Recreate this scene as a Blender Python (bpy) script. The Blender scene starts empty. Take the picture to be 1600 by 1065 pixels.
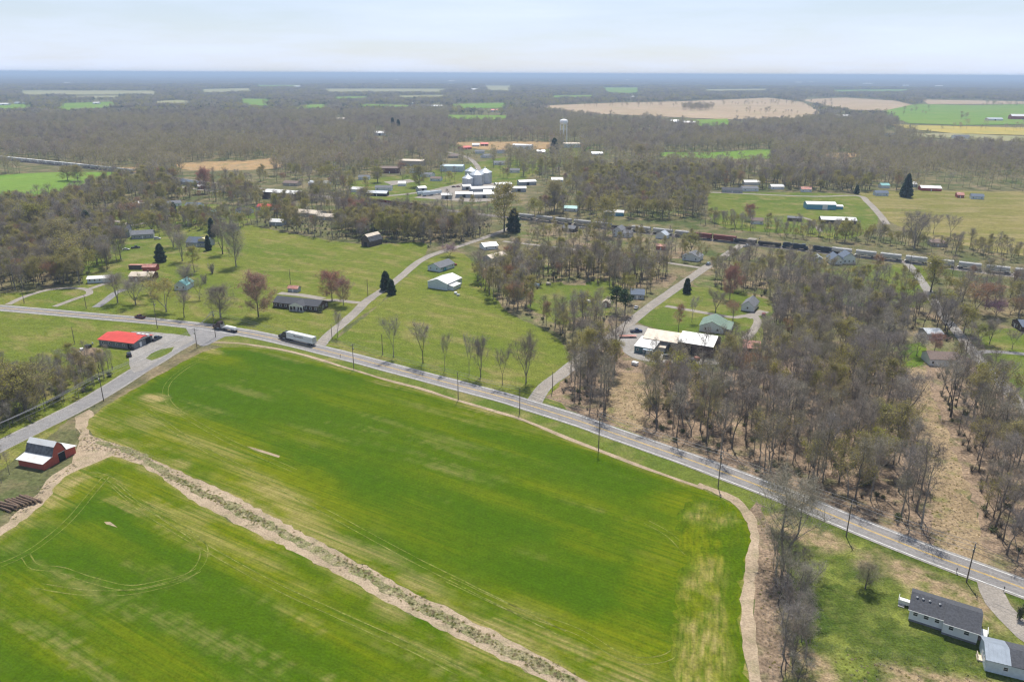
import bpy, bmesh, math
import numpy as np
from mathutils import Vector, Matrix
from mathutils.geometry import delaunay_2d_cdt, tessellate_polygon

scene = bpy.context.scene
R = math.radians
# ------------------------------------------------------------------ camera
CAM_H = 115.0            # flying height in metres
LENS = 26.775            # 36 mm wide frame
FPX = 1190.0             # the same lens in pixels of a 1600 px wide frame
PITCH = math.atan((532.5 - 115.0) / FPX)
ROLL = R(0.25)
cam = bpy.data.cameras.new('camera'); cam.lens = LENS; cam.sensor_width = 36.0
cam.clip_start = 1.0; cam.clip_end = 200000.0
cam_ob = bpy.data.objects.new('camera', cam); scene.collection.objects.link(cam_ob)
cam_ob.matrix_world = (Matrix.Translation((0, 0, CAM_H)) @ Matrix.Rotation(R(90) - PITCH, 4, 'X') @ Matrix.Rotation(ROLL, 4, 'Z'))
scene.camera = cam_ob
# ------------------------------------------------------------------ sky, sun, exposure
SUN_EL, SUN_AZ = R(61), R(8)      # azimuth measured from +Y towards +X
world = bpy.data.worlds.new('World'); scene.world = world; world.use_nodes = True
wn, wl = world.node_tree.nodes, world.node_tree.links
wn.clear()
w_out = wn.new('ShaderNodeOutputWorld'); w_bg = wn.new('ShaderNodeBackground'); w_sky = wn.new('ShaderNodeTexSky')
w_sky.sky_type = 'NISHITA'; w_sky.sun_disc = False; w_sky.sun_elevation = SUN_EL; w_sky.sun_rotation = SUN_AZ
w_sky.altitude = 100; w_sky.air_density = 1.0; w_sky.dust_density = 0.4; w_sky.ozone_density = 1.5
w_bg.inputs['Strength'].default_value = 0.078
# thin high cirrus veil
w_tc = wn.new('ShaderNodeTexCoord'); w_map = wn.new('ShaderNodeMapping'); w_map.inputs['Scale'].default_value = (1.1, 1.6, 9.0)
w_map.inputs['Rotation'].default_value = (0, 0.06, 0)
w_noise = wn.new('ShaderNodeTexNoise'); w_noise.inputs['Scale'].default_value = 2.2; w_noise.inputs['Detail'].default_value = 7; w_noise.inputs['Roughness'].default_value = 0.55
w_ramp = wn.new('ShaderNodeMapRange'); w_ramp.inputs[1].default_value = 0.42; w_ramp.inputs[2].default_value = 0.70; w_ramp.inputs[3].default_value = 0.5; w_ramp.inputs[4].default_value = 1.0
w_mix = wn.new('ShaderNodeMix'); w_mix.data_type = 'RGBA'
w_mix.inputs[7].default_value = (8.9, 10.1, 12.8, 1)
wl.new(w_tc.outputs['Generated'], w_map.inputs[0]); wl.new(w_map.outputs[0], w_noise.inputs[0])
wl.new(w_noise.outputs[0], w_ramp.inputs[0])
w_sep = wn.new('ShaderNodeSeparateXYZ'); w_el = wn.new('ShaderNodeMapRange'); w_el.inputs[1].default_value = 0.0; w_el.inputs[2].default_value = 0.7; w_el.inputs[3].default_value = 1.0; w_el.inputs[4].default_value = 0.25
w_mul = wn.new('ShaderNodeMath'); w_mul.operation = 'MULTIPLY'      # the veil thins towards the zenith
wl.new(w_tc.outputs['Generated'], w_sep.inputs[0]); wl.new(w_sep.outputs[2], w_el.inputs[0]); wl.new(w_ramp.outputs[0], w_mul.inputs[0]); wl.new(w_el.outputs[0], w_mul.inputs[1]); wl.new(w_mul.outputs[0], w_mix.inputs[0])
wl.new(w_sky.outputs[0], w_mix.inputs[6]); wl.new(w_mix.outputs[2], w_bg.inputs[0]); wl.new(w_bg.outputs[0], w_out.inputs[0])
sun = bpy.data.lights.new('sun', 'SUN'); sun.energy = 4.7; sun.angle = R(0.55); sun.color = (1.0, 0.955, 0.88)
sun_ob = bpy.data.objects.new('sun', sun); scene.collection.objects.link(sun_ob)
sd = Vector((math.sin(SUN_AZ) * math.cos(SUN_EL), math.cos(SUN_AZ) * math.cos(SUN_EL), math.sin(SUN_EL)))
sun_ob.rotation_euler = (-sd).to_track_quat('-Z', 'Y').to_euler(); sun_ob.location = sd * 300
vs = scene.view_settings
scene.display_settings.display_device = 'sRGB'
vs.view_transform = 'Standard'; vs.look = 'None'; vs.gamma = 1.0; vs.use_curve_mapping = False; vs.exposure = 0.26
scene.render.engine = 'CYCLES'
cy = scene.cycles
cy.use_denoising = True
cy.max_bounces = 5; cy.diffuse_bounces = 2; cy.glossy_bounces = 2; cy.transmission_bounces = 2; cy.transparent_max_bounces = 8; cy.volume_bounces = 0
cy.use_adaptive_sampling = True; cy.adaptive_threshold = 0.02
cy.filter_width = 1.3
scene.render.use_persistent_data = False

# ------------------------------------------------------------------ surveying: picture point -> point on the flat land
_cp, _sp, _cr, _sr = math.cos(PITCH), math.sin(PITCH), math.cos(ROLL), math.sin(ROLL)
def G(x, y, z=0.0):
    u, v = x - 800.0, 532.5 - y
    u, v = u * _cr - v * _sr, u * _sr + v * _cr
    dx, dy, dz = u, v * _sp + FPX * _cp, v * _cp - FPX * _sp
    k = (z - CAM_H) / dz
    return Vector((dx * k, dy * k, z))
def GP(pts, z=0.0): return [G(x, y, z) for x, y in pts]
def proj(P):
    """world points (N,3) -> picture pixels (N,2) and depth"""
    P = np.asarray(P, float).reshape(-1, 3)
    X, Y, Z = P[:, 0], P[:, 1], P[:, 2] - CAM_H
    d = Y * _cp - Z * _sp
    u = FPX * X / d; v = FPX * (Y * _sp + Z * _cp) / d
    u2, v2 = u * _cr + v * _sr, -u * _sr + v * _cr
    return np.stack([800 + u2, 532.5 - v2], 1), d
def height_of(x, yb, yt):
    """real height of a thing standing at (x, yb) whose top is seen at yt"""
    b = G(x, yb); lo, hi = 0.1, 80.0
    for _ in range(30):
        m = (lo + hi) / 2
        p, _d = proj([(b.x, b.y, m)])
        if p[0, 1] > yt: lo = m
        else: hi = m
    return lo
def inside(P, poly):
    P = np.asarray(P, float); x, y = P[:, 0], P[:, 1]
    q = np.asarray([(p[0], p[1]) for p in poly], float); n = len(q)
    c = np.zeros(len(P), bool)
    for i in range(n):
        x0, y0 = q[i]; x1, y1 = q[(i + 1) % n]
        if y0 == y1: continue
        t = (y0 > y) != (y1 > y)
        c ^= t & (x < (x1 - x0) * (y - y0) / (y1 - y0) + x0)
    return c
def dist_poly(P, poly, closed=True):
    P = np.asarray(P, float)[:, :2]; q = np.asarray([(p[0], p[1]) for p in poly], float)
    d = np.full(len(P), 1e9); n = len(q)
    for i in range(n if closed else n - 1):
        a, b = q[i], q[(i + 1) % n]; ab = b - a; L = max(ab @ ab, 1e-9)
        t = np.clip(((P - a) @ ab) / L, 0, 1)
        d = np.minimum(d, np.hypot(*(P - a - t[:, None] * ab).T))
    return d
# value noise in numpy (used for masks of bare soil and for tree scatter)
_rt = np.random.RandomState(7).rand(256, 256)
def vnoise(x, y):
    xi, yi = np.floor(x).astype(int), np.floor(y).astype(int); fx, fy = x - xi, y - yi
    fx = fx * fx * (3 - 2 * fx); fy = fy * fy * (3 - 2 * fy)
    a, b = _rt[xi % 256, yi % 256], _rt[(xi + 1) % 256, yi % 256]; c, d = _rt[xi % 256, (yi + 1) % 256], _rt[(xi + 1) % 256, (yi + 1) % 256]
    return (a * (1 - fx) + b * fx) * (1 - fy) + (c * (1 - fx) + d * fx) * fy
def fbm(x, y, o=4):
    s, a, t = 0, 1.0, 0
    for i in range(o): s = s + a * vnoise(x + 17.3 * i, y - 9.1 * i); t += a; a *= .5; x, y = x * 2.03, y * 2.03
    return s / t
def sstep(a, b, x): t = np.clip((x - a) / (b - a), 0, 1); return t * t * (3 - 2 * t)

# ------------------------------------------------------------------ materials
def new_mat(name):
    m = bpy.data.materials.new(name); m.use_nodes = True
    n, l = m.node_tree.nodes, m.node_tree.links
    return m, n, l, n['Principled BSDF']
def node(n, t, **kw):
    o = n.new(t)
    for k, v in kw.items():
        if isinstance(k, str) and k.startswith('i') and k[1:].isdigit(): o.inputs[int(k[1:])].default_value = v
        else: setattr(o, k, v)
    return o
def c4(c): return (c[0], c[1], c[2], 1.0)
def mixc(n, l, fac, a, b, mode='MIX'):
    x = n.new('ShaderNodeMix'); x.data_type = 'RGBA'; x.blend_type = mode
    for s, v in ((0, fac), (6, a), (7, b)):
        if isinstance(v, (float, int)): x.inputs[s].default_value = v
        elif isinstance(v, tuple): x.inputs[s].default_value = c4(v)
        else: l.new(v, x.inputs[s])
    return x.outputs[2]
def noisef(n, l, vec, scale, detail=3, lo=.35, hi=.65, rough=.55, a=0., b=1.):
    t = n.new('ShaderNodeTexNoise'); t.inputs['Scale'].default_value = scale; t.inputs['Detail'].default_value = detail; t.inputs['Roughness'].default_value = rough
    l.new(vec, t.inputs['Vector'])
    r = n.new('ShaderNodeMapRange'); r.inputs[1].default_value = lo; r.inputs[2].default_value = hi; r.inputs[3].default_value = a; r.inputs[4].default_value = b
    l.new(t.outputs[0], r.inputs[0]); return r.outputs[0]
def worldpos(n, l, rot=0, scale=(1, 1, 1)):
    g = n.new('ShaderNodeNewGeometry'); m = n.new('ShaderNodeMapping')
    m.inputs['Rotation'].default_value = (0, 0, rot); l.new(g.outputs['Position'], m.inputs[0])
    m2 = n.new('ShaderNodeMapping'); m2.inputs['Scale'].default_value = scale; l.new(m.outputs[0], m2.inputs[0]); return m2.outputs[0]
def plain(name, c, rough=.6, metal=0., var=.18, scale=1.2, spec=.3, dirt=None, coords='obj'):
    """solid colour with wear: two scales of noise and a little dirt"""
    m, n, l, b = new_mat(name)
    if coords == 'obj':
        t = n.new('ShaderNodeTexCoord'); vec = t.outputs['Object']
    else: vec = worldpos(n, l)
    dk = tuple(x * (1 - var) for x in c); lt = tuple(min(1, x * (1 + var * .6)) for x in c)
    col = mixc(n, l, noisef(n, l, vec, scale, 4), dk, lt)
    if dirt: col = mixc(n, l, noisef(n, l, vec, scale * .45, 5, .5, .75, a=0, b=.8), col, dirt)
    l.new(col, b.inputs['Base Color'])
    b.inputs['Roughness'].default_value = rough; b.inputs['Metallic'].default_value = metal
    b.inputs['Specular IOR Level'].default_value = spec
    return m
def tinted(name, c, c2, rough=.8, transl=0.0, var=.25, ramp=None):
    """foliage and bark: colour wanders from plant to plant and across the plant"""
    m, n, l, b = new_mat(name)
    oi = n.new('ShaderNodeObjectInfo'); tc = n.new('ShaderNodeTexCoord')
    col = mixc(n, l, oi.outputs['Random'], c, c2)
    if ramp:
        cr = n.new('ShaderNodeValToRGB'); cr.color_ramp.interpolation = 'LINEAR'; e = cr.color_ramp.elements
        e[0].position, e[0].color = 0, c4(ramp[0]); e[1].position, e[1].color = 1, c4(ramp[-1])
        for k, rc in enumerate(ramp[1:-1]): x = e.new((k + 1) / (len(ramp) - 1)); x.color = c4(rc)
        l.new(oi.outputs['Random'], cr.inputs[0]); col = cr.outputs[0]
    col2 = mixc(n, l, noisef(n, l, tc.outputs['Object'], .9, 2), (1 - var,) * 3, (1 + var * .6,) * 3)
    col = mixc(n, l, 1.0, col, col2, 'MULTIPLY')
    l.new(col, b.inputs['Base Color']); b.inputs['Roughness'].default_value = rough; b.inputs['Specular IOR Level'].default_value = .1
    if transl:
        tr = n.new('ShaderNodeBsdfTranslucent'); l.new(col, tr.inputs[0]); mx = n.new('ShaderNodeMixShader'); mx.inputs[0].default_value = transl
        l.new(b.outputs[0], mx.inputs[1]); l.new(tr.outputs[0], mx.inputs[2]); l.new(mx.outputs[0], n['Material Output'].inputs[0])
    return m
def land(name, a, b_, dry, dry_lo=.5, dry_hi=.68, s_big=.02, s_mid=.11, s_fine=1.6, stretch=None, bare=None, mask=False, fine=.35, rows=None):
    """ground cover: big drifts a/b, dry patches, fine speckle; optional masks (R bare soil, G lime growth, B wheel tracks) from the sheet"""
    m, n, l, b = new_mat(name)
    rot, sc = (stretch if stretch else (0, (1, 1, 1)))
    v = worldpos(n, l); vs_ = worldpos(n, l, rot, sc)
    col = mixc(n, l, noisef(n, l, vs_, s_big, 4, .36, .64), a, b_)
    col = mixc(n, l, noisef(n, l, vs_, s_mid, 5, dry_lo, dry_hi, a=0, b=.85), col, dry)
    if mask:
        at = n.new('ShaderNodeAttribute'); at.attribute_name = 'mask'; sp = n.new('ShaderNodeSeparateColor'); l.new(at.outputs[0], sp.inputs[0])
        nz = noisef(n, l, worldpos(n, l, *rows) if rows else vs_, .5 if rows else .35, 5, .3, .72, a=.1, b=1.7)
        def prod(o):
            k = n.new('ShaderNodeMath'); k.operation = 'MULTIPLY'; k.use_clamp = True; l.new(o, k.inputs[0]); l.new(nz, k.inputs[1]); return k.outputs[0]
        col = mixc(n, l, prod(sp.outputs[1]), col, bare[1])
        col = mixc(n, l, prod(sp.outputs[0]), col, bare[0])
        col = mixc(n, l, sp.outputs[2], col, bare[2])
    if rows:
        rw = noisef(n, l, worldpos(n, l, *rows), .9, 3, .35, .7)
        col = mixc(n, l, 1.0, col, mixc(n, l, rw, (.9, .93, .88), (1.12, 1.07, 1.1)), 'MULTIPLY')
    f1 = noisef(n, l, v, s_fine, 3, .3, .7); f2 = noisef(n, l, v, s_fine * .22, 3, .3, .7)
    col = mixc(n, l, 1.0, col, mixc(n, l, f1, (1 - fine,) * 3, (1 + fine * .8,) * 3), 'MULTIPLY')
    col = mixc(n, l, 1.0, col, mixc(n, l, f2, (1 - fine * .6,) * 3, (1 + fine * .5,) * 3), 'MULTIPLY')
    l.new(col, b.inputs['Base Color']); b.inputs['Roughness'].default_value = 1.0; b.inputs['Specular IOR Level'].default_value = .03
    bp = n.new('ShaderNodeBump'); bp.inputs['Strength'].default_value = .5; bp.inputs['Distance'].default_value = .25
    l.new(f1, bp.inputs['Height']); l.new(bp.outputs[0], b.inputs['Normal'])
    return m

# ------------------------------------------------------------------ mesh builder and object helpers
class MB:
    def __init__(s): s.v = []; s.f = []; s.m = []
    def quad(s, a, b, c, d, m=0):
        i = len(s.v); s.v += [tuple(a), tuple(b), tuple(c), tuple(d)]; s.f.append((i, i + 1, i + 2, i + 3)); s.m.append(m)
    def poly(s, pts, m=0):
        i = len(s.v); s.v += [tuple(p) for p in pts]; s.f.append(tuple(range(i, i + len(pts)))); s.m.append(m)
    def tri(s, a, b, c, m=0):
        i = len(s.v); s.v += [tuple(a), tuple(b), tuple(c)]; s.f.append((i, i + 1, i + 2)); s.m.append(m)
    def box(s, x0, x1, y0, y1, z0, z1, m=0):
        i = len(s.v)
        s.v += [(x0, y0, z0), (x1, y0, z0), (x1, y1, z0), (x0, y1, z0), (x0, y0, z1), (x1, y0, z1), (x1, y1, z1), (x0, y1, z1)]
        for q in ((0, 3, 2, 1), (4, 5, 6, 7), (0, 1, 5, 4), (1, 2, 6, 5), (2, 3, 7, 6), (3, 0, 4, 7)): s.f.append(tuple(i + k for k in q)); s.m.append(m)
    def prism(s, prof, y0, y1, m=0, axis='y', inset=0.0):
        """profile of (x,z) points swept along y (or of (y,z) points along x)"""
        i = len(s.v); n = len(prof)
        for y in (y0, y1):
            for a, z in prof: s.v.append((a, y, z) if axis == 'y' else (y, a, z))
        for k in range(n): s.f.append((i + k, i + (k + 1) % n, i + n + (k + 1) % n, i + n + k)); s.m.append(m)
        s.f.append(tuple(i + k for k in reversed(range(n)))); s.m.append(m)
        s.f.append(tuple(i + n + k for k in range(n))); s.m.append(m)
    def tube(s, p0, p1, r0, r1, n=6, m=0, cap=False):
        p0, p1 = Vector(p0), Vector(p1); d = (p1 - p0)
        if d.length < 1e-6: return
        d.normalize(); a = d.orthogonal().normalized(); b = d.cross(a); i = len(s.v)
        for p, r in ((p0, r0), (p1, r1)):
            for k in range(n):
                t = 2 * math.pi * k / n; q = p + (a * math.cos(t) + b * math.sin(t)) * r; s.v.append((q.x, q.y, q.z))
        for k in range(n): s.f.append((i + k, i + (k + 1) % n, i + n + (k + 1) % n, i + n + k)); s.m.append(m)
        if cap:
            s.f.append(tuple(i + k for k in reversed(range(n)))); s.m.append(m)
            s.f.append(tuple(i + n + k for k in range(n))); s.m.append(m)
    def lathe(s, prof, n=16, m=0, c=(0, 0)):
        i = len(s.v); k = len(prof)
        for r, z in prof:
            for j in range(n): t = 2 * math.pi * j / n; s.v.append((c[0] + r * math.cos(t), c[1] + r * math.sin(t), z))
        for a in range(k - 1):
            for j in range(n): s.f.append((i + a * n + j, i + a * n + (j + 1) % n, i + (a + 1) * n + (j + 1) % n, i + (a + 1) * n + j)); s.m.append(m)
    def mesh(s, name, mats):
        me = bpy.data.meshes.new(name); me.from_pydata(s.v, [], s.f)
        for mt in (mats if isinstance(mats, (list, tuple)) else [mats]): me.materials.append(mt)
        if any(s.m): me.polygons.foreach_set('material_index', s.m)
        me.update(); return me
    def build(s, name, mats, parent=None, fix=False, smooth=False):
        me = s.mesh(name, mats)
        if fix:
            bm = bmesh.new(); bm.from_mesh(me); bmesh.ops.recalc_face_normals(bm, faces=bm.faces); bm.to_mesh(me); bm.free()
        if smooth: me.polygons.foreach_set('use_smooth', [True] * len(me.polygons))
        return link(name, me, parent)
COL = scene.collection
def link(name, data, parent=None, loc=None, rz=0.0, scale=None):
    o = bpy.data.objects.new(name, data); COL.objects.link(o)
    if parent is not None: o.parent = parent
    if loc is not None: o.location = loc
    if rz: o.rotation_euler = (0, 0, rz)
    if scale is not None: o.scale = scale
    return o
def tag(o, label=None, cat=None, group=None, kind=None):
    if label: o['label'] = label
    if cat: o['category'] = cat
    if group: o['group'] = group
    if kind: o['kind'] = kind
    return o
def thing(name, label, cat, loc=(0, 0, 0), rz=0.0, group=None):
    return tag(link(name, None, None, loc, rz), label, cat, group)

def smooth_line(pts, step=4.0):
    """Catmull-Rom through world points, resampled"""
    P = [Vector(p) for p in pts]; P = [P[0] * 2 - P[1]] + P + [P[-1] * 2 - P[-2]]; out = []
    for i in range(1, len(P) - 2):
        a, b, c, d = P[i - 1:i + 3]; n = max(1, int((c - b).length / step))
        for k in range(n):
            t = k / n
            out.append(.5 * ((2 * b) + (c - a) * t + (2 * a - 5 * b + 4 * c - d) * t * t + (3 * b - a - 3 * c + d) * t ** 3))
    out.append(P[-2]); return out
def normals2(path):
    N = []
    for i in range(len(path)):
        t = path[min(i + 1, len(path) - 1)] - path[max(i - 1, 0)]; t.z = 0; t.normalize(); N.append(Vector((-t.y, t.x, 0)))
    return N
def ribbon(path, lo, hi, z, mb, m=0, dash=None, jit=0.0, seed=0):
    rs = np.random.RandomState(seed); N = normals2(path); run = 0
    q_ = np.arange(len(path)) * .37; o_ = rs.rand(2) * 90
    jl = (fbm(q_ + o_[0], q_ * 0 + o_[0], 3) - .5) * 3.2 * jit; jh = (fbm(q_ + o_[1], q_ * 0 + o_[1], 3) - .5) * 3.2 * jit
    for i in range(len(path) - 1):
        run += (path[i + 1] - path[i]).length
        if dash and (run % (dash[0] + dash[1])) > dash[0]: continue
        a, b = path[i], path[i + 1]
        q = [a + N[i] * (lo + jl[i]), b + N[i + 1] * (lo + jl[i + 1]), b + N[i + 1] * (hi + jh[i + 1]), a + N[i] * (hi + jh[i])]
        mb.quad(*[(p.x, p.y, z) for p in q], m)
_lay = [0]
def sheet(name, poly, z, mat, spacing=None, maskf=None, jit=0.6, step=3.0, seed=0, smooth=True):
    """a patch of land: outline in world metres, ragged edge, optional inner grid carrying masks"""
    rs = np.random.RandomState(seed + 11); _lay[0] += 1; z += _lay[0] * (.02 if z > .1 else .0006)
    P = [Vector((p[0], p[1], 0)) for p in poly]
    if smooth:
        ring = smooth_line(P + [P[0]], step)[:-1]
    else:
        ring = []
        for i in range(len(P)):
            a, b = P[i], P[(i + 1) % len(P)]; n = max(1, int((b - a).length / step))
            ring += [a.lerp(b, k / n) for k in range(n)]
    ring = [p + Vector(((rs.rand() - .5) * 2 * jit, (rs.rand() - .5) * 2 * jit, 0)) for p in ring]
    ed = [(i, (i + 1) % len(ring)) for i in range(len(ring))]
    pts = [p.to_2d() for p in ring]
    if spacing:
        A = np.array([(p.x, p.y) for p in ring]); lo, hi = A.min(0), A.max(0)
        gx, gy = np.meshgrid(np.arange(lo[0], hi[0], spacing), np.arange(lo[1], hi[1], spacing))
        Q = np.stack([gx.ravel(), gy.ravel()], 1) + rs.rand(gx.size, 2) * spacing * .35
        Q = Q[inside(Q, A)]; Q = Q[dist_poly(Q, A) > spacing * .45]
        pts = pts + [Vector((q[0], q[1])) for q in Q]
    V, _e, F, *_r = delaunay_2d_cdt(pts, ed, [], 1, 1e-5)
    me = bpy.data.meshes.new(name); me.from_pydata([(v.x, v.y, z) for v in V], [], [tuple(f) for f in F])
    me.materials.append(mat)
    if maskf:
        W = np.array([(v.x, v.y) for v in V]); M = np.ones((len(W), 4), np.float32); M[:, :3] = np.clip(maskf(W), 0, 1)
        at = me.color_attributes.new('mask', 'FLOAT_COLOR', 'POINT'); at.data.foreach_set('color', M.ravel())
    bm = bmesh.new(); bm.from_mesh(me)
    for f in bm.faces:
        if f.normal.z < 0: f.normal_flip()
    bm.to_mesh(me); bm.free()
    o = link(name, me); tag(o, kind='structure'); return o

# ================================================================== THE LAND
M_ground = land('mixed_ground', (.085, .105, .035), (.15, .135, .07), (.25, .195, .115), .46, .66, s_big=.012, s_mid=.06, s_fine=.8)
M_lawn = land('lawn_grass', (.095, .14, .02), (.15, .172, .034), (.27, .22, .095), .5, .72, s_big=.022, s_mid=.07, s_fine=1.4, fine=.3)
M_pasture = land('pasture_grass', (.112, .152, .019), (.162, .178, .032), (.27, .215, .09), .5, .74, s_big=.018, s_mid=.09, stretch=(R(35), (.5, 1.3, 1)), s_fine=1.2, fine=.32)
M_pasture_dry = land('dry_pasture_grass', (.165, .165, .04), (.225, .195, .065), (.32, .25, .13), .46, .7, s_big=.012, s_mid=.05, stretch=(R(10), (.4, 1.4, 1)), s_fine=1.0, fine=.3)
M_yard = land('green_yard', (.07, .135, .012), (.15, .2, .03), (.3, .25, .10), .52, .7, s_big=.05, s_mid=.12, s_fine=1.8, fine=.4)
M_dry = land('dry_grass', (.34, .255, .155), (.27, .20, .12), (.17, .17, .06), .52, .68, s_big=.05, s_mid=.16, s_fine=1.7, fine=.45)
M_litter = land('leaf_litter', (.31, .225, .155), (.21, .155, .105), (.14, .14, .06), .53, .69, s_big=.04, s_mid=.12, s_fine=1.3, fine=.5)
M_mixfloor = land('grassy_litter', (.23, .175, .115), (.12, .145, .045), (.30, .22, .145), .5, .68, s_big=.03, s_mid=.1, s_fine=1.3, fine=.45)
M_soil = land('pale_soil', (.43, .335, .235), (.34, .265, .18), (.25, .22, .125), .5, .72, s_big=.08, s_mid=.25, s_fine=1.9, fine=.22)
M_gravel = land('gravel', (.335, .315, .29), (.285, .265, .24), (.26, .235, .195), .55, .75, s_big=.06, s_mid=.2, s_fine=2.5, fine=.22)
M_asphalt = land('worn_asphalt', (.275, .26, .25), (.23, .22, .212), (.32, .30, .285), .5, .75, s_big=.03, s_mid=.12, s_fine=2.0, fine=.16)
M_asphalt_old = land('old_asphalt', (.265, .255, .25), (.225, .218, .215), (.305, .29, .275), .5, .72, s_big=.05, s_mid=.2, s_fine=2.2, fine=.18)
M_lane = land('pale_lane', (.325, .29, .25), (.275, .247, .215), (.36, .32, .275), .5, .72, s_big=.06, s_mid=.2, s_fine=2.0, fine=.2)
M_white_line = plain('white_line_paint', (.62, .61, .58), .7, var=.3, scale=.5, coords='w')
M_yellow_line = plain('yellow_line_paint', (.60, .38, .06), .7, var=.3, scale=.5, coords='w')
M_straw = land('far_tan_field', (.42, .315, .215), (.36, .27, .17), (.33, .29, .15), .5, .7, s_big=.006, s_mid=.02, s_fine=.1, fine=.12)
M_fgreen = land('far_green_field', (.13, .235, .03), (.17, .25, .045), (.25, .24, .08), .56, .74, s_big=.006, s_mid=.02, s_fine=.1, fine=.12)
M_fyellow = land('far_yellow_field', (.43, .33, .075), (.36, .31, .10), (.30, .29, .08), .5, .7, s_big=.006, s_mid=.02, s_fine=.1, fine=.12)
M_fpale = land('far_pale_field', (.27, .27, .13), (.33, .29, .17), (.2, .24, .09), .5, .7, s_big=.006, s_mid=.02, s_fine=.1, fine=.12)
M_orange = land('dead_grass', (.42, .27, .13), (.34, .24, .13), (.22, .2, .09), .5, .7, s_big=.03, s_mid=.08, s_fine=.6, fine=.3)

# one sheet to the horizon
gm = MB(); NR = 48
rad = [0, 150, 400, 900, 2000, 4500, 9000, 18000, 36000, 70000]
for i in range(len(rad) - 1):
    for k in range(NR):
        a0, a1 = 2 * math.pi * k / NR, 2 * math.pi * (k + 1) / NR
        p = lambda r, a: (r * math.cos(a), r * math.sin(a), 0)
        if rad[i] == 0: gm.tri(p(0, 0), p(rad[1], a0), p(rad[1], a1))
        else: gm.quad(p(rad[i], a0), p(rad[i + 1], a0), p(rad[i + 1], a1), p(rad[i], a1))
tag(gm.build('ground', M_ground), kind='structure')

ROW = (G(800, 790) - G(400, 660)).to_2d(); ROWA = math.atan2(ROW.y, ROW.x)      # direction of the drilled rows
GREEN = dict(bare=((.33, .265, .11), (.135, .160, .002), (.40, .35, .16)), mask=True)
M_wheat = land('young_wheat', (.050, .104, .0006), (.064, .114, .0008), (.092, .134, .002), .55, .78, s_big=.014, s_mid=.05, s_fine=1.5,
               stretch=(-ROWA, (.22, 1.5, 1)), fine=.2, rows=(-ROWA, (.05, 2.2, 1)), **GREEN)

strip_up = [(137, 668), (150, 683), (200, 699), (236, 716), (304, 746), (355, 769), (400, 792), (470, 830), (542, 868), (610, 906), (714, 957), (800, 1000), (876, 1041), (922, 1066), (1040, 1130)]
strip_dn = [(175, 711), (215, 724), (253, 746), (291, 774), (342, 804), (400, 833), (458, 861), (522, 894), (593, 934), (653, 965), (714, 995), (798, 1036), (851, 1064), (960, 1130)]
field_a = [(137, 668), (141, 654), (165, 634), (210, 608), (260, 580), (310, 553), (345, 543), (400, 544), (450, 553), (520, 572), (600, 594), (700, 622), (800, 652), (880, 683), (940, 706), (1000, 729), (1050, 747), (1100, 766), (1145, 788), (1165, 812), (1174, 840), (1170, 870), (1163, 910), (1161, 960), (1166, 1010), (1169, 1065), (1180, 1140)] + strip_up[::-1][:-1]
field_b = strip_dn + [(-90, 1130), (-160, 960), (-60, 876), (0, 838), (48, 803), (76, 778), (86, 760), (109, 740), (129, 732), (160, 717)]
def blobs(W, lst):
    out = np.zeros(len(W)); c, s = math.cos(ROWA), math.sin(ROWA)
    for (x, y, ra, rb, amt) in lst:
        g = G(x, y); dx, dy = W[:, 0] - g.x, W[:, 1] - g.y
        a, b = dx * c + dy * s, -dx * s + dy * c
        wob = 1 + .9 * (fbm(W[:, 0] / 9 + x, W[:, 1] / 9 + y, 3) - .5)
        out = np.maximum(out, amt * sstep(1.15, .35, np.hypot(a / ra, b / rb) * wob))
    return out
def rowcoord(W):
    c, s = math.cos(ROWA), math.sin(ROWA); return W[:, 0] * c + W[:, 1] * s, -W[:, 0] * s + W[:, 1] * c
EDGE_A = [(p.x, p.y) for p in GP(field_a)]; EDGE_B = [(p.x, p.y) for p in GP(field_b)]
LOW_A = [(p.x, p.y) for p in GP(strip_up)]
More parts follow.
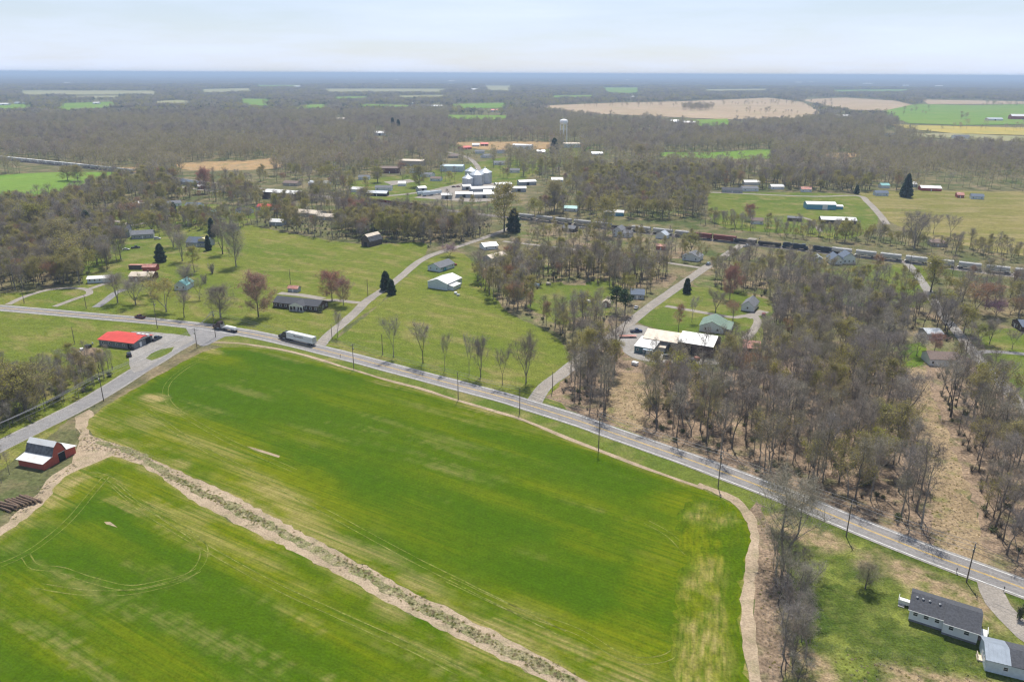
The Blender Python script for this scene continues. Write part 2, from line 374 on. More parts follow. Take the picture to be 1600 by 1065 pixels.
def mask_a(W):
    a, b = rowcoord(W); de = dist_poly(W, EDGE_A); dl = dist_poly(W, LOW_A, False)
    st = fbm(a / 45, b / 2.6, 4); pat = fbm(W[:, 0] / 26, W[:, 1] / 26, 4)
    bare = blobs(W, [(240, 622, 6, 4, 1.0), (262, 640, 14, 3, .45), (1000, 1058, 5, 3, .5), (700, 735, 16, 1.6, .35), (340, 700, 22, 3, .4), (430, 770, 14, 4, .75), (470, 800, 11, 3, .6), (395, 742, 18, 3, .4), (300, 690, 16, 3, .45), (225, 660, 10, 5, .4), (880, 1005, 14, 2, .5), (745, 640, 14, 1.2, .6), (610, 602, 14, 1.2, .5), (440, 558, 20, 1.5, .35), (330, 548, 9, 2.5, .75)])
    bare = np.maximum(bare, .26 * sstep(.60, .78, st) * sstep(.3, .6, pat))
    bare = np.maximum(bare, .55 * sstep(16, 1, dl) * sstep(.42, .66, fbm(a / 14, b / 4, 3)))
    bare = np.maximum(bare, .6 * sstep(2.2, .2, de) * sstep(.35, .6, pat))
    lime = blobs(W, [(330, 690, 55, 16, .8), (250, 650, 40, 12, .6), (430, 760, 40, 14, 1.0), (480, 800, 22, 9, 1.0), (1050, 870, 10, 22, .7), (1000, 1010, 14, 12, .8), (1130, 900, 10, 30, .5), (900, 980, 40, 6, .6), (220, 640, 16, 10, .5), (1110, 800, 18, 12, .8), (1010, 830, 12, 8, .5), (930, 860, 14, 5, .5), (320, 555, 30, 7, .6)])
    lime = np.maximum(lime, .6 * sstep(.50, .76, fbm(a / 60, b / 7, 4)) * sstep(.35, .7, fbm(W[:, 0] / 60, W[:, 1] / 60, 3)))
    lime = np.maximum(lime, .7 * sstep(20, 2, dl) * sstep(.3, .6, pat)); lime = np.maximum(lime, .6 * sstep(5, .5, de))
    return np.stack([bare, lime, 0 * bare], 1)
def mask_b(W):
    a, b = rowcoord(W); de = dist_poly(W, EDGE_B); st = fbm(a / 40 + 9, b / 2.6, 4); pat = fbm(W[:, 0] / 22 + 5, W[:, 1] / 22, 4)
    bare = blobs(W, [(110, 755, 4, 7, .8), (90, 775, 4, 6, .7), (196, 790, 12, 1.5, .6), (262, 800, 14, 2, .5), (330, 840, 18, 2.5, .45), (75, 790, 3, 5, .6), (400, 870, 14, 2, .4)])
    bare = np.maximum(bare, .35 * sstep(.62, .8, st)); bare = np.maximum(bare, .5 * sstep(2.5, .2, de) * sstep(.35, .6, pat))
    bare = np.maximum(bare, .45 * sstep(14, 1, de) * sstep(.5, .7, fbm(a / 12 + 3, b / 4, 3)))
    lime = blobs(W, [(250, 770, 30, 12, .9), (330, 830, 40, 9, .9), (110, 770, 9, 12, .9), (60, 930, 20, 8, .5), (420, 900, 40, 8, .7), (180, 850, 20, 4, .35), (130, 830, 10, 8, .4), (560, 960, 40, 6, .5), (240, 1040, 40, 7, .5)])
    lime = np.maximum(lime, .55 * sstep(.53, .78, fbm(a / 50 + 4, b / 6, 4))); lime = np.maximum(lime, .6 * sstep(9, 1, de) * sstep(.3, .6, pat))
    return np.stack([bare, lime, 0 * bare], 1)

# ---- fields, lawns, soil (each sheet a few millimetres above the one below)
sheet('field_margin_soil', GP([(120, 650), (139, 640), (150, 650), (140, 668), (152, 682), (210, 700), (330, 756), (420, 800), (560, 874), (720, 958), (880, 1040), (1060, 1135), (930, 1135), (850, 1066), (700, 992), (560, 918), (400, 836), (300, 782), (240, 742), (205, 722), (176, 712), (165, 719), (130, 735), (104, 756), (88, 775), (60, 805), (0, 848), (-90, 905), (-110, 870), (-5, 828), (20, 806), (50, 780), (62, 762), (80, 742), (112, 722), (118, 706), (125, 690), (118, 668)]), .020, M_soil, jit=.7)
wheat_a = sheet('wheat_field', EDGE_A, .034, M_wheat, 2.0, mask_a, jit=.45, step=2.0)
HEADA = math.atan2((G(1092, 880) - G(1084, 1060)).y, (G(1092, 880) - G(1084, 1060)).x)
M_head = land('headland_wheat', (.050, .104, .0006), (.064, .114, .0008), (.092, .134, .002), .55, .78, s_big=.02, s_mid=.08, s_fine=1.5, stretch=(-HEADA, (.22, 1.5, 1)), fine=.3, rows=(-HEADA, (.3, 1.8, 1)), **GREEN)
def mask_h(W):
    p, _d = proj(np.c_[W, np.zeros(len(W))]); x, y = p[:, 0], p[:, 1]; n1 = fbm(W[:, 0] / 7, W[:, 1] / 7, 4); n2 = fbm(W[:, 0] / 3 + 5, W[:, 1] / 3, 3)
    core = sstep(48, 16, np.abs(x - 1098) * (1 - .25 * sstep(960, 1060, y))) * sstep(862, 915, y + 40 * (n1 - .5))
    top = sstep(38, 8, np.hypot((x - 1095) / 1.0, (y - 803) * 1.6)); top = np.maximum(top, .8 * sstep(40, 10, np.hypot(x - 1130, (y - 815) * 2.2)))
    bare = np.maximum(core, top) * sstep(.3, .66, n1 * .6 + n2 * .4) * .62
    lime = np.maximum(sstep(.38, .6, n1) * .9 * sstep(58, 22, np.abs(x - 1096)) + .25, .7 * core); lime = lime * (1 - .8 * sstep(1120, 1140, x) * sstep(845, 860, y) * sstep(930, 900, y))
    return np.stack([bare, lime, 0 * bare], 1)
wheat_b = sheet('wheat_field', EDGE_B, .034, M_wheat, 2.0, mask_b, jit=.45, step=2.0, seed=4)
pasture_left = [(-60, 478), (-40, 462), (60, 455), (130, 445), (150, 425), (230, 400), (300, 398), (345, 378), (380, 352), (440, 362), (560, 381), (650, 378), (668, 385), (655, 410), (600, 468), (540, 510), (505, 545), (400, 530), (300, 515), (100, 497)]
sheet('pasture', GP(pasture_left), .012, M_pasture)
meadow_left = [(-80, 482), (60, 492), (200, 505), (322, 520), (220, 578), (120, 645), (60, 690), (-80, 740)]
sheet('meadow', GP(meadow_left), .012, M_pasture, seed=2)
pasture_right = [(505, 545), (600, 470), (660, 410), (720, 395), (760, 440), (790, 485), (850, 515), (885, 545), (890, 575), (842, 628), (780, 618), (640, 580)]
sheet('pasture', GP(pasture_right), .012, M_pasture, seed=3)
house_lawn = [(1190, 790), (1260, 800), (1330, 826), (1420, 862), (1540, 908), (1640, 950), (1760, 1000), (1760, 1140), (1215, 1140), (1230, 1050), (1240, 960), (1225, 880)]
LAWN_D = [(p.x, p.y) for p in GP([(1200, 775), (1300, 815), (1420, 862), (1540, 908), (1640, 950)])]
def mask_lawn(W):
    d = dist_poly(W, LAWN_D, False); n1 = fbm(W[:, 0] / 9, W[:, 1] / 9, 4)
    bare = sstep(22, 12, d) * sstep(3.0, 6.5, d) * sstep(.36, .56, n1) * .9
    g = G(1300, 1015); g2 = G(1560, 1060); bare = np.maximum(bare, sstep(.0, 2.5, (np.array([-1, 0]) * 0 + W - np.array([g.x, g.y])) @ np.array([-(g2 - g).normalized().y, (g2 - g).normalized().x]) * -1) * sstep(.35, .6, n1) * .95)
    lime = sstep(.45, .68, fbm(W[:, 0] / 7 + 3, W[:, 1] / 7, 4))
    return np.stack([bare, lime, 0 * bare], 1)
M_hlawn = land('house_lawn_grass', (.055, .088, .014), (.088, .118, .02), (.15, .16, .045), .5, .7, s_big=.06, s_mid=.2, s_fine=1.9, fine=.4, bare=((.31, .23, .135), (.17, .195, .04), (.3, .25, .15)), mask=True)
sheet('house_lawn', [(p.x, p.y) for p in GP(house_lawn)], .012, M_hlawn, 1.6, mask_lawn)
WOODS_FLOOR = [
    [(858, 618), (880, 585), (915, 545), (960, 535), (1010, 570), (1130, 580), (1240, 560), (1300, 565), (1370, 560), (1425, 585), (1445, 680), (1470, 780), (1500, 850), (1460, 862), (1330, 812), (1200, 758), (1000, 680), (900, 645)],
    [(1440, 575), (1500, 555), (1560, 590), (1640, 680), (1760, 820), (1760, 985), (1600, 905), (1540, 880), (1520, 790), (1480, 690)],
    [(735, 445), (760, 415), (830, 405), (940, 405), (1050, 425), (1040, 455), (990, 500), (950, 530), (900, 555), (870, 520), (800, 490)],
    [(1060, 430), (1110, 415), (1180, 395), (1290, 420), (1420, 470), (1500, 490), (1490, 540), (1420, 570), (1300, 560), (1200, 545), (1190, 480), (1100, 450)]]
WOODS_FLOOR.append([(1176, 785), (1205, 792), (1232, 860), (1262, 930), (1268, 1010), (1262, 1080), (1230, 1140), (1180, 1140), (1172, 1000), (1180, 880), (1184, 830)])
for i, w in enumerate(WOODS_FLOOR): sheet('woodland_floor', GP(w), .008, M_mixfloor if i in (2, 3) else M_litter, jit=1.5, seed=10 + i)
sheet('cleared_strip', GP([(1408, 570), (1440, 570), (1462, 630), (1490, 700), (1515, 770), (1542, 868), (1545, 885), (1462, 852), (1458, 790), (1440, 720), (1425, 650)]), .016, M_dry, jit=1.2)
sheet('cleared_strip', GP([(945, 655), (950, 605), (975, 580), (1010, 590), (1008, 640), (1005, 672), (970, 665)]), .016, M_dry, jit=1.2, seed=3)
sheet('green_yard', GP([(985, 500), (1030, 470), (1062, 450), (1120, 450), (1180, 462), (1215, 478), (1195, 505), (1185, 545), (1130, 535), (1050, 520)]), .016, M_lawn)
sheet('green_yard', GP([(822, 474), (838, 452), (862, 440), (905, 446), (935, 434), (968, 450), (950, 468), (966, 488), (905, 494), (880, 508), (842, 490)]), .014, M_lawn, seed=2, jit=2.5)
sheet('green_yard', GP([(1330, 414), (1430, 415), (1452, 440), (1446, 475), (1380, 480), (1300, 470), (1290, 430)]), .014, M_lawn, seed=3)
sheet('green_yard', GP([(1525, 520), (1600, 512), (1760, 520), (1760, 690), (1640, 660), (1575, 590)]), .014, M_lawn, seed=4)
sheet('green_yard', GP([(1410, 540), (1440, 535), (1448, 560), (1425, 575), (1400, 565)]), .018, M_yard, seed=5)
sheet('railside_field', GP([(1105, 300), (1340, 305), (1372, 342), (1330, 372), (1240, 366), (1120, 350)]), .016, M_lawn, seed=6)
sheet('railside_field', GP([(1340, 300), (1480, 298), (1760, 310), (1760, 415), (1600, 400), (1480, 378), (1420, 360), (1376, 336)]), .016, M_pasture_dry, seed=7)
sheet('green_yard', GP([(820, 345), (930, 355), (1060, 372), (1095, 400), (1000, 402), (900, 388), (800, 376)]), .014, M_mixfloor, seed=8)
sheet('neighbourhood_lawn', GP([(130, 445), (120, 400), (130, 350), (240, 320), (400, 325), (380, 352), (345, 378), (300, 398), (230, 402)]), .010, M_lawn, seed=9)
sheet('neighbourhood_lawn', GP([(545, 285), (700, 262), (860, 232), (920, 225), (900, 250), (830, 275), (780, 310), (690, 312), (560, 312)]), .010, M_lawn, seed=12)
FAR_FIELDS = [
    ('green_field', M_fgreen, [(-80, 279), (60, 270), (165, 269), (178, 271), (140, 283), (80, 303), (-80, 316)], .012),
    ('tan_field', M_straw, [(835, 166), (960, 161), (1060, 159), (1135, 156), (1200, 153), (1255, 160), (1285, 178), (1240, 186), (1130, 187), (1000, 181), (900, 177)], .3),
    ('tan_field', M_straw, [(1250, 156), (1320, 153), (1400, 158), (1445, 169), (1410, 175), (1340, 173), (1290, 166)], .3),
    ('green_field', M_fgreen, [(1370, 176), (1430, 163), (1520, 165), (1620, 163), (1760, 165), (1760, 201), (1600, 195), (1500, 196), (1420, 193)], .3),
    ('yellow_field', M_fyellow, [(1390, 195), (1500, 198), (1760, 203), (1760, 214), (1600, 212), (1490, 209), (1420, 202)], .3),
    ('tan_field', M_straw, [(1440, 156), (1600, 159), (1760, 159), (1760, 164), (1600, 163), (1450, 163)], .36),
    ('green_field', M_fgreen, [(1080, 188), (1137, 186), (1140, 196), (1095, 198)], .3),
    ('green_field', M_fgreen, [(-80, 163), (48, 163), (46, 170), (-80, 171)], .3), ('green_field', M_fgreen, [(88, 162), (190, 159), (172, 168), (92, 173)], .3),
    ('pale_field', M_fpale, [(30, 142), (240, 142), (250, 147), (30, 149)], .3), ('pale_field', M_fpale, [(310, 140), (395, 138), (395, 143), (320, 145)], .3),
    ('green_field', M_fgreen, [(372, 155), (425, 155), (420, 166), (385, 165)], .3), ('green_field', M_fgreen, [(458, 171), (480, 164), (514, 163), (508, 171)], .3),
    ('pale_field', M_fpale, [(505, 139), (700, 139), (690, 144), (510, 144)], .3), ('green_field', M_fgreen, [(700, 180), (795, 181), (785, 188), (700, 187)], .3),
    ('green_field', M_fgreen, [(705, 163), (790, 161), (800, 169), (710, 170)], .3), ('green_field', M_fgreen, [(940, 137), (1000, 137), (1000, 146), (950, 146)], .3),
    ('pale_field', M_fpale, [(755, 132), (800, 133), (800, 143), (760, 142)], .3), ('green_field', M_fgreen, [(1030, 238), (1110, 238), (1205, 234), (1205, 247), (1100, 247), (1040, 245)], .02),
    ('tan_field', M_orange, [(1290, 239), (1342, 240), (1332, 246), (1290, 245)], .02), ('tan_field', M_orange, [(270, 255), (420, 250), (432, 263), (300, 266)], .02),
    ('tan_field', M_orange, [(180, 262), (214, 261), (210, 270), (182, 268)], .02), ('tan_field', M_orange, [(700, 222), (860, 222), (862, 232), (760, 234)], .02),
    ('pale_field', M_fpale, [(1390, 210), (1480, 209), (1600, 214), (1760, 216), (1760, 226), (1600, 222), (1500, 220)], .3),
    ('pale_field', M_fpale, [(240, 158), (300, 157), (300, 161), (245, 162)], .3), ('pale_field', M_fpale, [(620, 150), (700, 149), (700, 152), (620, 153)], .3), ('green_field', M_fgreen, [(860, 150), (930, 149), (930, 152), (860, 153)], .3), ('pale_field', M_fpale, [(110, 151), (185, 150), (185, 153), (112, 154)], .3), ('pale_field', M_fpale, [(1100, 140), (1200, 139), (1200, 142), (1100, 143)], .3), ('green_field', M_fgreen, [(1300, 141), (1420, 140), (1420, 143), (1300, 144)], .3), ('green_field', M_fgreen, [(400, 133), (470, 132), (470, 135), (400, 136)], .3), ('pale_field', M_fpale, [(850, 132), (920, 131), (920, 133), (850, 134)], .3), ('green_field', M_fgreen, [(520, 152), (575, 151), (575, 154), (522, 155)], .3),
    ('green_field', M_fgreen, [(560, 163), (640, 165), (640, 168), (560, 167)], .3), ('tan_field', M_orange, [(400, 249), (430, 247), (436, 253), (410, 255)], .02)]
for i, (nm, mt, pl, z) in enumerate(FAR_FIELDS): sheet(nm, GP(pl), z, mt, jit=.0, step=60 if z > .1 else 8, seed=i, smooth=z < .1)

sheet('wheat_headland', GP([(1054, 915), (1070, 870), (1058, 830), (1066, 795), (1092, 774), (1140, 791), (1160, 814), (1169, 840), (1165, 870), (1158, 910), (1156, 960), (1161, 1010), (1164, 1065), (1172, 1130), (1050, 1130), (1053, 1065), (1048, 1010), (1055, 960)]), .040, M_head, 1.6, mask_h, jit=1.1, step=2.0)
ditch = MB(); ribbon(smooth_line(GP([(150, 690), (205, 706), (245, 730), (300, 760), (350, 786), (400, 812), (470, 846), (542, 882), (610, 920), (714, 976), (800, 1018), (876, 1056), (960, 1100)]), 1.2), -1.3, 1.3, .052, ditch, jit=.9, seed=5)
tag(ditch.build('ditch_grass', land('ditch_sward', (.15, .165, .06), (.24, .215, .115), (.34, .28, .18), .46, .66, s_big=.12, s_mid=.4, s_fine=2.0, fine=.45)), kind='structure')
# ---- roads
_rz = [0]
def road(name, px, width, z, mat, shoulder=0, sh_mat=None, step=4.0, jit=.0):
    _rz[0] += 1; z += .03 + _rz[0] * .0012; path = smooth_line(GP(px), step); mb = MB(); ribbon(path, -width / 2, width / 2, z, mb, jit=jit)
    o = tag(mb.build(name, mat), kind='structure')
    if shoulder:
        sb = MB(); ribbon(path, -width / 2 - shoulder, width / 2 + shoulder, z - .006, sb, jit=.25, seed=3); tag(sb.build('road_shoulder', sh_mat or M_gravel), kind='structure')
    return o, path
M_wear = land('tyre_worn_asphalt', (.25, .235, .225), (.215, .205, .198), (.29, .27, .255), .5, .75, s_big=.03, s_mid=.15, s_fine=2.0, fine=.16)
hw_px = [(-90, 475), (0, 481), (60, 486), (150, 494), (220, 500), (300, 508), (345, 514), (400, 523), (450, 534), (500, 546), (560, 561), (620, 577), (700, 598), (780, 619), (830, 634), (900, 656), (960, 677), (1020, 698), (1080, 719), (1150, 745), (1200, 764), (1260, 788), (1330, 817), (1400, 845), (1470, 872), (1540, 897), (1600, 919), (1760, 978)]
verge = MB(); hw_path = smooth_line(GP(hw_px), 4.0)
ribbon(hw_path, -19, 9, .006, verge, jit=1.0); tag(verge.build('road_verge', M_lawn), kind='structure')
highway, hw_path = road('highway', hw_px, 8.4, .060, M_asphalt, .45, M_gravel)
for off in (-2.75, -1.0, 1.0, 2.75):
    e = MB(); ribbon(hw_path, off - .38, off + .38, .096, e, jit=.08, seed=int(off * 4) + 20); e.build('wheel_path', M_wear, highway)
for off in (-3.75, 3.75):
    e = MB(); ribbon(hw_path, off - .14, off + .14, .1, e); e.build('edge_line', M_white_line, highway)
for off in (-.17, .17):
    e = MB(); ribbon(hw_path, off - .09, off + .09, .1, e); e.build('centre_line', M_yellow_line, highway)
county_px = [(326, 519), (300, 531), (270, 547), (245, 562), (215, 580), (180, 602), (140, 626), (100, 647), (60, 667), (0, 697), (-90, 742)]
county, county_path = road('county_road', county_px, 7.0, .052, M_asphalt_old, .9, M_gravel)
sheet('junction_apron', GP([(290, 512), (300, 527), (318, 541), (352, 526), (375, 524), (345, 512)]), .062, M_asphalt_old, jit=.1)
lane_px = [(500, 540), (515, 522), (542, 500), (560, 483), (577, 467), (603, 450), (628, 431), (653, 410), (679, 397), (729, 381), (780, 363), (812, 350)]
lane, lane_path = road('lane', lane_px, 4.3, .048, M_lane, .5, M_gravel)
side_px = [(835, 628), (851, 604), (876, 585), (900, 566), (935, 540), (965, 519), (993, 497), (1020, 476), (1053, 453), (1074, 438), (1104, 417), (1130, 401), (1158, 383), (1178, 372)]
side_road, side_path = road('side_road', side_px, 4.7, .048, M_lane, .6, M_gravel)
road('gravel_road', [(786, 377), (830, 382), (900, 390), (972, 400), (1033, 409), (1098, 419)], 4.2, .044, M_lane)
road('railside_road', [(812, 338), (900, 352), (1010, 365), (1100, 374), (1180, 383), (1260, 392), (1330, 400), (1400, 408), (1440, 413), (1520, 424), (1640, 438)], 6.0, .040, M_lane)
road('gravel_drive', [(1416, 410), (1430, 425), (1444, 445), (1462, 475), (1480, 500), (1505, 530), (1530, 562), (1560, 595), (1600, 638), (1680, 720)], 5.0, .036, M_gravel)
road('house_drive', [(1518, 553), (1545, 549), (1600, 553), (1700, 560)], 4.0, .040, M_asphalt_old)
road('upper_road', [(1090, 300), (1150, 302), (1210, 305), (1280, 307), (1340, 306), (1356, 316), (1375, 336), (1385, 350)], 6.0, .040, M_lane)
road('farm_drive', [(1245, 338), (1262, 342), (1275, 352), (1282, 362)], 4.0, .036, M_lane)
road('gravel_drive', [(500, 470), (525, 469), (565, 473), (582, 466)], 4.2, .040, M_lane)
road('gravel_drive', [(436, 458), (470, 461), (505, 467)], 5.0, .036, M_lane)
road('driveway', [(1545, 906), (1550, 925), (1560, 945), (1578, 965), (1605, 992), (1660, 1030)], 5.5, .044, M_lane)
road('loop_drive', [(12, 476), (40, 463), (75, 453), (110, 450), (135, 452), (140, 459), (120, 466), (85, 479)], 3.6, .040, M_lane)
road('loop_drive', [(135, 453), (150, 448), (165, 443)], 3.6, .036, M_lane)
road('driveway', [(150, 480), (165, 470), (180, 458), (195, 452)], 4.5, .040, M_asphalt_old)
road('gravel_drive', [(1040, 478), (1075, 484), (1120, 492), (1150, 496), (1172, 492), (1184, 500), (1178, 515), (1164, 530)], 4.0, .038, M_lane)
road('gravel_drive', [(1165, 496), (1185, 489), (1195, 486)], 6.0, .034, M_lane)
road('village_road', [(560, 300), (600, 306), (660, 300), (700, 292), (735, 283), (748, 268), (742, 255), (728, 245), (700, 238), (655, 226), (640, 222)], 7.0, .040, M_lane)
road('village_road', [(240, 345), (255, 340), (290, 330), (330, 327)], 5.0, .040, M_lane)
road('village_road', [(150, 342), (185, 346), (205, 352), (240, 345), (268, 340)], 5.0, .036, M_lane)
road('village_road', [(275, 291), (310, 296), (345, 300)], 5.0, .036, M_lane)
road('field_path', [(330, 535), (370, 536), (420, 543), (470, 553), (530, 571), (600, 592), (650, 605), (720, 627), (800, 650), (840, 665), (880, 682), (940, 705), (1000, 728), (1050, 746), (1100, 763)], 1.6, .040, M_soil, jit=.35)
road('field_path', [(1090, 757), (1130, 772), (1158, 790), (1174, 813), (1180, 846), (1175, 882), (1169, 925), (1168, 975), (1175, 1030), (1186, 1090), (1194, 1135)], 2.7, .030, M_soil, jit=.55, step=1.6)
sheet('shop_lot', GP([(205, 518), (240, 519), (302, 527), (285, 541), (262, 554), (242, 567), (222, 579), (209, 583), (203, 573), (202, 560), (200, 552), (212, 543), (225, 537)]), .072, M_gravel, jit=.2)
sheet('lot_island', GP([(228, 560), (236, 553), (252, 546), (272, 542), (268, 549), (252, 558), (238, 563)]), .080, M_lawn, jit=.1)
sheet('works_yard', GP([(962, 526), (990, 508), (1020, 515), (1005, 545), (1122, 562), (1126, 569), (1060, 568), (1000, 562), (975, 550)]), .030, M_gravel)
sheet('grain_yard', GP([(648, 309), (668, 300), (690, 294), (725, 289), (770, 286), (800, 289), (800, 303), (770, 314), (740, 316), (700, 313)]), .030, M_lane, smooth=False)
sheet('junk_yard_soil', GP([(105, 560), (125, 545), (150, 543), (165, 552), (150, 566), (118, 570)]), .020, M_litter, jit=.5)
sheet('school_lot', GP([(600, 284), (640, 280), (650, 284), (612, 290)]), .028, M_lane, smooth=False)
# wheel tracks pressed through the young wheat
def wheel_tracks(parent, px, gauge=1.9, w=.24, seed=0):
    path = smooth_line(GP(px), 1.5)
    for s in (-1, 1):
        mb = MB(); ribbon(path, s * gauge / 2 - w / 2, s * gauge / 2 + w / 2, .074, mb, jit=.09, seed=seed + s)
        o = mb.build('wheel_track', M_track, parent)
M_track = land('wheel_track_soil', (.19, .205, .05), (.25, .24, .085), (.10, .14, .015), .42, .6, s_big=.2, s_mid=.4, s_fine=1.5)
wheel_tracks(wheat_a, [(1010, 815), (1045, 835), (1075, 865)], seed=1); wheel_tracks(wheat_a, [(1103, 828), (1090, 862), (1082, 900), (1082, 960), (1084, 1030), (1086, 1100)], seed=2)
wheel_tracks(wheat_a, [(700, 905), (800, 950), (900, 985), (960, 1020), (1000, 1032), (1045, 1025), (1070, 1000)], seed=3)
wheel_tracks(wheat_a, [(330, 555), (290, 575), (262, 600), (262, 625), (290, 650), (360, 690), (460, 735)], seed=5)
wheel_tracks(wheat_a, [(230, 640), (300, 690), (420, 752), (520, 805), (640, 870), (760, 930), (880, 990)], seed=6)
wheel_tracks(wheat_b, [(125, 742), (150, 741), (175, 750), (205, 775), (260, 810), (310, 845), (318, 870), (300, 895), (260, 908), (200, 918), (140, 905), (95, 890), (55, 885), (40, 868)], seed=8)
wheel_tracks(wheat_b, [(165, 745), (140, 775), (110, 810), (70, 845), (30, 870), (-20, 890)], seed=9)
wheel_tracks(wheat_b, [(175, 755), (230, 800), (330, 860), (430, 915), (540, 965), (640, 1010), (720, 1050)], seed=10)
wheel_tracks(wheat_b, [(60, 915), (130, 925), (200, 925), (270, 910), (310, 890)], seed=11)
sheet('bare_patch', GP([(163, 815), (172, 815), (184, 824), (172, 820), (166, 819)]), .038, M_soil, jit=.05)
sheet('bare_patch', GP([(386, 697), (399, 700), (437, 712), (436, 715), (398, 703)]), .038, M_soil, jit=.05)

# ================================================================== TREES
M_bark = tinted('grey_bark', (.10, .083, .07), (.31, .275, .235), .9)
M_twig = tinted('bare_twigs', (.245, .190, .140), (.375, .315, .245), .9, .25, ramp=[(.19, .155, .13), (.35, .305, .26), (.265, .215, .17), (.25, .22, .21), (.40, .36, .29), (.27, .245, .155), (.30, .26, .215)])
M_bud = tinted('yellow_green_buds', (.37, .36, .07), (.46, .39, .11), .8, .35)
M_leaf = tinted('fresh_leaves', (.27, .30, .05), (.40, .36, .08), .8, .35)
M_olive = tinted('olive_buds', (.34, .31, .10), (.42, .35, .14), .8, .35)
M_rust = tinted('russet_buds', (.42, .19, .085), (.40, .235, .12), .8, .35)
M_red = tinted('red_maple_buds', (.48, .20, .14), (.45, .27, .21), .8, .35)
M_pink = tinted('pink_blossom', (.42, .2, .36), (.36, .17, .25), .8, .3)
M_white = tinted('white_blossom', (.6, .57, .48), (.55, .5, .42), .8, .3)
M_cedar = tinted('evergreen_needles', (.045, .085, .042), (.075, .12, .055), .8, .3)
M_pine = tinted('pine_needles', (.035, .075, .025), (.05, .09, .035), .8)
M_brush = tinted('brush_twigs', (.33, .275, .22), (.45, .39, .31), .9, .3)
M_shrub = tinted('shrub_leaves', (.085, .12, .045), (.16, .175, .065), .8, .2)
M_stalk = tinted('straw_stalks', (.48, .38, .22), (.56, .46, .29), .9, .3)
TREE_MATS = [M_bark, M_twig, M_bud, M_leaf, M_olive, M_rust, M_red, M_pink, M_white, M_cedar, M_pine, M_brush, M_shrub, M_stalk]
TI = {m.name: i for i, m in enumerate(TREE_MATS)}

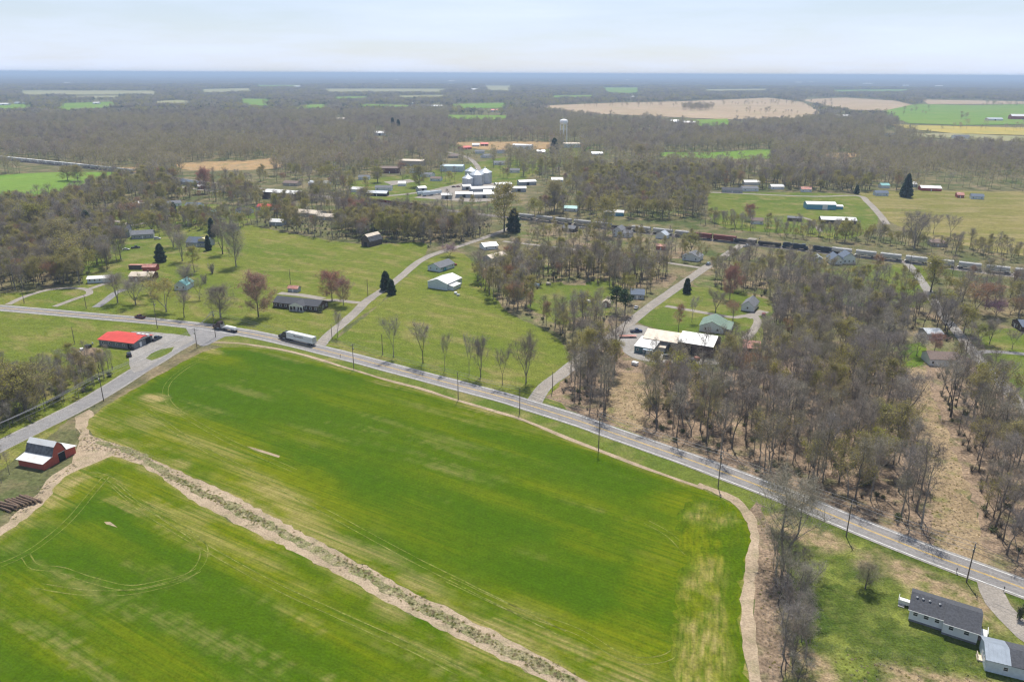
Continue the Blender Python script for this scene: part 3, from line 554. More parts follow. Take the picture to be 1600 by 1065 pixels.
def rdir(rs, up=0.0):
    v = rs.normal(size=3); v[2] += up; return v / max(np.linalg.norm(v), 1e-6)
def add_twig(mb, p, d, L, w, rs, m=1):
    a = np.cross(d, rdir(rs)); a = a / max(np.linalg.norm(a), 1e-6) * w * .5
    mb.tri(p - a, p + a, p + d * L, m)
def add_leaf(mb, p, s, rs, m):
    a, b = rdir(rs) * s, rdir(rs) * s
    mb.quad(p - a * .5, p + b * .5, p + a * .5, p - b * .5, m)
def gen_tree(seed, H, Rc, bole, tr, nl=16, nb=5, nt=7, tw=.07, tl=1.3, lean=.6, fork=0, buds=0, bs=.3, bm='olive_buds', nbr2=None, shape='forest', twm='bare_twigs', segs=6, fuzz=2, fw=.034):
    """returns (wood, crown): tapered trunk with limbs and branches; twig tips, buds or leaves"""
    rs = np.random.RandomState(seed); wood, crown = MB(), MB(); tips = []
    TM = TI[twm]
    def limb(p, d, L, r, n=3, k=4, droop=.0, minr=.25):
        pts = [np.array(p)]; d = d / np.linalg.norm(d)
        for i in range(n):
            d = d + rs.normal(size=3) * .14; d[2] += .10 - droop; d /= np.linalg.norm(d); pts.append(pts[-1] + d * L / n)
        for i in range(n): wood.tube(pts[i], pts[i + 1], r * (1 - i / n * (1 - minr)), r * (1 - (i + 1) / n * (1 - minr)), k)
        return pts
    top = H * .93; n = 7; path = [np.zeros(3)]
    for i in range(1, n + 1):
        path.append(np.array([rs.normal() * .018 * H * i / n, rs.normal() * .018 * H * i / n, top * i / n]))
    leaders = []
    if fork:
        kf = max(1, int(n * bole)); base = path[:kf + 1]
        for i in range(kf): wood.tube(base[i], base[i + 1], tr * (1.25 if i == 0 else 1.0) * (1 - .12 * i), tr * (1 - .12 * (i + 1)), segs)
        for q in range(fork):
            az = 2 * math.pi * (q + rs.rand() * .5) / fork; dd = np.array([math.cos(az) * .42, math.sin(az) * .42, 1.0])
            pts = limb(base[-1], dd, (H - base[-1][2]) * .92, tr * .62, 5, 5); leaders.append((pts, tr * .62))
    else:
        for i in range(n): wood.tube(path[i], path[i + 1], tr * (1.2 if i == 0 else 1) * (1 - .86 * i / n), tr * (1 - .86 * (i + 1) / n), segs)
        leaders.append((path, tr))
    for j in range(nl):
        pts, r0 = leaders[j % len(leaders)]; m_ = len(pts) - 1
        t = (bole + (1 - bole) * ((j + rs.rand()) / nl) ** .85) if not fork else .25 + .72 * ((j + rs.rand()) / nl)
        f = min(t * m_, m_ - 1e-3); i = int(f); p = pts[i] + (pts[i + 1] - pts[i]) * (f - i)
        u = (t - bole) / (1 - bole) if not fork else t
        env = {'forest': math.sin(math.pi * min(1, .18 + .82 * u)) ** .7, 'round': math.sin(math.pi * min(.97, .12 + .85 * u)) ** .6, 'vase': .45 + .55 * u}[shape]
        az = j * 2.4 + rs.rand() * 1.1; L = Rc * env * (.75 + .45 * rs.rand()); L = max(L, Rc * .25)
        d = np.array([math.cos(az), math.sin(az), lean + .5 * rs.rand() + .5 * u]); d /= np.linalg.norm(d)
        lr = max(.025, r0 * (1 - .8 * t) * .42)
        lp = limb(p, d, L * 1.15, lr, 3, 4)
        for b in range(nb):
            s = (.25 + .75 * (b + rs.rand()) / nb) * 3; k = min(int(s), 2); q = lp[k] + (lp[k + 1] - lp[k]) * (s - k)
            bd = d * .7 + rs.normal(size=3) * .55; bd[2] += .25; bl = (.9 + L * .32) * (.6 + .6 * rs.rand())
            bp = limb(q, bd, bl, max(.018, lr * .4), 2, 3)
            for t_ in range(nt):
                w = rs.rand(); q2 = bp[0] + (bp[1] - bp[0]) * w * 2 if w < .5 else bp[1] + (bp[2] - bp[1]) * (w * 2 - 1)
                td = bd * .6 / np.linalg.norm(bd) + rs.normal(size=3) * .6; td[2] += .2; td /= np.linalg.norm(td)
                Lt = tl * (.5 + .9 * rs.rand()); add_twig(crown, q2, td, Lt, tw * (.6 + .8 * rs.rand()), rs, TM); tips.append(q2 + td * Lt * (.3 + .7 * rs.rand()))
    for p in list(tips):
        for k in range(fuzz):
            add_twig(crown, p + rs.normal(size=3) * .45, rdir(rs, .35), tl * (.5 + .7 * rs.rand()), fw * (.6 + .8 * rs.rand()), rs, TM)
    if buds:
        bmi = TI[bm]
        for k in range(buds):
            p = tips[rs.randint(len(tips))] + rs.normal(size=3) * .35; add_leaf(crown, p, bs * (.6 + .8 * rs.rand()), rs, bmi)
    return wood, crown
def gen_conifer(seed, H, Rc, mat='evergreen_needles', n=1500, irregular=.2, base=.03, bulge=1.0):
    rs = np.random.RandomState(seed); wood, crown = MB(), MB(); mi = TI[mat]
    wood.tube((0, 0, 0), (0, 0, H * .9), H * .022, H * .004, 6)
    lob = rs.rand(12) * irregular
    for k in range(n):
        t = rs.rand() ** 1.25; z = H * (base + (1 - base) * t); az = rs.rand() * 2 * math.pi
        r = Rc * min(1, (1 - t) ** (.8 if bulge == 1.0 else .55)) * min(1, .6 + 3 * t) * (1 - lob[int(az / 6.2832 * 12) % 12]) * (1 - irregular * (.5 + .5 * math.sin(z * 2.1 + az * 2 + seed))) * (.45 + .55 * rs.rand() ** .35) + .06
        p = np.array([r * math.cos(az), r * math.sin(az), z]); o = np.array([math.cos(az), math.sin(az), -.25 + rs.normal() * .3])
        L = .13 * H ** .6 + .35 * rs.rand() + .25; sd = np.cross(o, rdir(rs)); sd = sd / max(np.linalg.norm(sd), 1e-6) * L * .42
        crown.quad(p - o * L * .5, p + sd, p + o * L * .6, p - sd * .8, mi)
    for k in range(14):
        z = H * (.1 + .75 * rs.rand()); az = rs.rand() * 6.28; r = Rc * .7 * (1 - z / H); wood.tube((0, 0, z), (r * math.cos(az), r * math.sin(az), z + .1), H * .006, .01, 3)
    return wood, crown
def gen_pine(seed, H, Rc):
    rs = np.random.RandomState(seed); wood, crown = MB(), MB()
    wood.tube((0, 0, 0), (.2, .1, H * .55), H * .02, H * .014, 6); wood.tube((.2, .1, H * .55), (0, 0, H * .95), H * .014, H * .004, 6)
    for k in range(22):
        z = H * (.42 + .53 * rs.rand()); az = rs.rand() * 6.28; r = Rc * (.5 + .6 * rs.rand()) * (1.15 - .8 * (z / H - .42) / .53)
        e = np.array([r * math.cos(az), r * math.sin(az), z + r * .2]); wood.tube((0, 0, z), e, H * .007, .03, 4)
        for q in range(60):
            p = e * np.array([.35, .35, 0]) + np.array([0, 0, z + r * .07]) + rs.rand() * (e - np.array([0, 0, z])) * np.array([.75, .75, .8]) + rs.normal(size=3) * .55
            add_leaf(crown, p, .55 * (.6 + .8 * rs.rand()), rs, TI['pine_needles'])
    return wood, crown
def gen_bush(seed, H, Rc, mat='shrub_leaves', n=350, s=.32, twm='brush_twigs', stems=26):
    rs = np.random.RandomState(seed); wood, crown = MB(), MB(); tips = []
    for k in range(stems):
        az = rs.rand() * 6.28; e = np.array([math.cos(az) * Rc * rs.rand(), math.sin(az) * Rc * rs.rand(), H * (.5 + .5 * rs.rand())])
        wood.tube((e[0] * .15, e[1] * .15, 0), e, .035 * H ** .5, .012, 3, TI[twm] if False else 0)
        for t in range(9):
            p = e * (.35 + .65 * rs.rand()); d = rdir(rs, .6); add_twig(crown, p, d, .35 * H ** .7, .05, rs, TI[twm]); tips.append(p + d * .25)
    for k in range(n):
        p = tips[rs.randint(len(tips))] + rs.normal(size=3) * .15 * H ** .5; p[2] = max(.08, p[2]); add_leaf(crown, p, s * (.6 + .8 * rs.rand()), rs, TI[mat])
    return wood, crown

# kinds -> prototype list of (wood mesh, crown mesh, joined mesh, height, crown radius)
PROTO = {}
def proto(kind, gens):
    lst = []
    for i, ((w, c), H, Rc) in enumerate(gens):
        j = MB(); j.v = w.v + c.v; o = len(w.v); j.f = w.f + [tuple(k + o for k in f) for f in c.f]; j.m = w.m + c.m
        wm = w.mesh(f'{kind}_trunk_mesh', [M_bark]); cm = c.mesh(f'{kind}_crown_mesh', TREE_MATS); jm = j.mesh(f'{kind}_joined_mesh', TREE_MATS)
        lst.append((wm, cm, jm, H, Rc))
    PROTO[kind] = lst
def F(seed, H=19, Rc=3.6, **k): return (gen_tree(seed, H, Rc, k.pop('bole', .38), k.pop('tr', .19), **k), H, Rc)
proto('bare_tree', [F(1, 20, 4.3, nl=17, fuzz=1, tr=.22), F(2, 18, 3.6, nl=15, bole=.42, fuzz=1, tr=.2), F(3, 21, 4.9, nl=19, bole=.33, tr=.26, fuzz=1), F(4, 17, 3.4, nl=14, bole=.3), F(5, 19.5, 4.4, nl=18, fork=2, bole=.3, tr=.27), F(6, 16, 4.0, nl=16, fork=3, bole=.14, tr=.2)])
OPEN = dict(shape='round', lean=.45, nb=6, nt=8, tw=.06, fuzz=5)
proto('open_bare_tree', [F(11, 14, 5.2, bole=.16, tr=.3, nl=24, fork=3, **OPEN), F(12, 15, 4.8, bole=.18, tr=.27, nl=26, fork=4, **OPEN), F(13, 13, 4.8, bole=.12, tr=.25, nl=28, **OPEN), F(14, 14, 3.4, bole=.3, tr=.17, nl=18, fork=2, nb=5, nt=8, shape='round', lean=.9)])
proto('budding_tree', [F(21, 17, 3.9, nl=14, buds=3000, bs=.29, bm='yellow_green_buds'), F(22, 15, 4.3, nl=15, fork=3, bole=.2, buds=3400, bs=.29, bm='yellow_green_buds', shape='round', tr=.22), F(23, 18, 4.2, nl=15, buds=2800, bs=.29, bm='olive_buds'), F(24, 16, 4.4, nl=15, fork=3, bole=.22, buds=3000, bs=.29, bm='olive_buds', shape='round', tr=.22)])
proto('leafing_tree', [F(31, 13, 4.6, nl=18, fork=3, bole=.2, buds=5000, bs=.25, bm='fresh_leaves', shape='round', tr=.24), F(32, 12, 4.2, nl=18, bole=.18, buds=5000, bs=.24, bm='yellow_green_buds', shape='round', tr=.22)])
proto('russet_tree', [F(41, 14, 4.2, nl=18, fork=2, bole=.2, buds=4500, bs=.19, bm='russet_buds', shape='round', tr=.22), F(42, 15, 3.8, nl=16, buds=3600, bs=.19, bm='russet_buds', shape='round', bole=.3)])
proto('red_tree', [F(51, 13, 5.2, nl=32, bole=.12, lean=.25, fuzz=3, buds=11000, bs=.22, bm='red_maple_buds', shape='round', tr=.24), F(52, 13, 4.8, nl=30, bole=.16, lean=.3, fuzz=3, buds=7500, bs=.2, bm='red_maple_buds', shape='round')])
proto('olive_tree', [F(45, 14, 5.6, nl=34, bole=.12, lean=.3, buds=8000, bs=.26, bm='olive_buds', shape='round', tr=.28), F(46, 15, 5.0, nl=30, bole=.16, lean=.35, buds=7000, bs=.26, bm='yellow_green_buds', shape='round', tr=.26)])
proto('pink_tree', [F(61, 7, 3.2, nl=16, fork=3, bole=.15, buds=3500, bs=.16, bm='pink_blossom', shape='round', tr=.13)])
proto('white_tree', [F(65, 8, 3.6, nl=16, fork=3, bole=.15, buds=3500, bs=.16, bm='white_blossom', shape='round', tr=.14)])
proto('evergreen_tree', [(gen_conifer(71, 10, 2.5, irregular=.3, bulge=1.5), 10, 2.5), (gen_conifer(72, 12, 3.2, n=2000, irregular=.35, bulge=1.35), 12, 3.2)])
proto('spruce_tree', [(gen_conifer(75, 14, 3.4, n=2200, irregular=.15), 14, 3.4)])
proto('pine_tree', [(gen_pine(81, 15, 4.2), 15, 4.2), (gen_pine(82, 16, 3.8), 16, 3.8)])
proto('bush', [(gen_bush(91, 2.0, 1.6), 2.0, 1.6), (gen_bush(92, 2.6, 1.8, n=80, s=.2), 2.6, 1.8), (gen_bush(93, 1.4, 1.5, n=260), 1.4, 1.5)])
# low, far versions: a few big sprays are enough at more than 800 m
def F2(seed, H, Rc, bm, n, bs=.55, tw=.2):
    return (gen_tree(seed, H, Rc, .36, .16, nl=10, nb=3, nt=3, tw=tw, tl=2.0, fuzz=2, fw=.16, twm='brush_twigs' if seed != 102 else 'bare_twigs', buds=n, bs=bs, bm=bm, segs=4), H, Rc)  # paler brush colour on far twigs puts their sunlit look into the material
proto('far_tree', [F2(101, 17, 4.6, 'brush_twigs', 150), F2(102, 21, 5.6, 'bare_twigs', 140), F2(103, 18, 4.8, 'brush_twigs', 150), F2(104, 19, 5.2, 'olive_buds', 220), F2(105, 17, 5.2, 'yellow_green_buds', 220), F2(106, 19, 4.8, 'russet_buds', 120)])
def clump(seed, mats, n=9, w=42):
    rs = np.random.RandomState(seed); j = MB()
    for k in range(n):
        cx, cy_ = (rs.rand(2) - .5) * w; H = 14 + 7 * rs.rand(); Rc = 5 + 2.5 * rs.rand(); m = TI[mats[rs.randint(len(mats))]]
        j.tube((cx, cy_, 0), (cx, cy_, H * .7), .3, .15, 3, 0)
        for q in range(46):
            d = rdir(rs, .15) * np.array([Rc, Rc, H * .3]) * rs.rand() ** .33; add_leaf(j, np.array([cx, cy_, H * .66]) + d, 1.9 * (.6 + .8 * rs.rand()), rs, m)
    return (j, MB()), 20, w / 2
proto('far_clump', [clump(111, ['bare_twigs', 'bare_twigs', 'olive_buds']), clump(112, ['bare_twigs', 'brush_twigs']), clump(113, ['bare_twigs', 'olive_buds', 'yellow_green_buds']), clump(114, ['bare_twigs', 'bare_twigs', 'pine_needles'])])

def put_tree(kind, p, label, cat='tree', group=None, h=None, w=None, var=0, rot=0.0, name=None, sc=1.0):
    wm, cm, jm, H, Rc = PROTO[kind][var % len(PROTO[kind])]
    sz = (h / H) if h else sc; sxy = (w / (2 * Rc)) if w else sz
    nm = name or {'open_bare_tree': 'bare_tree'}.get(kind, kind)
    root = tag(link(nm, None, None, (p.x, p.y, 0), rot, (sxy, sxy, sz)), label, cat, group)
    link('trunk', wm, root); link('crown', cm, root); return root

def instancer(name, label, cat, P, kinds, var, rot, scl):
    """woods too many to count: one object, prototypes scattered by geometry nodes. kinds: flat list of prototype meshes"""
    coll = bpy.data.collections.new(name + '_prototypes')
    for i, me in enumerate(kinds): coll.objects.link(bpy.data.objects.new(f'{name}_{i:02d}', me))
    me = bpy.data.meshes.new(name); me.vertices.add(len(P)); me.vertices.foreach_set('co', np.asarray(P, np.float32).ravel())
    a = me.attributes.new('variant', 'INT', 'POINT'); a.data.foreach_set('value', np.asarray(var, np.int32))
    a = me.attributes.new('spin', 'FLOAT_VECTOR', 'POINT'); r = np.zeros((len(P), 3), np.float32); r[:, 2] = rot; a.data.foreach_set('vector', r.ravel())
    a = me.attributes.new('size', 'FLOAT_VECTOR', 'POINT'); a.data.foreach_set('vector', np.asarray(scl, np.float32).ravel())
    me.materials.append(M_twig); me.update()
    o = link(name, me); tag(o, label, cat, kind='stuff')
    ng = bpy.data.node_groups.new(name, 'GeometryNodeTree'); ng.interface.new_socket('Geometry', in_out='INPUT', socket_type='NodeSocketGeometry'); ng.interface.new_socket('Geometry', in_out='OUTPUT', socket_type='NodeSocketGeometry')
    n, l = ng.nodes, ng.links
    gi, go = n.new('NodeGroupInput'), n.new('NodeGroupOutput'); iop = n.new('GeometryNodeInstanceOnPoints'); ci = n.new('GeometryNodeCollectionInfo')
    ci.inputs['Collection'].default_value = coll; ci.inputs['Separate Children'].default_value = True; ci.inputs['Reset Children'].default_value = True
    def na(nm, t): x = n.new('GeometryNodeInputNamedAttribute'); x.data_type = t; x.inputs['Name'].default_value = nm; return x.outputs['Attribute']
    e2r = n.new('FunctionNodeEulerToRotation')
    l.new(gi.outputs[0], iop.inputs['Points']); l.new(ci.outputs[0], iop.inputs['Instance']); iop.inputs['Pick Instance'].default_value = True
    l.new(na('variant', 'INT'), iop.inputs['Instance Index']); l.new(na('spin', 'FLOAT_VECTOR'), e2r.inputs[0]); l.new(e2r.outputs[0], iop.inputs['Rotation'])
    l.new(na('size', 'FLOAT_VECTOR'), iop.inputs['Scale']); l.new(iop.outputs[0], go.inputs[0])
    md = o.modifiers.new('scatter', 'NODES'); md.node_group = ng
    return o

# ---- single trees: (kind, base x, base y, top y, crown width px, variant, label)
def px_width(x, y, w):
    a, b = G(x - w / 2, y), G(x + w / 2, y); return (b - a).length
SINGLES = [
    ('red_tree', 404, 495, 437, 46, 0, 'rosy red budding tree at the left end of the long brick ranch house'),
    ('red_tree', 519, 471, 429, 38, 1, 'larger of two pinkish budding trees at the right end of the brick ranch house'),
    ('red_tree', 537, 477, 440, 26, 1, 'smaller of two pinkish budding trees at the right end of the brick ranch house'),
    ('open_bare_tree', 528, 527, 490, 15, 3, 'slim bare tree beside the lane mouth at the highway'),
    ('open_bare_tree', 615, 558, 498, 22, 3, 'first tall bare tree along the highway pasture, counting from the lane mouth'),
    ('open_bare_tree', 661, 567, 505, 28, 3, 'bushy double trunk bare tree second along the highway pasture'),
    ('open_bare_tree', 695, 579, 524, 14, 3, 'third bare tree along the highway pasture, very slender'),
    ('open_bare_tree', 733, 587, 527, 15, 3, 'fourth bare tree along the highway pasture, slim with narrow crown'),
    ('open_bare_tree', 751, 589, 533, 24, 0, 'fifth bare tree along the highway pasture, forked vase crown'),
    ('open_bare_tree', 785, 601, 546, 18, 3, 'sixth bare tree along the highway pasture'),
    ('open_bare_tree', 822, 598, 526, 30, 1, 'tallest bare tree beside the side road mouth at the pasture end'),
    ('evergreen_tree', 603, 453, 424, 23, 1, 'taller dark cedar of the pair beside the lane'),
    ('evergreen_tree', 612, 460, 437, 17, 0, 'shorter dark cedar of the pair beside the lane'),
    ('evergreen_tree', 252, 409, 381, 22, 1, 'dark round cedar alone on the sloping lawn'),
    ('evergreen_tree', 332, 370, 341, 13, 0, 'tall dark cedar behind the house with the yellow dormer'),
    ('evergreen_tree', 137, 360, 329, 28, 1, 'big dark evergreen at the left edge of the village houses'),
    ('evergreen_tree', 326, 391, 368, 12, 0, 'small cedar in front of the house with the yellow dormer'),
    ('russet_tree', 200, 350, 318, 30, 0, 'rust red tree between the village houses'),
    ('open_bare_tree', 168, 421, 384, 24, 0, 'bare tree above the white trailer home'), ('open_bare_tree', 152, 414, 370, 26, 1, 'tall bare tree left of the one above the trailer home'), ('open_bare_tree', 189, 405, 360, 28, 2, 'dense bare tree left of the parked village cars'), ('budding_tree', 238, 362, 330, 26, 1, 'budding tree right of the tall grey village house'), ('open_bare_tree', 271, 386, 350, 26, 1, 'bare tree left of the house with the yellow dormer'), ('open_bare_tree', 348, 397, 352, 28, 0, 'bare tree right of the house with the yellow dormer'), ('budding_tree', 236, 462, 428, 26, 3, 'budding tree before the right end of the brick village house'), ('olive_tree', 252, 345, 316, 28, 0, 'olive tree beside the village road'), ('open_bare_tree', 312, 468, 436, 18, 3, 'thin bare tree right of the teal roofed garage'), ('olive_tree', 300, 350, 322, 26, 1, 'golden tree between the upper village houses'), ('evergreen_tree', 273, 338, 316, 12, 0, 'small dark cedar beside the upper village house'),
    ('red_tree', 320, 302, 268, 24, 0, 'dark red tree beside the white roofed cottage near the railway'),
    ('olive_tree', 106, 282, 262, 24, 0, 'left olive tree of the clump in the distant green field'), ('olive_tree', 122, 283, 261, 26, 0, 'right olive tree of the clump in the distant green field'),
    ('olive_tree', 60, 372, 322, 44, 1, 'golden green tree rising above the wood at the left edge'), ('olive_tree', 95, 400, 350, 46, 0, 'broad olive tree behind the loop drive wood'), ('olive_tree', 30, 352, 318, 40, 0, 'olive tree high in the wood at the left edge'), ('olive_tree', 478, 332, 312, 22, 1, 'yellow tree behind the pasture belt'), ('olive_tree', 570, 320, 296, 34, 0, 'wide olive tree beside the village road'), ('olive_tree', 500, 310, 284, 36, 0, 'olive tree right of the long brick warehouse'), ('olive_tree', 655, 292, 262, 30, 0, 'olive tree among the village lots'), ('red_tree', 563, 348, 318, 26, 0, 'dark red tree in the belt behind the pasture'), ('olive_tree', 40, 640, 580, 70, 0, 'large olive tree in the hedgerow at the left picture edge'), ('olive_tree', -5, 660, 570, 70, 1, 'golden olive tree cut by the left picture edge'), ('olive_tree', 1013, 300, 276, 40, 0, 'broad olive tree in the wood behind the train'), ('olive_tree', 1046, 296, 274, 36, 1, 'golden tree in the wood behind the train'), ('red_tree', 1022, 293, 272, 18, 0, 'small red tree in the wood behind the train'), ('olive_tree', 866, 330, 288, 34, 0, 'round olive tree above the grey hoppers'), ('olive_tree', 1000, 248, 228, 32, 0, 'olive tree in the far wood below the tan fields'), ('olive_tree', 590, 285, 262, 20, 1, 'golden tree by the village brick block'),
    ('open_bare_tree', 184, 473, 431, 32, 0, 'bare yard tree beside the dark driveway'),
    ('open_bare_tree', 212, 476, 436, 30, 1, 'spreading bare yard tree in front of the brick house'),
    ('budding_tree', 260, 487, 438, 48, 1, 'wide budding tree in front of the teal roofed garage'),
    ('open_bare_tree', 288, 496, 456, 24, 3, 'multi stemmed bare tree by the highway right of the budding tree'),
    ('open_bare_tree', 345, 497, 453, 50, 2, 'wide pale bare thicket tree beside the highway junction'),
    ('open_bare_tree', 294, 449, 416, 26, 1, 'bare tree at the corner of the teal roofed garage'),
    ('budding_tree', 304, 426, 386, 24, 0, 'upright pale budding tree on the lawn behind the garage'),
    ('open_bare_tree', 285, 408, 368, 28, 0, 'bare tree beside the round cedar'),
    ('open_bare_tree', 369, 416, 356, 32, 2, 'tall bare ivy trunked tree at the pasture corner'),
    ('budding_tree', 118, 426, 362, 52, 3, 'big budding tree behind the white trailer home'),
    ('bush', 320, 442, 427, 17, 1, 'small rounded bare bush nearer the garage on the pasture'),
    ('bush', 332, 427, 410, 18, 1, 'bare bush beside the small rounded one on the pasture'),
    ('evergreen_tree', 1073, 458, 435, 15, 0, 'dark conical cedar where the side road bends past the lawn'),
    ('red_tree', 1140, 468, 422, 26, 0, 'bright red maple behind the white cottage lawn'),
    ('pine_tree', 962, 488, 447, 28, 0, 'left pine of the dark group by the side road'),
    ('pine_tree', 976, 493, 449, 26, 1, 'right pine of the dark group by the side road'),
    ('russet_tree', 1060, 519, 478, 18, 1, 'thin orange budding tree on the lawn behind the long white building'),
    ('open_bare_tree', 1081, 503, 465, 14, 3, 'slender bare tree in the middle of the green yard'),
    ('open_bare_tree', 1118, 488, 455, 22, 1, 'bare round crowned tree behind the green roofed house'),
    ('russet_tree', 1145, 501, 470, 24, 0, 'orange budding tree between the green roofed house and white cottage'),
    ('russet_tree', 1524, 489, 442, 42, 0, 'big orange brown tree near the dark roofed house'),
    ('leafing_tree', 1505, 521, 484, 46, 1, 'broad yellow green tree beside the gravel lane at the right'),
    ('leafing_tree', 1529, 537, 509, 32, 0, 'smaller yellow green tree in front of the broad one'),
    ('pink_tree', 1556, 495, 472, 32, 0, 'magenta redbud blossoming beside the dark roofed house'),
    ('white_tree', 1432, 556, 526, 26, 0, 'white blossoming tree at the edge of the cleared strip'),
    ('red_tree', 1460, 549, 524, 26, 1, 'red budding tree among bare trunks beside the white blossom'),
    ('open_bare_tree', 1546, 537, 502, 22, 0, 'bare yard tree left of the blue grey drive'),
    ('open_bare_tree', 1581, 546, 516, 18, 3, 'bare yard tree above the blue grey drive'),
    ('russet_tree', 1369, 434, 400, 22, 1, 'narrow rust coloured tree on the lawn below the railway'),
    ('leafing_tree', 1454, 456, 409, 42, 1, 'spreading yellow green tree beside the gravel lane near the rails'),
    ('leafing_tree', 1320, 378, 350, 34, 1, 'yellow tree behind the railway by the white gabled house'),
    ('leafing_tree', 1079, 396, 366, 42, 0, 'yellow green tree shading the grey cottage by the crossing'),
    ('leafing_tree', 946, 368, 315, 34, 1, 'tall yellow green tree behind the white farmhouse'),
    ('budding_tree', 836, 345, 310, 22, 1, 'yellow budding tree beside the train near the grain yard'),
    ('leafing_tree', 788, 362, 297, 46, 1, 'large golden green tree at the end of the lane by the railway'),
    ('evergreen_tree', 803, 362, 326, 26, 1, 'dark evergreen beside the large golden tree'),
    ('spruce_tree', 1415, 308, 272, 20, 0, 'tall blue green spruce between the far farm sheds'),
    ('evergreen_tree', 1338, 303, 289, 10, 0, 'small dark cedar beside the upper road'),
    ('open_bare_tree', 1428, 388, 333, 34, 1, 'big bare tree between the railway and the tan cottage'),
    ('open_bare_tree', 1458, 366, 336, 16, 3, 'leaning bare tree behind the tan cottage'),
    ('open_bare_tree', 1484, 372, 338, 18, 3, 'bare tree in the far pasture beside the leaning one'),
    ('evergreen_tree', 866, 241, 216, 26, 1, 'dark spreading evergreen at the foot of the water tower'),
    ('evergreen_tree', 912, 241, 229, 14, 0, 'dark evergreen right of the water tower'),
    ('budding_tree', 518, 282, 258, 18, 1, 'pale round blossoming tree behind the village roofs'),
    ('evergreen_tree', 614, 208, 184, 10, 0, 'left spire of the far dark evergreens above the village'),
    ('evergreen_tree', 623, 208, 187, 10, 0, 'right spire of the far dark evergreens above the village'),
    ('pink_tree', 703, 400, 384, 24, 0, 'faded pink redbud behind the grey house on the lane'),
    ('red_tree', 1170, 345, 322, 18, 1, 'pink red tree by the railway opposite the green field'),
    ('open_bare_tree', 1352, 919, 885, 46, 2, 'small round bare tree alone on the lawn of the dark roofed house'),
    ('bush', 1592, 968, 945, 14, 0, 'dark leafy bush right of the driveway at the picture edge'),
    ('open_bare_tree', 1222, 882, 758, 100, 0, 'largest bare tree with heavy limbs beside the highway end of the hedgerow'),
    ('bush', 606, 494, 486, 10, 0, 'low dark bush at the brick house corner'),
]
CLEAR_PX = []        # rectangles of the picture that random trees must not stand in front of
for i, (kind, x, yb, yt, w, var, lab) in enumerate(SINGLES):
    if i == len(SINGLES) - 1: x, yb, yt, w = 501, 488, 478, 10
    p = G(x, yb); put_tree(kind, p, lab, 'bush' if kind == 'bush' else 'tree', None, height_of(x, yb, yt), min(px_width(x, yb, w) * 1.12, 2 * PROTO[kind][var % len(PROTO[kind])][4] * 1.5 * height_of(x, yb, yt) / PROTO[kind][var % len(PROTO[kind])][3]), var, rot=(i * 1.7) % 6.28)

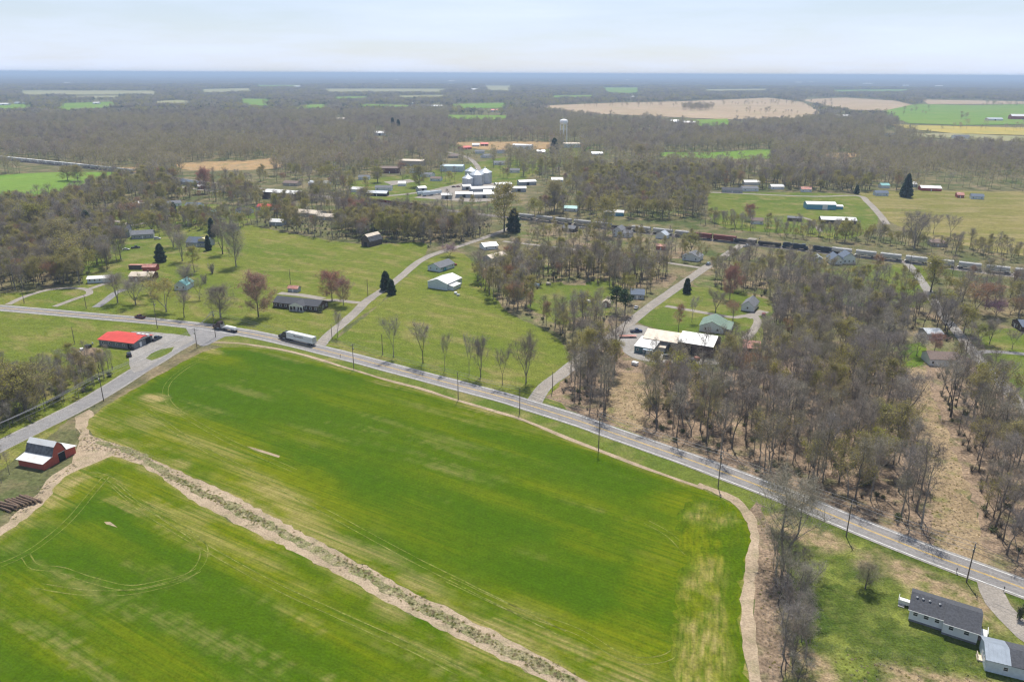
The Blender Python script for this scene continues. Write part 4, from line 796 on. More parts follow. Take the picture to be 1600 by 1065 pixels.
# ---- woods. (outline px, spacing m, mix, group phrase, label phrase, min/max height factor)
B_, BU, RU = 'bare_tree', 'budding_tree', 'russet_tree'
WOODS = [
    ([(868, 616), (882, 588), (905, 560), (940, 540), (968, 548), (960, 585), (950, 625), (945, 655), (900, 638)], 5.6, {B_: .72, BU: .28}, 'side road grove', 'in the grove between the side road and the long white building', 1.0),
    ([(1003, 665), (1012, 605), (1040, 590), (1130, 585), (1200, 575), (1250, 570), (1330, 570), (1398, 575), (1415, 640), (1431, 720), (1446, 800), (1444, 846), (1400, 828), (1330, 798), (1260, 770), (1200, 748), (1120, 716), (1060, 693)], 5.9, {B_: .78, BU: .2, RU: .02}, 'big roadside wood', 'in the big wood between the long white building and the highway', 1.0),
    ([(1454, 592), (1480, 570), (1530, 585), (1570, 640), (1620, 700), (1740, 820), (1740, 960), (1640, 905), (1568, 874), (1550, 845), (1532, 782), (1504, 695), (1476, 630)], 5.7, {B_: .88, BU: .12}, 'wood beyond the cleared strip', 'in the wood at the right beyond the cleared strip', .95),
    ([(1180, 560), (1205, 500), (1210, 470), (1270, 455), (1360, 470), (1430, 480), (1490, 500), (1495, 535), (1440, 535), (1405, 545), (1395, 570), (1300, 566), (1240, 566)], 6.6, {B_: .55, 'open_bare_tree': .33, BU: .10, RU: .02}, 'wood above the clearing', 'in the wood behind the white cottage yard', .85),
    ([(738, 440), (765, 418), (800, 405), (870, 408), (960, 412), (1045, 425), (1035, 445), (985, 475), (955, 450), (900, 436), (850, 443), (828, 470), (835, 495), (880, 505), (950, 490), (940, 525), (905, 548), (880, 535), (850, 508), (800, 488), (760, 462)], 5.6, {B_: .68, BU: .28, RU: .04}, 'wood between the lane and the side road', 'in the wood between the lane and the side road', .85),
    ([(1110, 450), (1118, 432), (1180, 418), (1270, 432), (1290, 455), (1230, 470), (1195, 470)], 6.5, {B_: .75, BU: .2, RU: .05}, 'wood by the crossing', 'in the wood right of the level crossing road', .8),
    ([(400, 352), (410, 330), (470, 325), (560, 330), (640, 330), (700, 332), (775, 345), (745, 372), (725, 380), (672, 388), (655, 378), (610, 374), (595, 386), (560, 378), (500, 372), (440, 362)], 8.4, {B_: .84, BU: .12, RU: .04}, 'belt behind the pasture', 'in the belt behind the left pasture', .85),
    ([(-60, 462), (-60, 330), (40, 322), (130, 340), (128, 380), (100, 400), (140, 425), (132, 444), (60, 452), (20, 458)], 6.8, {B_: .35, BU: .6, RU: .05}, 'wood at the left edge', 'in the wood at the left edge beyond the highway', .85),
    ([(-60, 700), (-60, 600), (0, 585), (40, 600), (80, 580), (110, 572), (178, 574), (176, 592), (130, 618), (70, 648), (0, 682)], 3.6, {B_: .7, BU: .3}, 'hedgerow by the county road', 'in the scrubby hedgerow along the county road', .52),
    ([(1205, 880), (1240, 890), (1262, 940), (1265, 1000), (1255, 1070), (1215, 1070), (1225, 1000), (1215, 940)], 2.7, {B_: 1.0}, 'hedgerow beside the wheat', 'in the dark hedgerow between the wheat and the lawn', .66),
    ([(-60, 770), (-60, 700), (-10, 700), (12, 725), (25, 745), (0, 770)], 3.8, {B_: .9, BU: .1}, 'scrub by the red barn', 'in the scrub beside the red barn', .38),
    ([(130, 330), (150, 345), (190, 330), (250, 322), (262, 335), (300, 345), (350, 340), (395, 330), (395, 352), (370, 360), (330, 362), (270, 350), (240, 365), (170, 385), (165, 425), (185, 410), (160, 400), (138, 380)], 6.6, {B_: .5, BU: .44, RU: .06}, 'village trees', 'among the village houses at the left', .72),
    ([(128, 350), (175, 345), (178, 372), (172, 400), (190, 412), (170, 424), (142, 424), (112, 402)], 6.5, {B_: .7, BU: .25, RU: .05}, 'grove left of the village', 'in the grove left of the village houses', .7),
    ([(240, 350), (290, 345), (345, 345), (360, 356), (330, 362), (285, 366), (250, 372)], 7.5, {B_: .6, BU: .35, RU: .05}, 'middle village trees', 'between the village houses and the pasture', .6),
    ([(215, 318), (260, 300), (330, 302), (400, 312), (400, 330), (350, 318), (300, 312), (250, 318)], 8.5, {B_: .5, BU: .45, RU: .05}, 'trees above the village', 'above the village houses at the left', .75),
    ([(820, 352), (1090, 382), (1095, 412), (1000, 403), (900, 390), (830, 382)], 8.5, {B_: .65, BU: .35}, 'trees below the railway', 'on the rough ground below the railway', .7),
    ([(1260, 420), (1300, 418), (1335, 430), (1400, 440), (1440, 465), (1380, 475), (1290, 470)], 8, {B_: .6, BU: .4}, 'trees by the gabled house', 'below the white gabled house', .7),
    ([(1460, 440), (1600, 440), (1740, 470), (1740, 510), (1560, 500), (1500, 480)], 7.2, {B_: .7, BU: .25, RU: .05}, 'trees below the right rails', 'below the railway at the right edge', .75),
    ([(1090, 352), (1240, 375), (1340, 380), (1440, 392), (1480, 398), (1600, 412), (1740, 425), (1740, 412), (1600, 395), (1500, 385), (1385, 372), (1330, 366), (1240, 362), (1110, 342)], 6.5, {B_: .7, BU: .3}, 'thicket behind the train', 'in the thicket behind the train', .62),
    ([(640, 330), (700, 322), (770, 335), (790, 345), (770, 362), (740, 374), (700, 352)], 7.0, {B_: .75, BU: .25}, 'trees at the lane end', 'where the lane meets the railway', .8),
    ([(1100, 415), (1150, 396), (1230, 402), (1290, 416), (1270, 428), (1180, 415), (1120, 430)], 8.5, {B_: .6, BU: .35, RU: .05}, 'trees right of the crossing', 'right of the crossing below the rails', .55),
    ([(1120, 545), (1200, 560), (1190, 575), (1120, 580), (1060, 588), (1000, 585), (1000, 575), (1060, 575), (1125, 570)], 6.0, {B_: .85, BU: .15}, 'trees before the long building', 'in front of the long white building', .75),
]

# ================================================================== BUILDINGS
M_siding = plain('white_siding', (.70, .72, .73), .55, var=.08, scale=.6)
M_siding_grey = plain('grey_siding', (.36, .38, .39), .6, var=.12)
M_siding_teal = plain('teal_metal_siding', (.09, .17, .19), .5, var=.12)
M_siding_blue = plain('blue_metal_siding', (.10, .30, .42), .5, var=.12)
M_siding_pale = plain('pale_metal_siding', (.55, .62, .66), .5, var=.1)
M_siding_tan = plain('tan_siding', (.48, .42, .34), .6, var=.12)
M_yellow_siding = plain('yellow_siding', (.62, .54, .28), .6, var=.1)
M_brick = plain('red_brick', (.17, .085, .06), .85, var=.3, scale=3.0)
M_brick_dark = plain('dark_brick', (.10, .065, .055), .85, var=.3, scale=3.0)
M_block = plain('grey_block', (.20, .205, .215), .85, var=.2, dirt=(.12, .11, .10))
M_barn_red = plain('barn_red_boards', (.40, .085, .055), .8, var=.2, scale=2.0, dirt=(.32, .09, .065))
M_shingle = plain('charcoal_shingle', (.075, .078, .088), .85, var=.25, scale=2.2)
M_shingle_grey = plain('grey_shingle', (.17, .175, .19), .85, var=.22, scale=2.0, dirt=(.12, .12, .12))
M_shingle_brown = plain('brown_shingle', (.21, .155, .13), .85, var=.25, scale=2.0)
M_shingle_blue = plain('blue_shingle', (.12, .15, .20), .8, var=.2, scale=2.0)
M_tin_white = plain('white_tin', (.78, .77, .75), .45, var=.06, scale=.5, dirt=(.6, .56, .5))
M_tin_galv = plain('galvanised_tin', (.52, .55, .58), .42, .35, var=.12, scale=.6)
M_tin_dull = plain('dull_grey_tin', (.27, .31, .36), .5, .2, var=.12, scale=.8)
M_tin_old = plain('weathered_tin', (.15, .155, .17), .55, .3, var=.35, scale=1.2, dirt=(.07, .06, .055))
M_tin_rust = plain('rusty_tin', (.42, .19, .15), .7, .1, var=.25, scale=.8, dirt=(.55, .42, .38))
M_tin_red = plain('bright_red_tin', (.62, .075, .055), .5, var=.08, scale=.4)
M_tin_green = plain('green_tin', (.21, .29, .225), .5, var=.12, scale=.5)
M_tin_teal = plain('teal_tin', (.24, .50, .48), .5, var=.12, scale=.5)
M_tin_tan = plain('cream_tin', (.66, .56, .44), .55, var=.15, scale=.5, dirt=(.5, .4, .33))
M_tin_lblue = plain('pale_blue_tin', (.50, .60, .70), .45, var=.08, scale=.4)
M_wood_old = plain('weathered_boards', (.11, .085, .07), .9, var=.35, scale=1.5)
M_concrete = plain('concrete', (.40, .39, .37), .85, var=.15)
M_trim = plain('white_trim', (.72, .72, .70), .5, var=.05)
M_dark = plain('dark_opening', (.012, .012, .013), .9, var=.1)
M_black = plain('black_paint', (.018, .019, .021), .4, var=.1)
M_steel = plain('steel', (.35, .36, .37), .4, .7, var=.12)
m_, n_, l_, b_ = new_mat('window_glass'); b_.inputs['Base Color'].default_value = (.03, .035, .045, 1); b_.inputs['Roughness'].default_value = .12; M_glass = m_
_wf = MB(); t = .09
for a in ((-.5, .5, -.05, .02, -.5, -.5 + t), (-.5, .5, -.05, .02, .5 - t, .5), (-.5, -.5 + t, -.05, .02, -.5 + t, .5 - t), (.5 - t, .5, -.05, .02, -.5 + t, .5 - t), (-.5 + t, .5 - t, -.035, .02, -.03, .03)): _wf.box(*a)
ME_frame = _wf.mesh('window_frame_mesh', M_trim)
_wp = MB(); _wp.box(-.5 + t, .5 - t, -.015, .015, -.5 + t, .5 - t); ME_pane = _wp.mesh('window_pane_mesh', M_glass)
_dd = MB(); _dd.box(-.5, .5, -.06, .02, 0, 1); _dd.box(-.42, .42, -.075, -.06, .08, .45); _dd.box(-.42, .42, -.075, -.06, .52, .92)
KEEP = []          # world footprints where no random tree may stand: (x, y, radius)
KEEP_PX = []       # picture rectangles a far tree may not cover
def face_point(face, t, z, L, D):
    return {'n': ((t * L, 0, z), 0), 'r': ((L, t * D, z), R(90)), 'f': ((L - t * L, D, z), R(180)), 'l': ((0, D - t * D, z), R(-90))}[face]
def add_window(root, face, t, z, w, h, L, D, pane=True):
    p, rz = face_point(face, t, z, L, D); o = link('window', ME_frame, root, p, rz, (w, 1, h)); link('pane', ME_pane, o); return o
def add_door(root, face, t, w, h, L, D, mat, z=0.0, name='door'):
    p, rz = face_point(face, t, z, L, D); me = _dd.mesh('door_mesh', mat); return link(name, me, root, p, rz, (w, 1, h))
def frame_of(A, B=None, L=None, rot=None):
    a = G(*A)
    if B is not None:
        b = G(*B); d = b - a; return a, d.length if L is None else L, math.atan2(d.y, d.x)
    r = R(rot); return a - Vector((math.cos(r), math.sin(r), 0)) * L / 2, L, r
def gable_prof(D, h, rise, kind):
    if kind == 'gambrel': return [(0, h), (D * .2, h + rise * .62), (D * .5, h + rise), (D * .8, h + rise * .62), (D, h)]
    if kind == 'shed': return [(0, h), (D, h + rise)]
    if kind == 'flat': return [(0, h), (D, h + .05)]
    return [(0, h), (D / 2, h + rise), (D, h)]
def building(name, label, A, B=None, L=None, rot=None, D=8.0, h=2.7, rise=1.8, kind='gable', ridge='x', over=.4, wall=None, roof=None, win='n', door=('n', .55), chimney=False,
             cat='house', trim=None, found=0.0, group=None, win_h=1.2, win_w=1.0, nwin=None, gable_mat=None, keep=True, door_mat=None, seam=0.0, low_roof=None):
    """a building whose near wall runs from ground point A to B (or L metres centred on A, turned by rot); depth D runs away from the viewer"""
    o, L, rz = frame_of(A, B, L, rot)
    root = thing(name, label, cat, (o.x, o.y, 0), rz, group)
    wall, roof = wall or M_siding, roof or M_shingle
    prof = gable_prof(D if ridge == 'x' else L, h, rise, kind)
    wb = MB(); span, run = (D, L) if ridge == 'x' else (L, D)
    full = [(0, 0)] + prof + [(span, 0)]
    if kind == 'shed': full = [(0, 0), (0, h), (span, h + rise), (span, 0)]
    if kind == 'hip':
        wb.box(0, L, 0, D, 0, h)
    else:
        wb.prism(full, 0, run, axis='x' if ridge == 'x' else 'y')
    wb.build('wall', wall, root, fix=True)
    rb = MB(); th = .14
    if kind == 'hip':
        k = min(L, D) / 2; e = over
        c = [(-e, -e, h), (L + e, -e, h), (L + e, D + e, h), (-e, D + e, h)]
        r0, r1 = ((k, D / 2, h + rise), (L - k, D / 2, h + rise)) if L >= D else ((L / 2, k, h + rise), (L / 2, D - k, h + rise))
        if L >= D: fs = [(c[0], c[1], r1, r0), (c[1], c[2], r1), (c[2], c[3], r0, r1), (c[3], c[0], r0)]
        else: fs = [(c[0], c[1], r0), (c[1], c[2], r1, r0), (c[2], c[3], r1), (c[3], c[0], r0, r1)]
        for f in fs: rb.poly(f)
        rb.poly([(p[0], p[1], h - .12) for p in reversed(c)])
        for i in range(4): a, b = c[i], c[(i + 1) % 4]; rb.quad((a[0], a[1], h - .12), (b[0], b[1], h - .12), b, a)
    else:
        lowf = low_roof is not None
        pr = prof[:]
        sl0 = (pr[1][1] - pr[0][1]) / max(.01, pr[1][0] - pr[0][0]); sl1 = (pr[-2][1] - pr[-1][1]) / max(.01, pr[-1][0] - pr[-2][0])
        top = [(pr[0][0] - over, pr[0][1] - over * sl0 + .02)] + [(a, z + .03) for a, z in pr[1:-1]] + [(pr[-1][0] + over, pr[-1][1] - over * sl1 + .02)]
        if kind in ('shed', 'flat'): top = [(-over, h - over * rise / span * (kind == 'shed') + .03), (span + over, h + (rise + over * rise / span if kind == 'shed' else .05) + .03)]
        for i in range(len(top) - 1):
            a, b = top[i], top[i + 1]; mi = 1 if (lowf and len(top) == 5 and i in (0, 3)) else 0
            rb.prism([a, b, (b[0], b[1] + th), (a[0], a[1] + th)], -over, run + over, axis='x' if ridge == 'x' else 'y', m=mi)
            if seam and L * D > 20:      # standing ribs of a metal roof
                n = int(run / seam)
                for q in range(1, n):
                    s = run * q / n; rb.prism([(a[0], a[1] + th), (b[0], b[1] + th), (b[0], b[1] + th + .05), (a[0], a[1] + th + .05)], s - .04, s + .04, axis='x' if ridge == 'x' else 'y', m=mi)
    ro = rb.build('roof', [roof, low_roof or roof], root, fix=True)
    if found:
        fb = MB(); fb.box(-.06, L + .06, -.06, D + .06, 0, found); fb.build('foundation', M_concrete, root)
    if chimney:
        cb = MB(); cb.box(L * .7, L * .7 + .8, D * .45, D * .45 + .8, h, h + rise + 1.0); cb.box(L * .7 - .08, L * .7 + .88, D * .45 - .08, D * .45 + .88, h + rise + 1.0, h + rise + 1.12); cb.build('chimney', M_brick, ro)
    for f in win or '':
        ln = L if f in 'nf' else D; n = nwin if (nwin and f == 'n') else max(1, int(ln / 3.1))
        for i in range(n):
            t_ = (i + .5) / n
            if door and door[0] == f and abs(t_ - door[1]) * ln < 1.3: continue
            add_window(root, f, t_, found + min(h * .58, 1.55), win_w, win_h, L, D)
            if h > 4.6: add_window(root, f, t_, found + 4.2, win_w, win_h, L, D)
    if door: add_door(root, door[0], door[1], door[2] if len(door) > 2 else 1.0, door[3] if len(door) > 3 else 2.05, L, D, door_mat or M_trim, found)
    if keep:
        c = Matrix.Rotation(rz, 3, 'Z') @ Vector((L / 2, D / 2, 0)) + o; KEEP.append((c.x, c.y, max(L, D) * .5 + 2.5))
        P = np.array([(c.x, c.y, 0), (c.x, c.y, h + rise)]); q, _d = proj(P); w = max(L, D * .6) * FPX / _d[0] * .5
        KEEP_PX.append((q[0, 0] - w * .85, q[1, 1], q[0, 0] + w * .85, q[0, 1]))
    root['_dims'] = (L, D, h, rise); return root
def part(root, name, mat, *boxes, **k):
    b = MB()
    for x in boxes: b.box(*x)
    return b.build(name, mat, root, **k)

# ---- red gambrel barn with a lean-to on either side
a, Lb, rz = frame_of((69.7, 734.4), (119, 707.5)); dv = G(26.5, 728.5) - a; Db = abs(dv.dot(Vector((-math.sin(rz), math.cos(rz), 0)))) if dv.length else 12; Db = max(10.0, min(14.0, Db))
barn = thing('barn', 'red gambrel barn with white tin roofs beside the wheat field', 'barn', (a.x, a.y, 0), rz)
w0, w1 = Lb * .285, Lb * .685; hE, hL, hK, hR = 2.3, 3.0, 5.6, 6.9
wb = MB(); prof = [(0, 0), (0, hE), (w0, hL), (w0, 3.5), (w0 + (w1 - w0) * .2, hK), ((w0 + w1) / 2, hR), (w1 - (w1 - w0) * .2, hK), (w1, 3.5), (w1, hL), (Lb, hE + .2), (Lb, 0)]
wb.prism(prof, 0, Db); wb.build('wall', M_barn_red, barn, fix=True)
def slope(root, name, mat, p, q, y0, y1, th=.12, seam=.9):
    b = MB(); b.prism([p, q, (q[0], q[1] + th), (p[0], p[1] + th)], y0, y1)
    n = int((y1 - y0) / seam)
    for i in range(1, n): s = y0 + (y1 - y0) * i / n; b.prism([(p[0], p[1] + th), (q[0], q[1] + th), (q[0], q[1] + th + .05), (p[0], p[1] + th + .05)], s - .03, s + .03)
    return b.build(name, mat, root, fix=True)
o_ = .35; xa, xb = w0 + (w1 - w0) * .2, w1 - (w1 - w0) * .2; xm = (w0 + w1) / 2
slope(barn, 'lean_to_roof', M_tin_white, (-.5, hE - .1), (w0 + .0, hL + .04), -o_, Db + o_)
slope(barn, 'lean_to_roof', M_tin_white, (w1, hL + .04), (Lb + .5, hE + .1), -o_, Db + o_)
slope(barn, 'lower_roof', M_tin_old, (w0 - .25, 3.05), (xa, hK + .05), -o_, Db + o_); slope(barn, 'lower_roof', M_tin_old, (xb, hK + .05), (w1 + .25, 3.05), -o_, Db + o_)
slope(barn, 'upper_roof', M_tin_white, (xa - .02, hK + .06), (xm, hR + .05), -o_, Db + o_); slope(barn, 'upper_roof', M_tin_white, (xm, hR + .05), (xb + .02, hK + .06), -o_, Db + o_)
part(barn, 'door_opening', M_dark, (w0 + (w1 - w0) * .45, w1 - .2, -.05, .02, 0, 2.9)); part(barn, 'door_trim', M_trim, (w0 + (w1 - w0) * .45 - .12, w1 - .08, -.08, -.03, 2.9, 3.02))
part(barn, 'loft_door', M_barn_red, (xm - .5, xm + .5, -.06, .02, 4.3, 5.4))
bb = MB()
for i in range(int(Lb / .45)): bb.box(i * .45, i * .45 + .03, -.03, .0, 0, 2.2)
bb.build('board_battens', M_barn_red, barn)
_bc = G(72, 716); KEEP.append((_bc.x, _bc.y, 10)); KEEP_PX.append((30, 690, 118, 735))

# ---- dark roofed modular house at the lower right, near part stepped forward
hx, hL1, hrz = frame_of((1418.5, 968.5), (1525, 1003))
house = thing('house', 'long white sided house with charcoal shingle roof at the lower right', 'house', (hx.x, hx.y, 0), hrz)
HL, HD, hh, hf = hL1, 8.0, 3.15, .55
wb = MB(); x1 = HL * .5; yo = -1.0
wb.prism([(0, hf), (0, hh), (HD / 2, hh + 1.75), (HD, hh), (HD, hf)], 0, x1, axis='x'); wb.prism([(yo, hf), (yo, hh), (HD / 2 - .5, hh + 1.9), (HD, hh), (HD, hf)], x1, HL, axis='x'); wb.build('wall', M_siding, house, fix=True)
part(house, 'foundation', M_block, (.05, x1, .06, HD - .06, 0, hf), (x1, HL - .05, yo + .06, HD - .06, 0, hf))
ph = MB()
for k in range(12): z = hf + .2 + k * .21; ph.box(0, x1, -.018, 0, z, z + .02); ph.box(x1, HL, yo - .018, yo, z, z + .02)
ph.build('siding_laps', M_siding, house)
rb = MB(); th = .13
def rs_(a, b, x0, x1_): rb.prism([a, b, (b[0], b[1] + th), (a[0], a[1] + th)], x0, x1_, axis='x')
rs_((-.4, hh - .16), (HD / 2, hh + 1.78), -.35, x1); rs_((HD / 2, hh + 1.78), (HD + .4, hh - .16), -.35, x1)
rs_((yo - .4, hh - .14), (HD / 2 - .5, hh + 1.93), x1 - .02, HL + .35); rs_((HD / 2 - .5, hh + 1.93), (HD + .4, hh - .14), x1 - .02, HL + .35)
hro = rb.build('roof', M_shingle, house, fix=True)
for t_, d_ in ((.07, .55), (.16, .62), (.26, .66), (.41, .62), (.7, .6)):
    b = MB(); b.lathe([(.2, 0), (.2, .45), (.28, .45), (0, .6)], 8, 0, (HL * t_, HD * .36)); vv = b.build('roof_vent', M_steel, hro); vv.location.z = hh + 1.2
gt = MB(); gt.box(-.35, x1, -.5, -.38, hh - .22, hh - .06); gt.box(x1, HL + .35, yo - .5, yo - .38, hh - .2, hh - .04); gt.build('gutter', M_trim, house)
for t_, w_, off in ((.09, 1.0, 0), (.25, 1.1, 0), (.41, 1.0, 0), (.62, 1.0, yo), (.84, 1.1, yo)):
    o = link('window', ME_frame, house, (HL * t_, off - .01, hf + 1.7), 0, (w_, 1, 1.15)); link('pane', ME_pane, o)
add_window(house, 'l', .5, hf + 1.6, 1.0, 1.1, HL, HD); add_door(house, 'l', .3, .95, 2.05, HL, HD, M_trim, hf); add_door(house, 'r', .45, .95, 2.05, HL, HD, M_trim, hf)
dk = part(house, 'side_porch', M_trim, (-2.6, -.02, HD * .6, HD * .9, .45, .55)); part(dk, 'railing', M_trim, (-2.6, -2.52, HD * .6, HD * .9, .55, 1.4), (-2.5, -.05, HD * .6, HD * .6 + .08, .55, 1.4)); part(dk, 'steps', M_concrete, (-2.5, -1.2, HD * .6 - .8, HD * .6, 0, .25), (-2.5, -1.2, HD * .6 - .4, HD * .6, .25, .45))
dk2 = part(house, 'entry_porch', M_trim, (HL + .02, HL + 2.0, HD * .3, HD * .62, .4, .52)); part(dk2, 'railing', M_trim, (HL + 1.9, HL + 2.0, HD * .3, HD * .62, .52, 1.4)); part(dk2, 'steps', M_wood_old, (HL + .2, HL + 1.6, HD * .3 - 1.4, HD * .3, 0, .25))
part(house, 'meter_box', M_steel, (HL + .0, HL + .2, HD * .7, HD * .7 + .35, 1.4, 2.0))
c = G(1480, 975); KEEP.append((c.x, c.y, 15))
# ---- neighbour at the corner: tin roofed end and shingled part
nb, nL, nrz = frame_of((1538, 1047), (1602, 1063))
nhouse = thing('house', 'white outbuilding house with half tin and half shingle roof at the lower right corner', 'house', (nb.x, nb.y, 0), nrz)
wb = MB(); wb.prism([(0, 0), (0, 2.9), (3.6, 4.1), (7.2, 2.9), (7.2, 0)], 0, 14, axis='x'); wb.build('wall', M_siding_pale, nhouse, fix=True)
for nm, mt, x0, x1_, dz in (('tin_roof', M_tin_dull, -.3, 4.2, .0), ('shingle_roof', M_shingle, 4.25, 14.3, -.01)):
    rb = MB(); rs_((-.35, 2.8 + dz), (3.6, 4.15 + dz), x0, x1_); rs_((3.6, 4.15 + dz), (7.55, 2.8 + dz), x0, x1_)
    if nm == 'tin_roof':
        for q in range(1, 6): s = x0 + (x1_ - x0) * q / 6; rb.prism([(-.35, 2.93), (3.6, 4.28), (3.6, 4.34), (-.35, 2.99)], s - .04, s + .04, axis='x')
    rb.build(nm, mt, nhouse, fix=True)
add_door(nhouse, 'l', .45, 1.0, 2.1, 14, 7.2, M_trim); add_window(nhouse, 'n', .25, 1.6, .9, 1.0, 14, 7.2); add_window(nhouse, 'l', .75, 1.6, .9, 1.0, 14, 7.2)
part(nhouse, 'stoop', M_tin_tan, (-1.0, -.02, 2.6, 4.4, 0, .35), (-.95, -.85, 2.6, 4.4, .35, 1.2))
# ---- red roofed shop
shop = building('shop', 'grey block shop with bright red tin roof beside the gravel lot', (155.6, 539.4), (210.2, 546.0), D=11.5, h=2.9, rise=1.3, wall=M_block, roof=M_tin_red, win='n', nwin=5, door=('r', .35, 1.2, 2.2), cat='shop', over=.45, seam=1.2)
SL = shop['_dims'][0]; part(shop, 'gable_panel', M_trim, (SL + .01, SL + .05, 2.0, 9.5, 3.2, 3.5)); part(shop, 'loading_door', M_dark, (SL, SL + .06, 7.2, 10.2, 0, 2.7)); part(shop, 'side_door_opening', M_dark, (SL * .82, SL * .94, -.05, .02, 0, 2.3))
for q in range(3):
    ac = part(None, 'rooftop_unit', M_tin_white, (-.8, .8, -.6, .6, 0, .9), (-.6, .6, -.45, .45, .9, 1.0)); p = shop.matrix_basis @ Vector((SL * (.76 + .12 * q), 8.6, 3.42)); ac.location = p; ac.rotation_euler.z = shop.rotation_euler.z
    tag(ac, 'white rooftop unit behind the ridge of the red shop roof', 'roof unit', 'units on the shop roof')
# ---- brick ranch house with white portico
ranch = building('house', 'long dark brick ranch house with white columned portico', (427.5, 480.0), (497.5, 487.4), D=9.5, h=2.9, rise=2.0, wall=M_brick_dark, roof=M_shingle, win='nr', nwin=9, door=('n', .52, 1.4, 2.2), chimney=False, win_w=1.3, win_h=1.4)
RL = ranch['_dims'][0]; px0, px1 = RL * .43, RL * .72
pt = MB(); pt.prism([(px0 - .4, 2.9), ((px0 + px1) / 2, 4.9), (px1 + .4, 2.9)], -2.7, 5.0, 0); pt.build('portico_roof', M_shingle, ranch, fix=True)
pg = MB(); pg.prism([(px0 - .3, 2.92), ((px0 + px1) / 2, 4.75), (px1 + .3, 2.92)], -2.78, -2.7, 0); pg.box(px0 - .3, px1 + .3, -2.74, -2.45, 2.55, 2.9); pg.build('portico_gable', M_trim, ranch, fix=True)
for q in range(5): x = px0 + (px1 - px0) * q / 4; part(ranch, 'column', M_trim, (x - .16, x + .16, -2.7, -2.38, 0, 2.56))
part(ranch, 'porch_floor', M_concrete, (px0 - .3, px1 + .3, -2.8, -.02, 0, .15))
for q in range(9): 
    x = RL * (.03 + .11 * q)
    if px0 - .5 < x < px1 + .5: continue
    sh = link('foundation_shrub', PROTO['bush'][2][2], ranch, (x, -1.1, 0), q, (.55, .55, .7))
building('shed', 'small grey shed with pinkish roof behind the brick ranch house', (450, 456), (465, 457), D=4, h=2.2, rise=1.0, wall=M_siding_grey, roof=M_tin_rust, win='', door=('n', .5), cat='shed')
# ---- white metal building and grey house on the lane
wmb = building('metal_building', 'white metal building with low gable beside the lane', (668.5, 449.3), (699, 453.8), D=16, h=3.7, rise=2.1, ridge='y', wall=M_siding_pale, roof=M_tin_white, win='', door=None, cat='outbuilding', over=.25, seam=1.5)
WL = wmb['_dims'][0]; slope(wmb, 'lean_to_roof', M_tin_white, (WL + .02, 2.9), (WL + 3.6, 2.3), 1.0, 9.5); part(wmb, 'lean_to_wall', M_siding_pale, (WL + .01, WL + 3.3, 1.2, 9.2, 0, 2.3)); part(wmb, 'roller_door', M_tin_galv, (WL + .0, WL + .06, 10.2, 13.6, 0, 3.0))
gh = building('house', 'pale grey gabled house at the bend of the lane', (668.5, 422.3), (687.5, 425.5), D=15, h=2.8, rise=2.2, ridge='y', wall=M_siding_pale, roof=M_shingle_grey, win='nr', nwin=2, door=('r', .6), found=.3)
building('shed', 'pale blue porch room on the side of the grey house by the lane', (688.3, 425.0), (697.5, 422.5), D=4, h=2.4, rise=.6, kind='shed', wall=M_siding_blue, roof=M_shingle_grey, win='n', door=None, cat='porch')
building('barn', 'old weathered gambrel barn at the wood edge behind the pasture', (565, 384), (578, 386), D=13, h=4.2, rise=4.2, ridge='y', kind='gambrel', wall=M_wood_old, roof=M_tin_tan, win='', door=('n', .5, 2.6, 3), cat='barn', door_mat=M_dark, low_roof=M_tin_old)
building('house', 'white roofed cottage half hidden by bare trees above the lane', (757, 391), (778, 389), D=9, h=2.6, rise=1.6, wall=M_siding, roof=M_tin_galv, win='n', door=('n', .6))
building('house', 'cream tin roofed cottage among trees right of the lane', (768, 410), (792, 404), D=8, h=2.6, rise=1.6, wall=M_siding_grey, roof=M_tin_tan, win='n', door=('n', .3))
# ---- long white works building and its teal office
lw = building('works_building', 'long building with white tin roof and dark walls among bare trees', (1058, 551.0), (1112.7, 560.0), D=15, h=5.2, rise=2.6, wall=M_wood_old, roof=M_tin_white, win='', door=('n', .3, 3.5, 4), door_mat=M_dark, cat='workshop', over=.2, seam=2.4)
building('works_building', 'lower left half of the long white roofed building behind the teal office', (1004, 542.2), (1057, 550.8), D=14, h=4.4, rise=2.4, wall=M_block, roof=M_tin_tan, win='', door=('n', .85, 3, 3.5), door_mat=M_dark, cat='workshop', over=.2, seam=2.4)
of = building('office', 'teal walled office with white shed roof in the works yard', (990.9, 550.0), (1020.5, 555.2), D=10, h=3.0, rise=1.3, kind='shed', wall=M_siding_teal, roof=M_tin_white, win='n', nwin=3, door=('n', .72, 1.8, 2.2), cat='office', over=.3)
OL = of['_dims'][0]; part(of, 'awning', M_tin_lblue, (OL * .5, OL * 1.02, -1.6, -.02, 2.5, 2.6)); part(of, 'awning_post', M_trim, (OL * .52, OL * .52 + .12, -1.5, -1.38, 0, 2.5)); part(of, 'awning_post', M_trim, (OL * .98, OL * .98 + .12, -1.5, -1.38, 0, 2.5))
building('shed', 'white lean to shed between the teal office and the long building', (1024, 549), (1038, 551), D=5, h=2.3, rise=.5, kind='shed', wall=M_siding_grey, roof=M_tin_tan, win='', door=None, cat='shed')
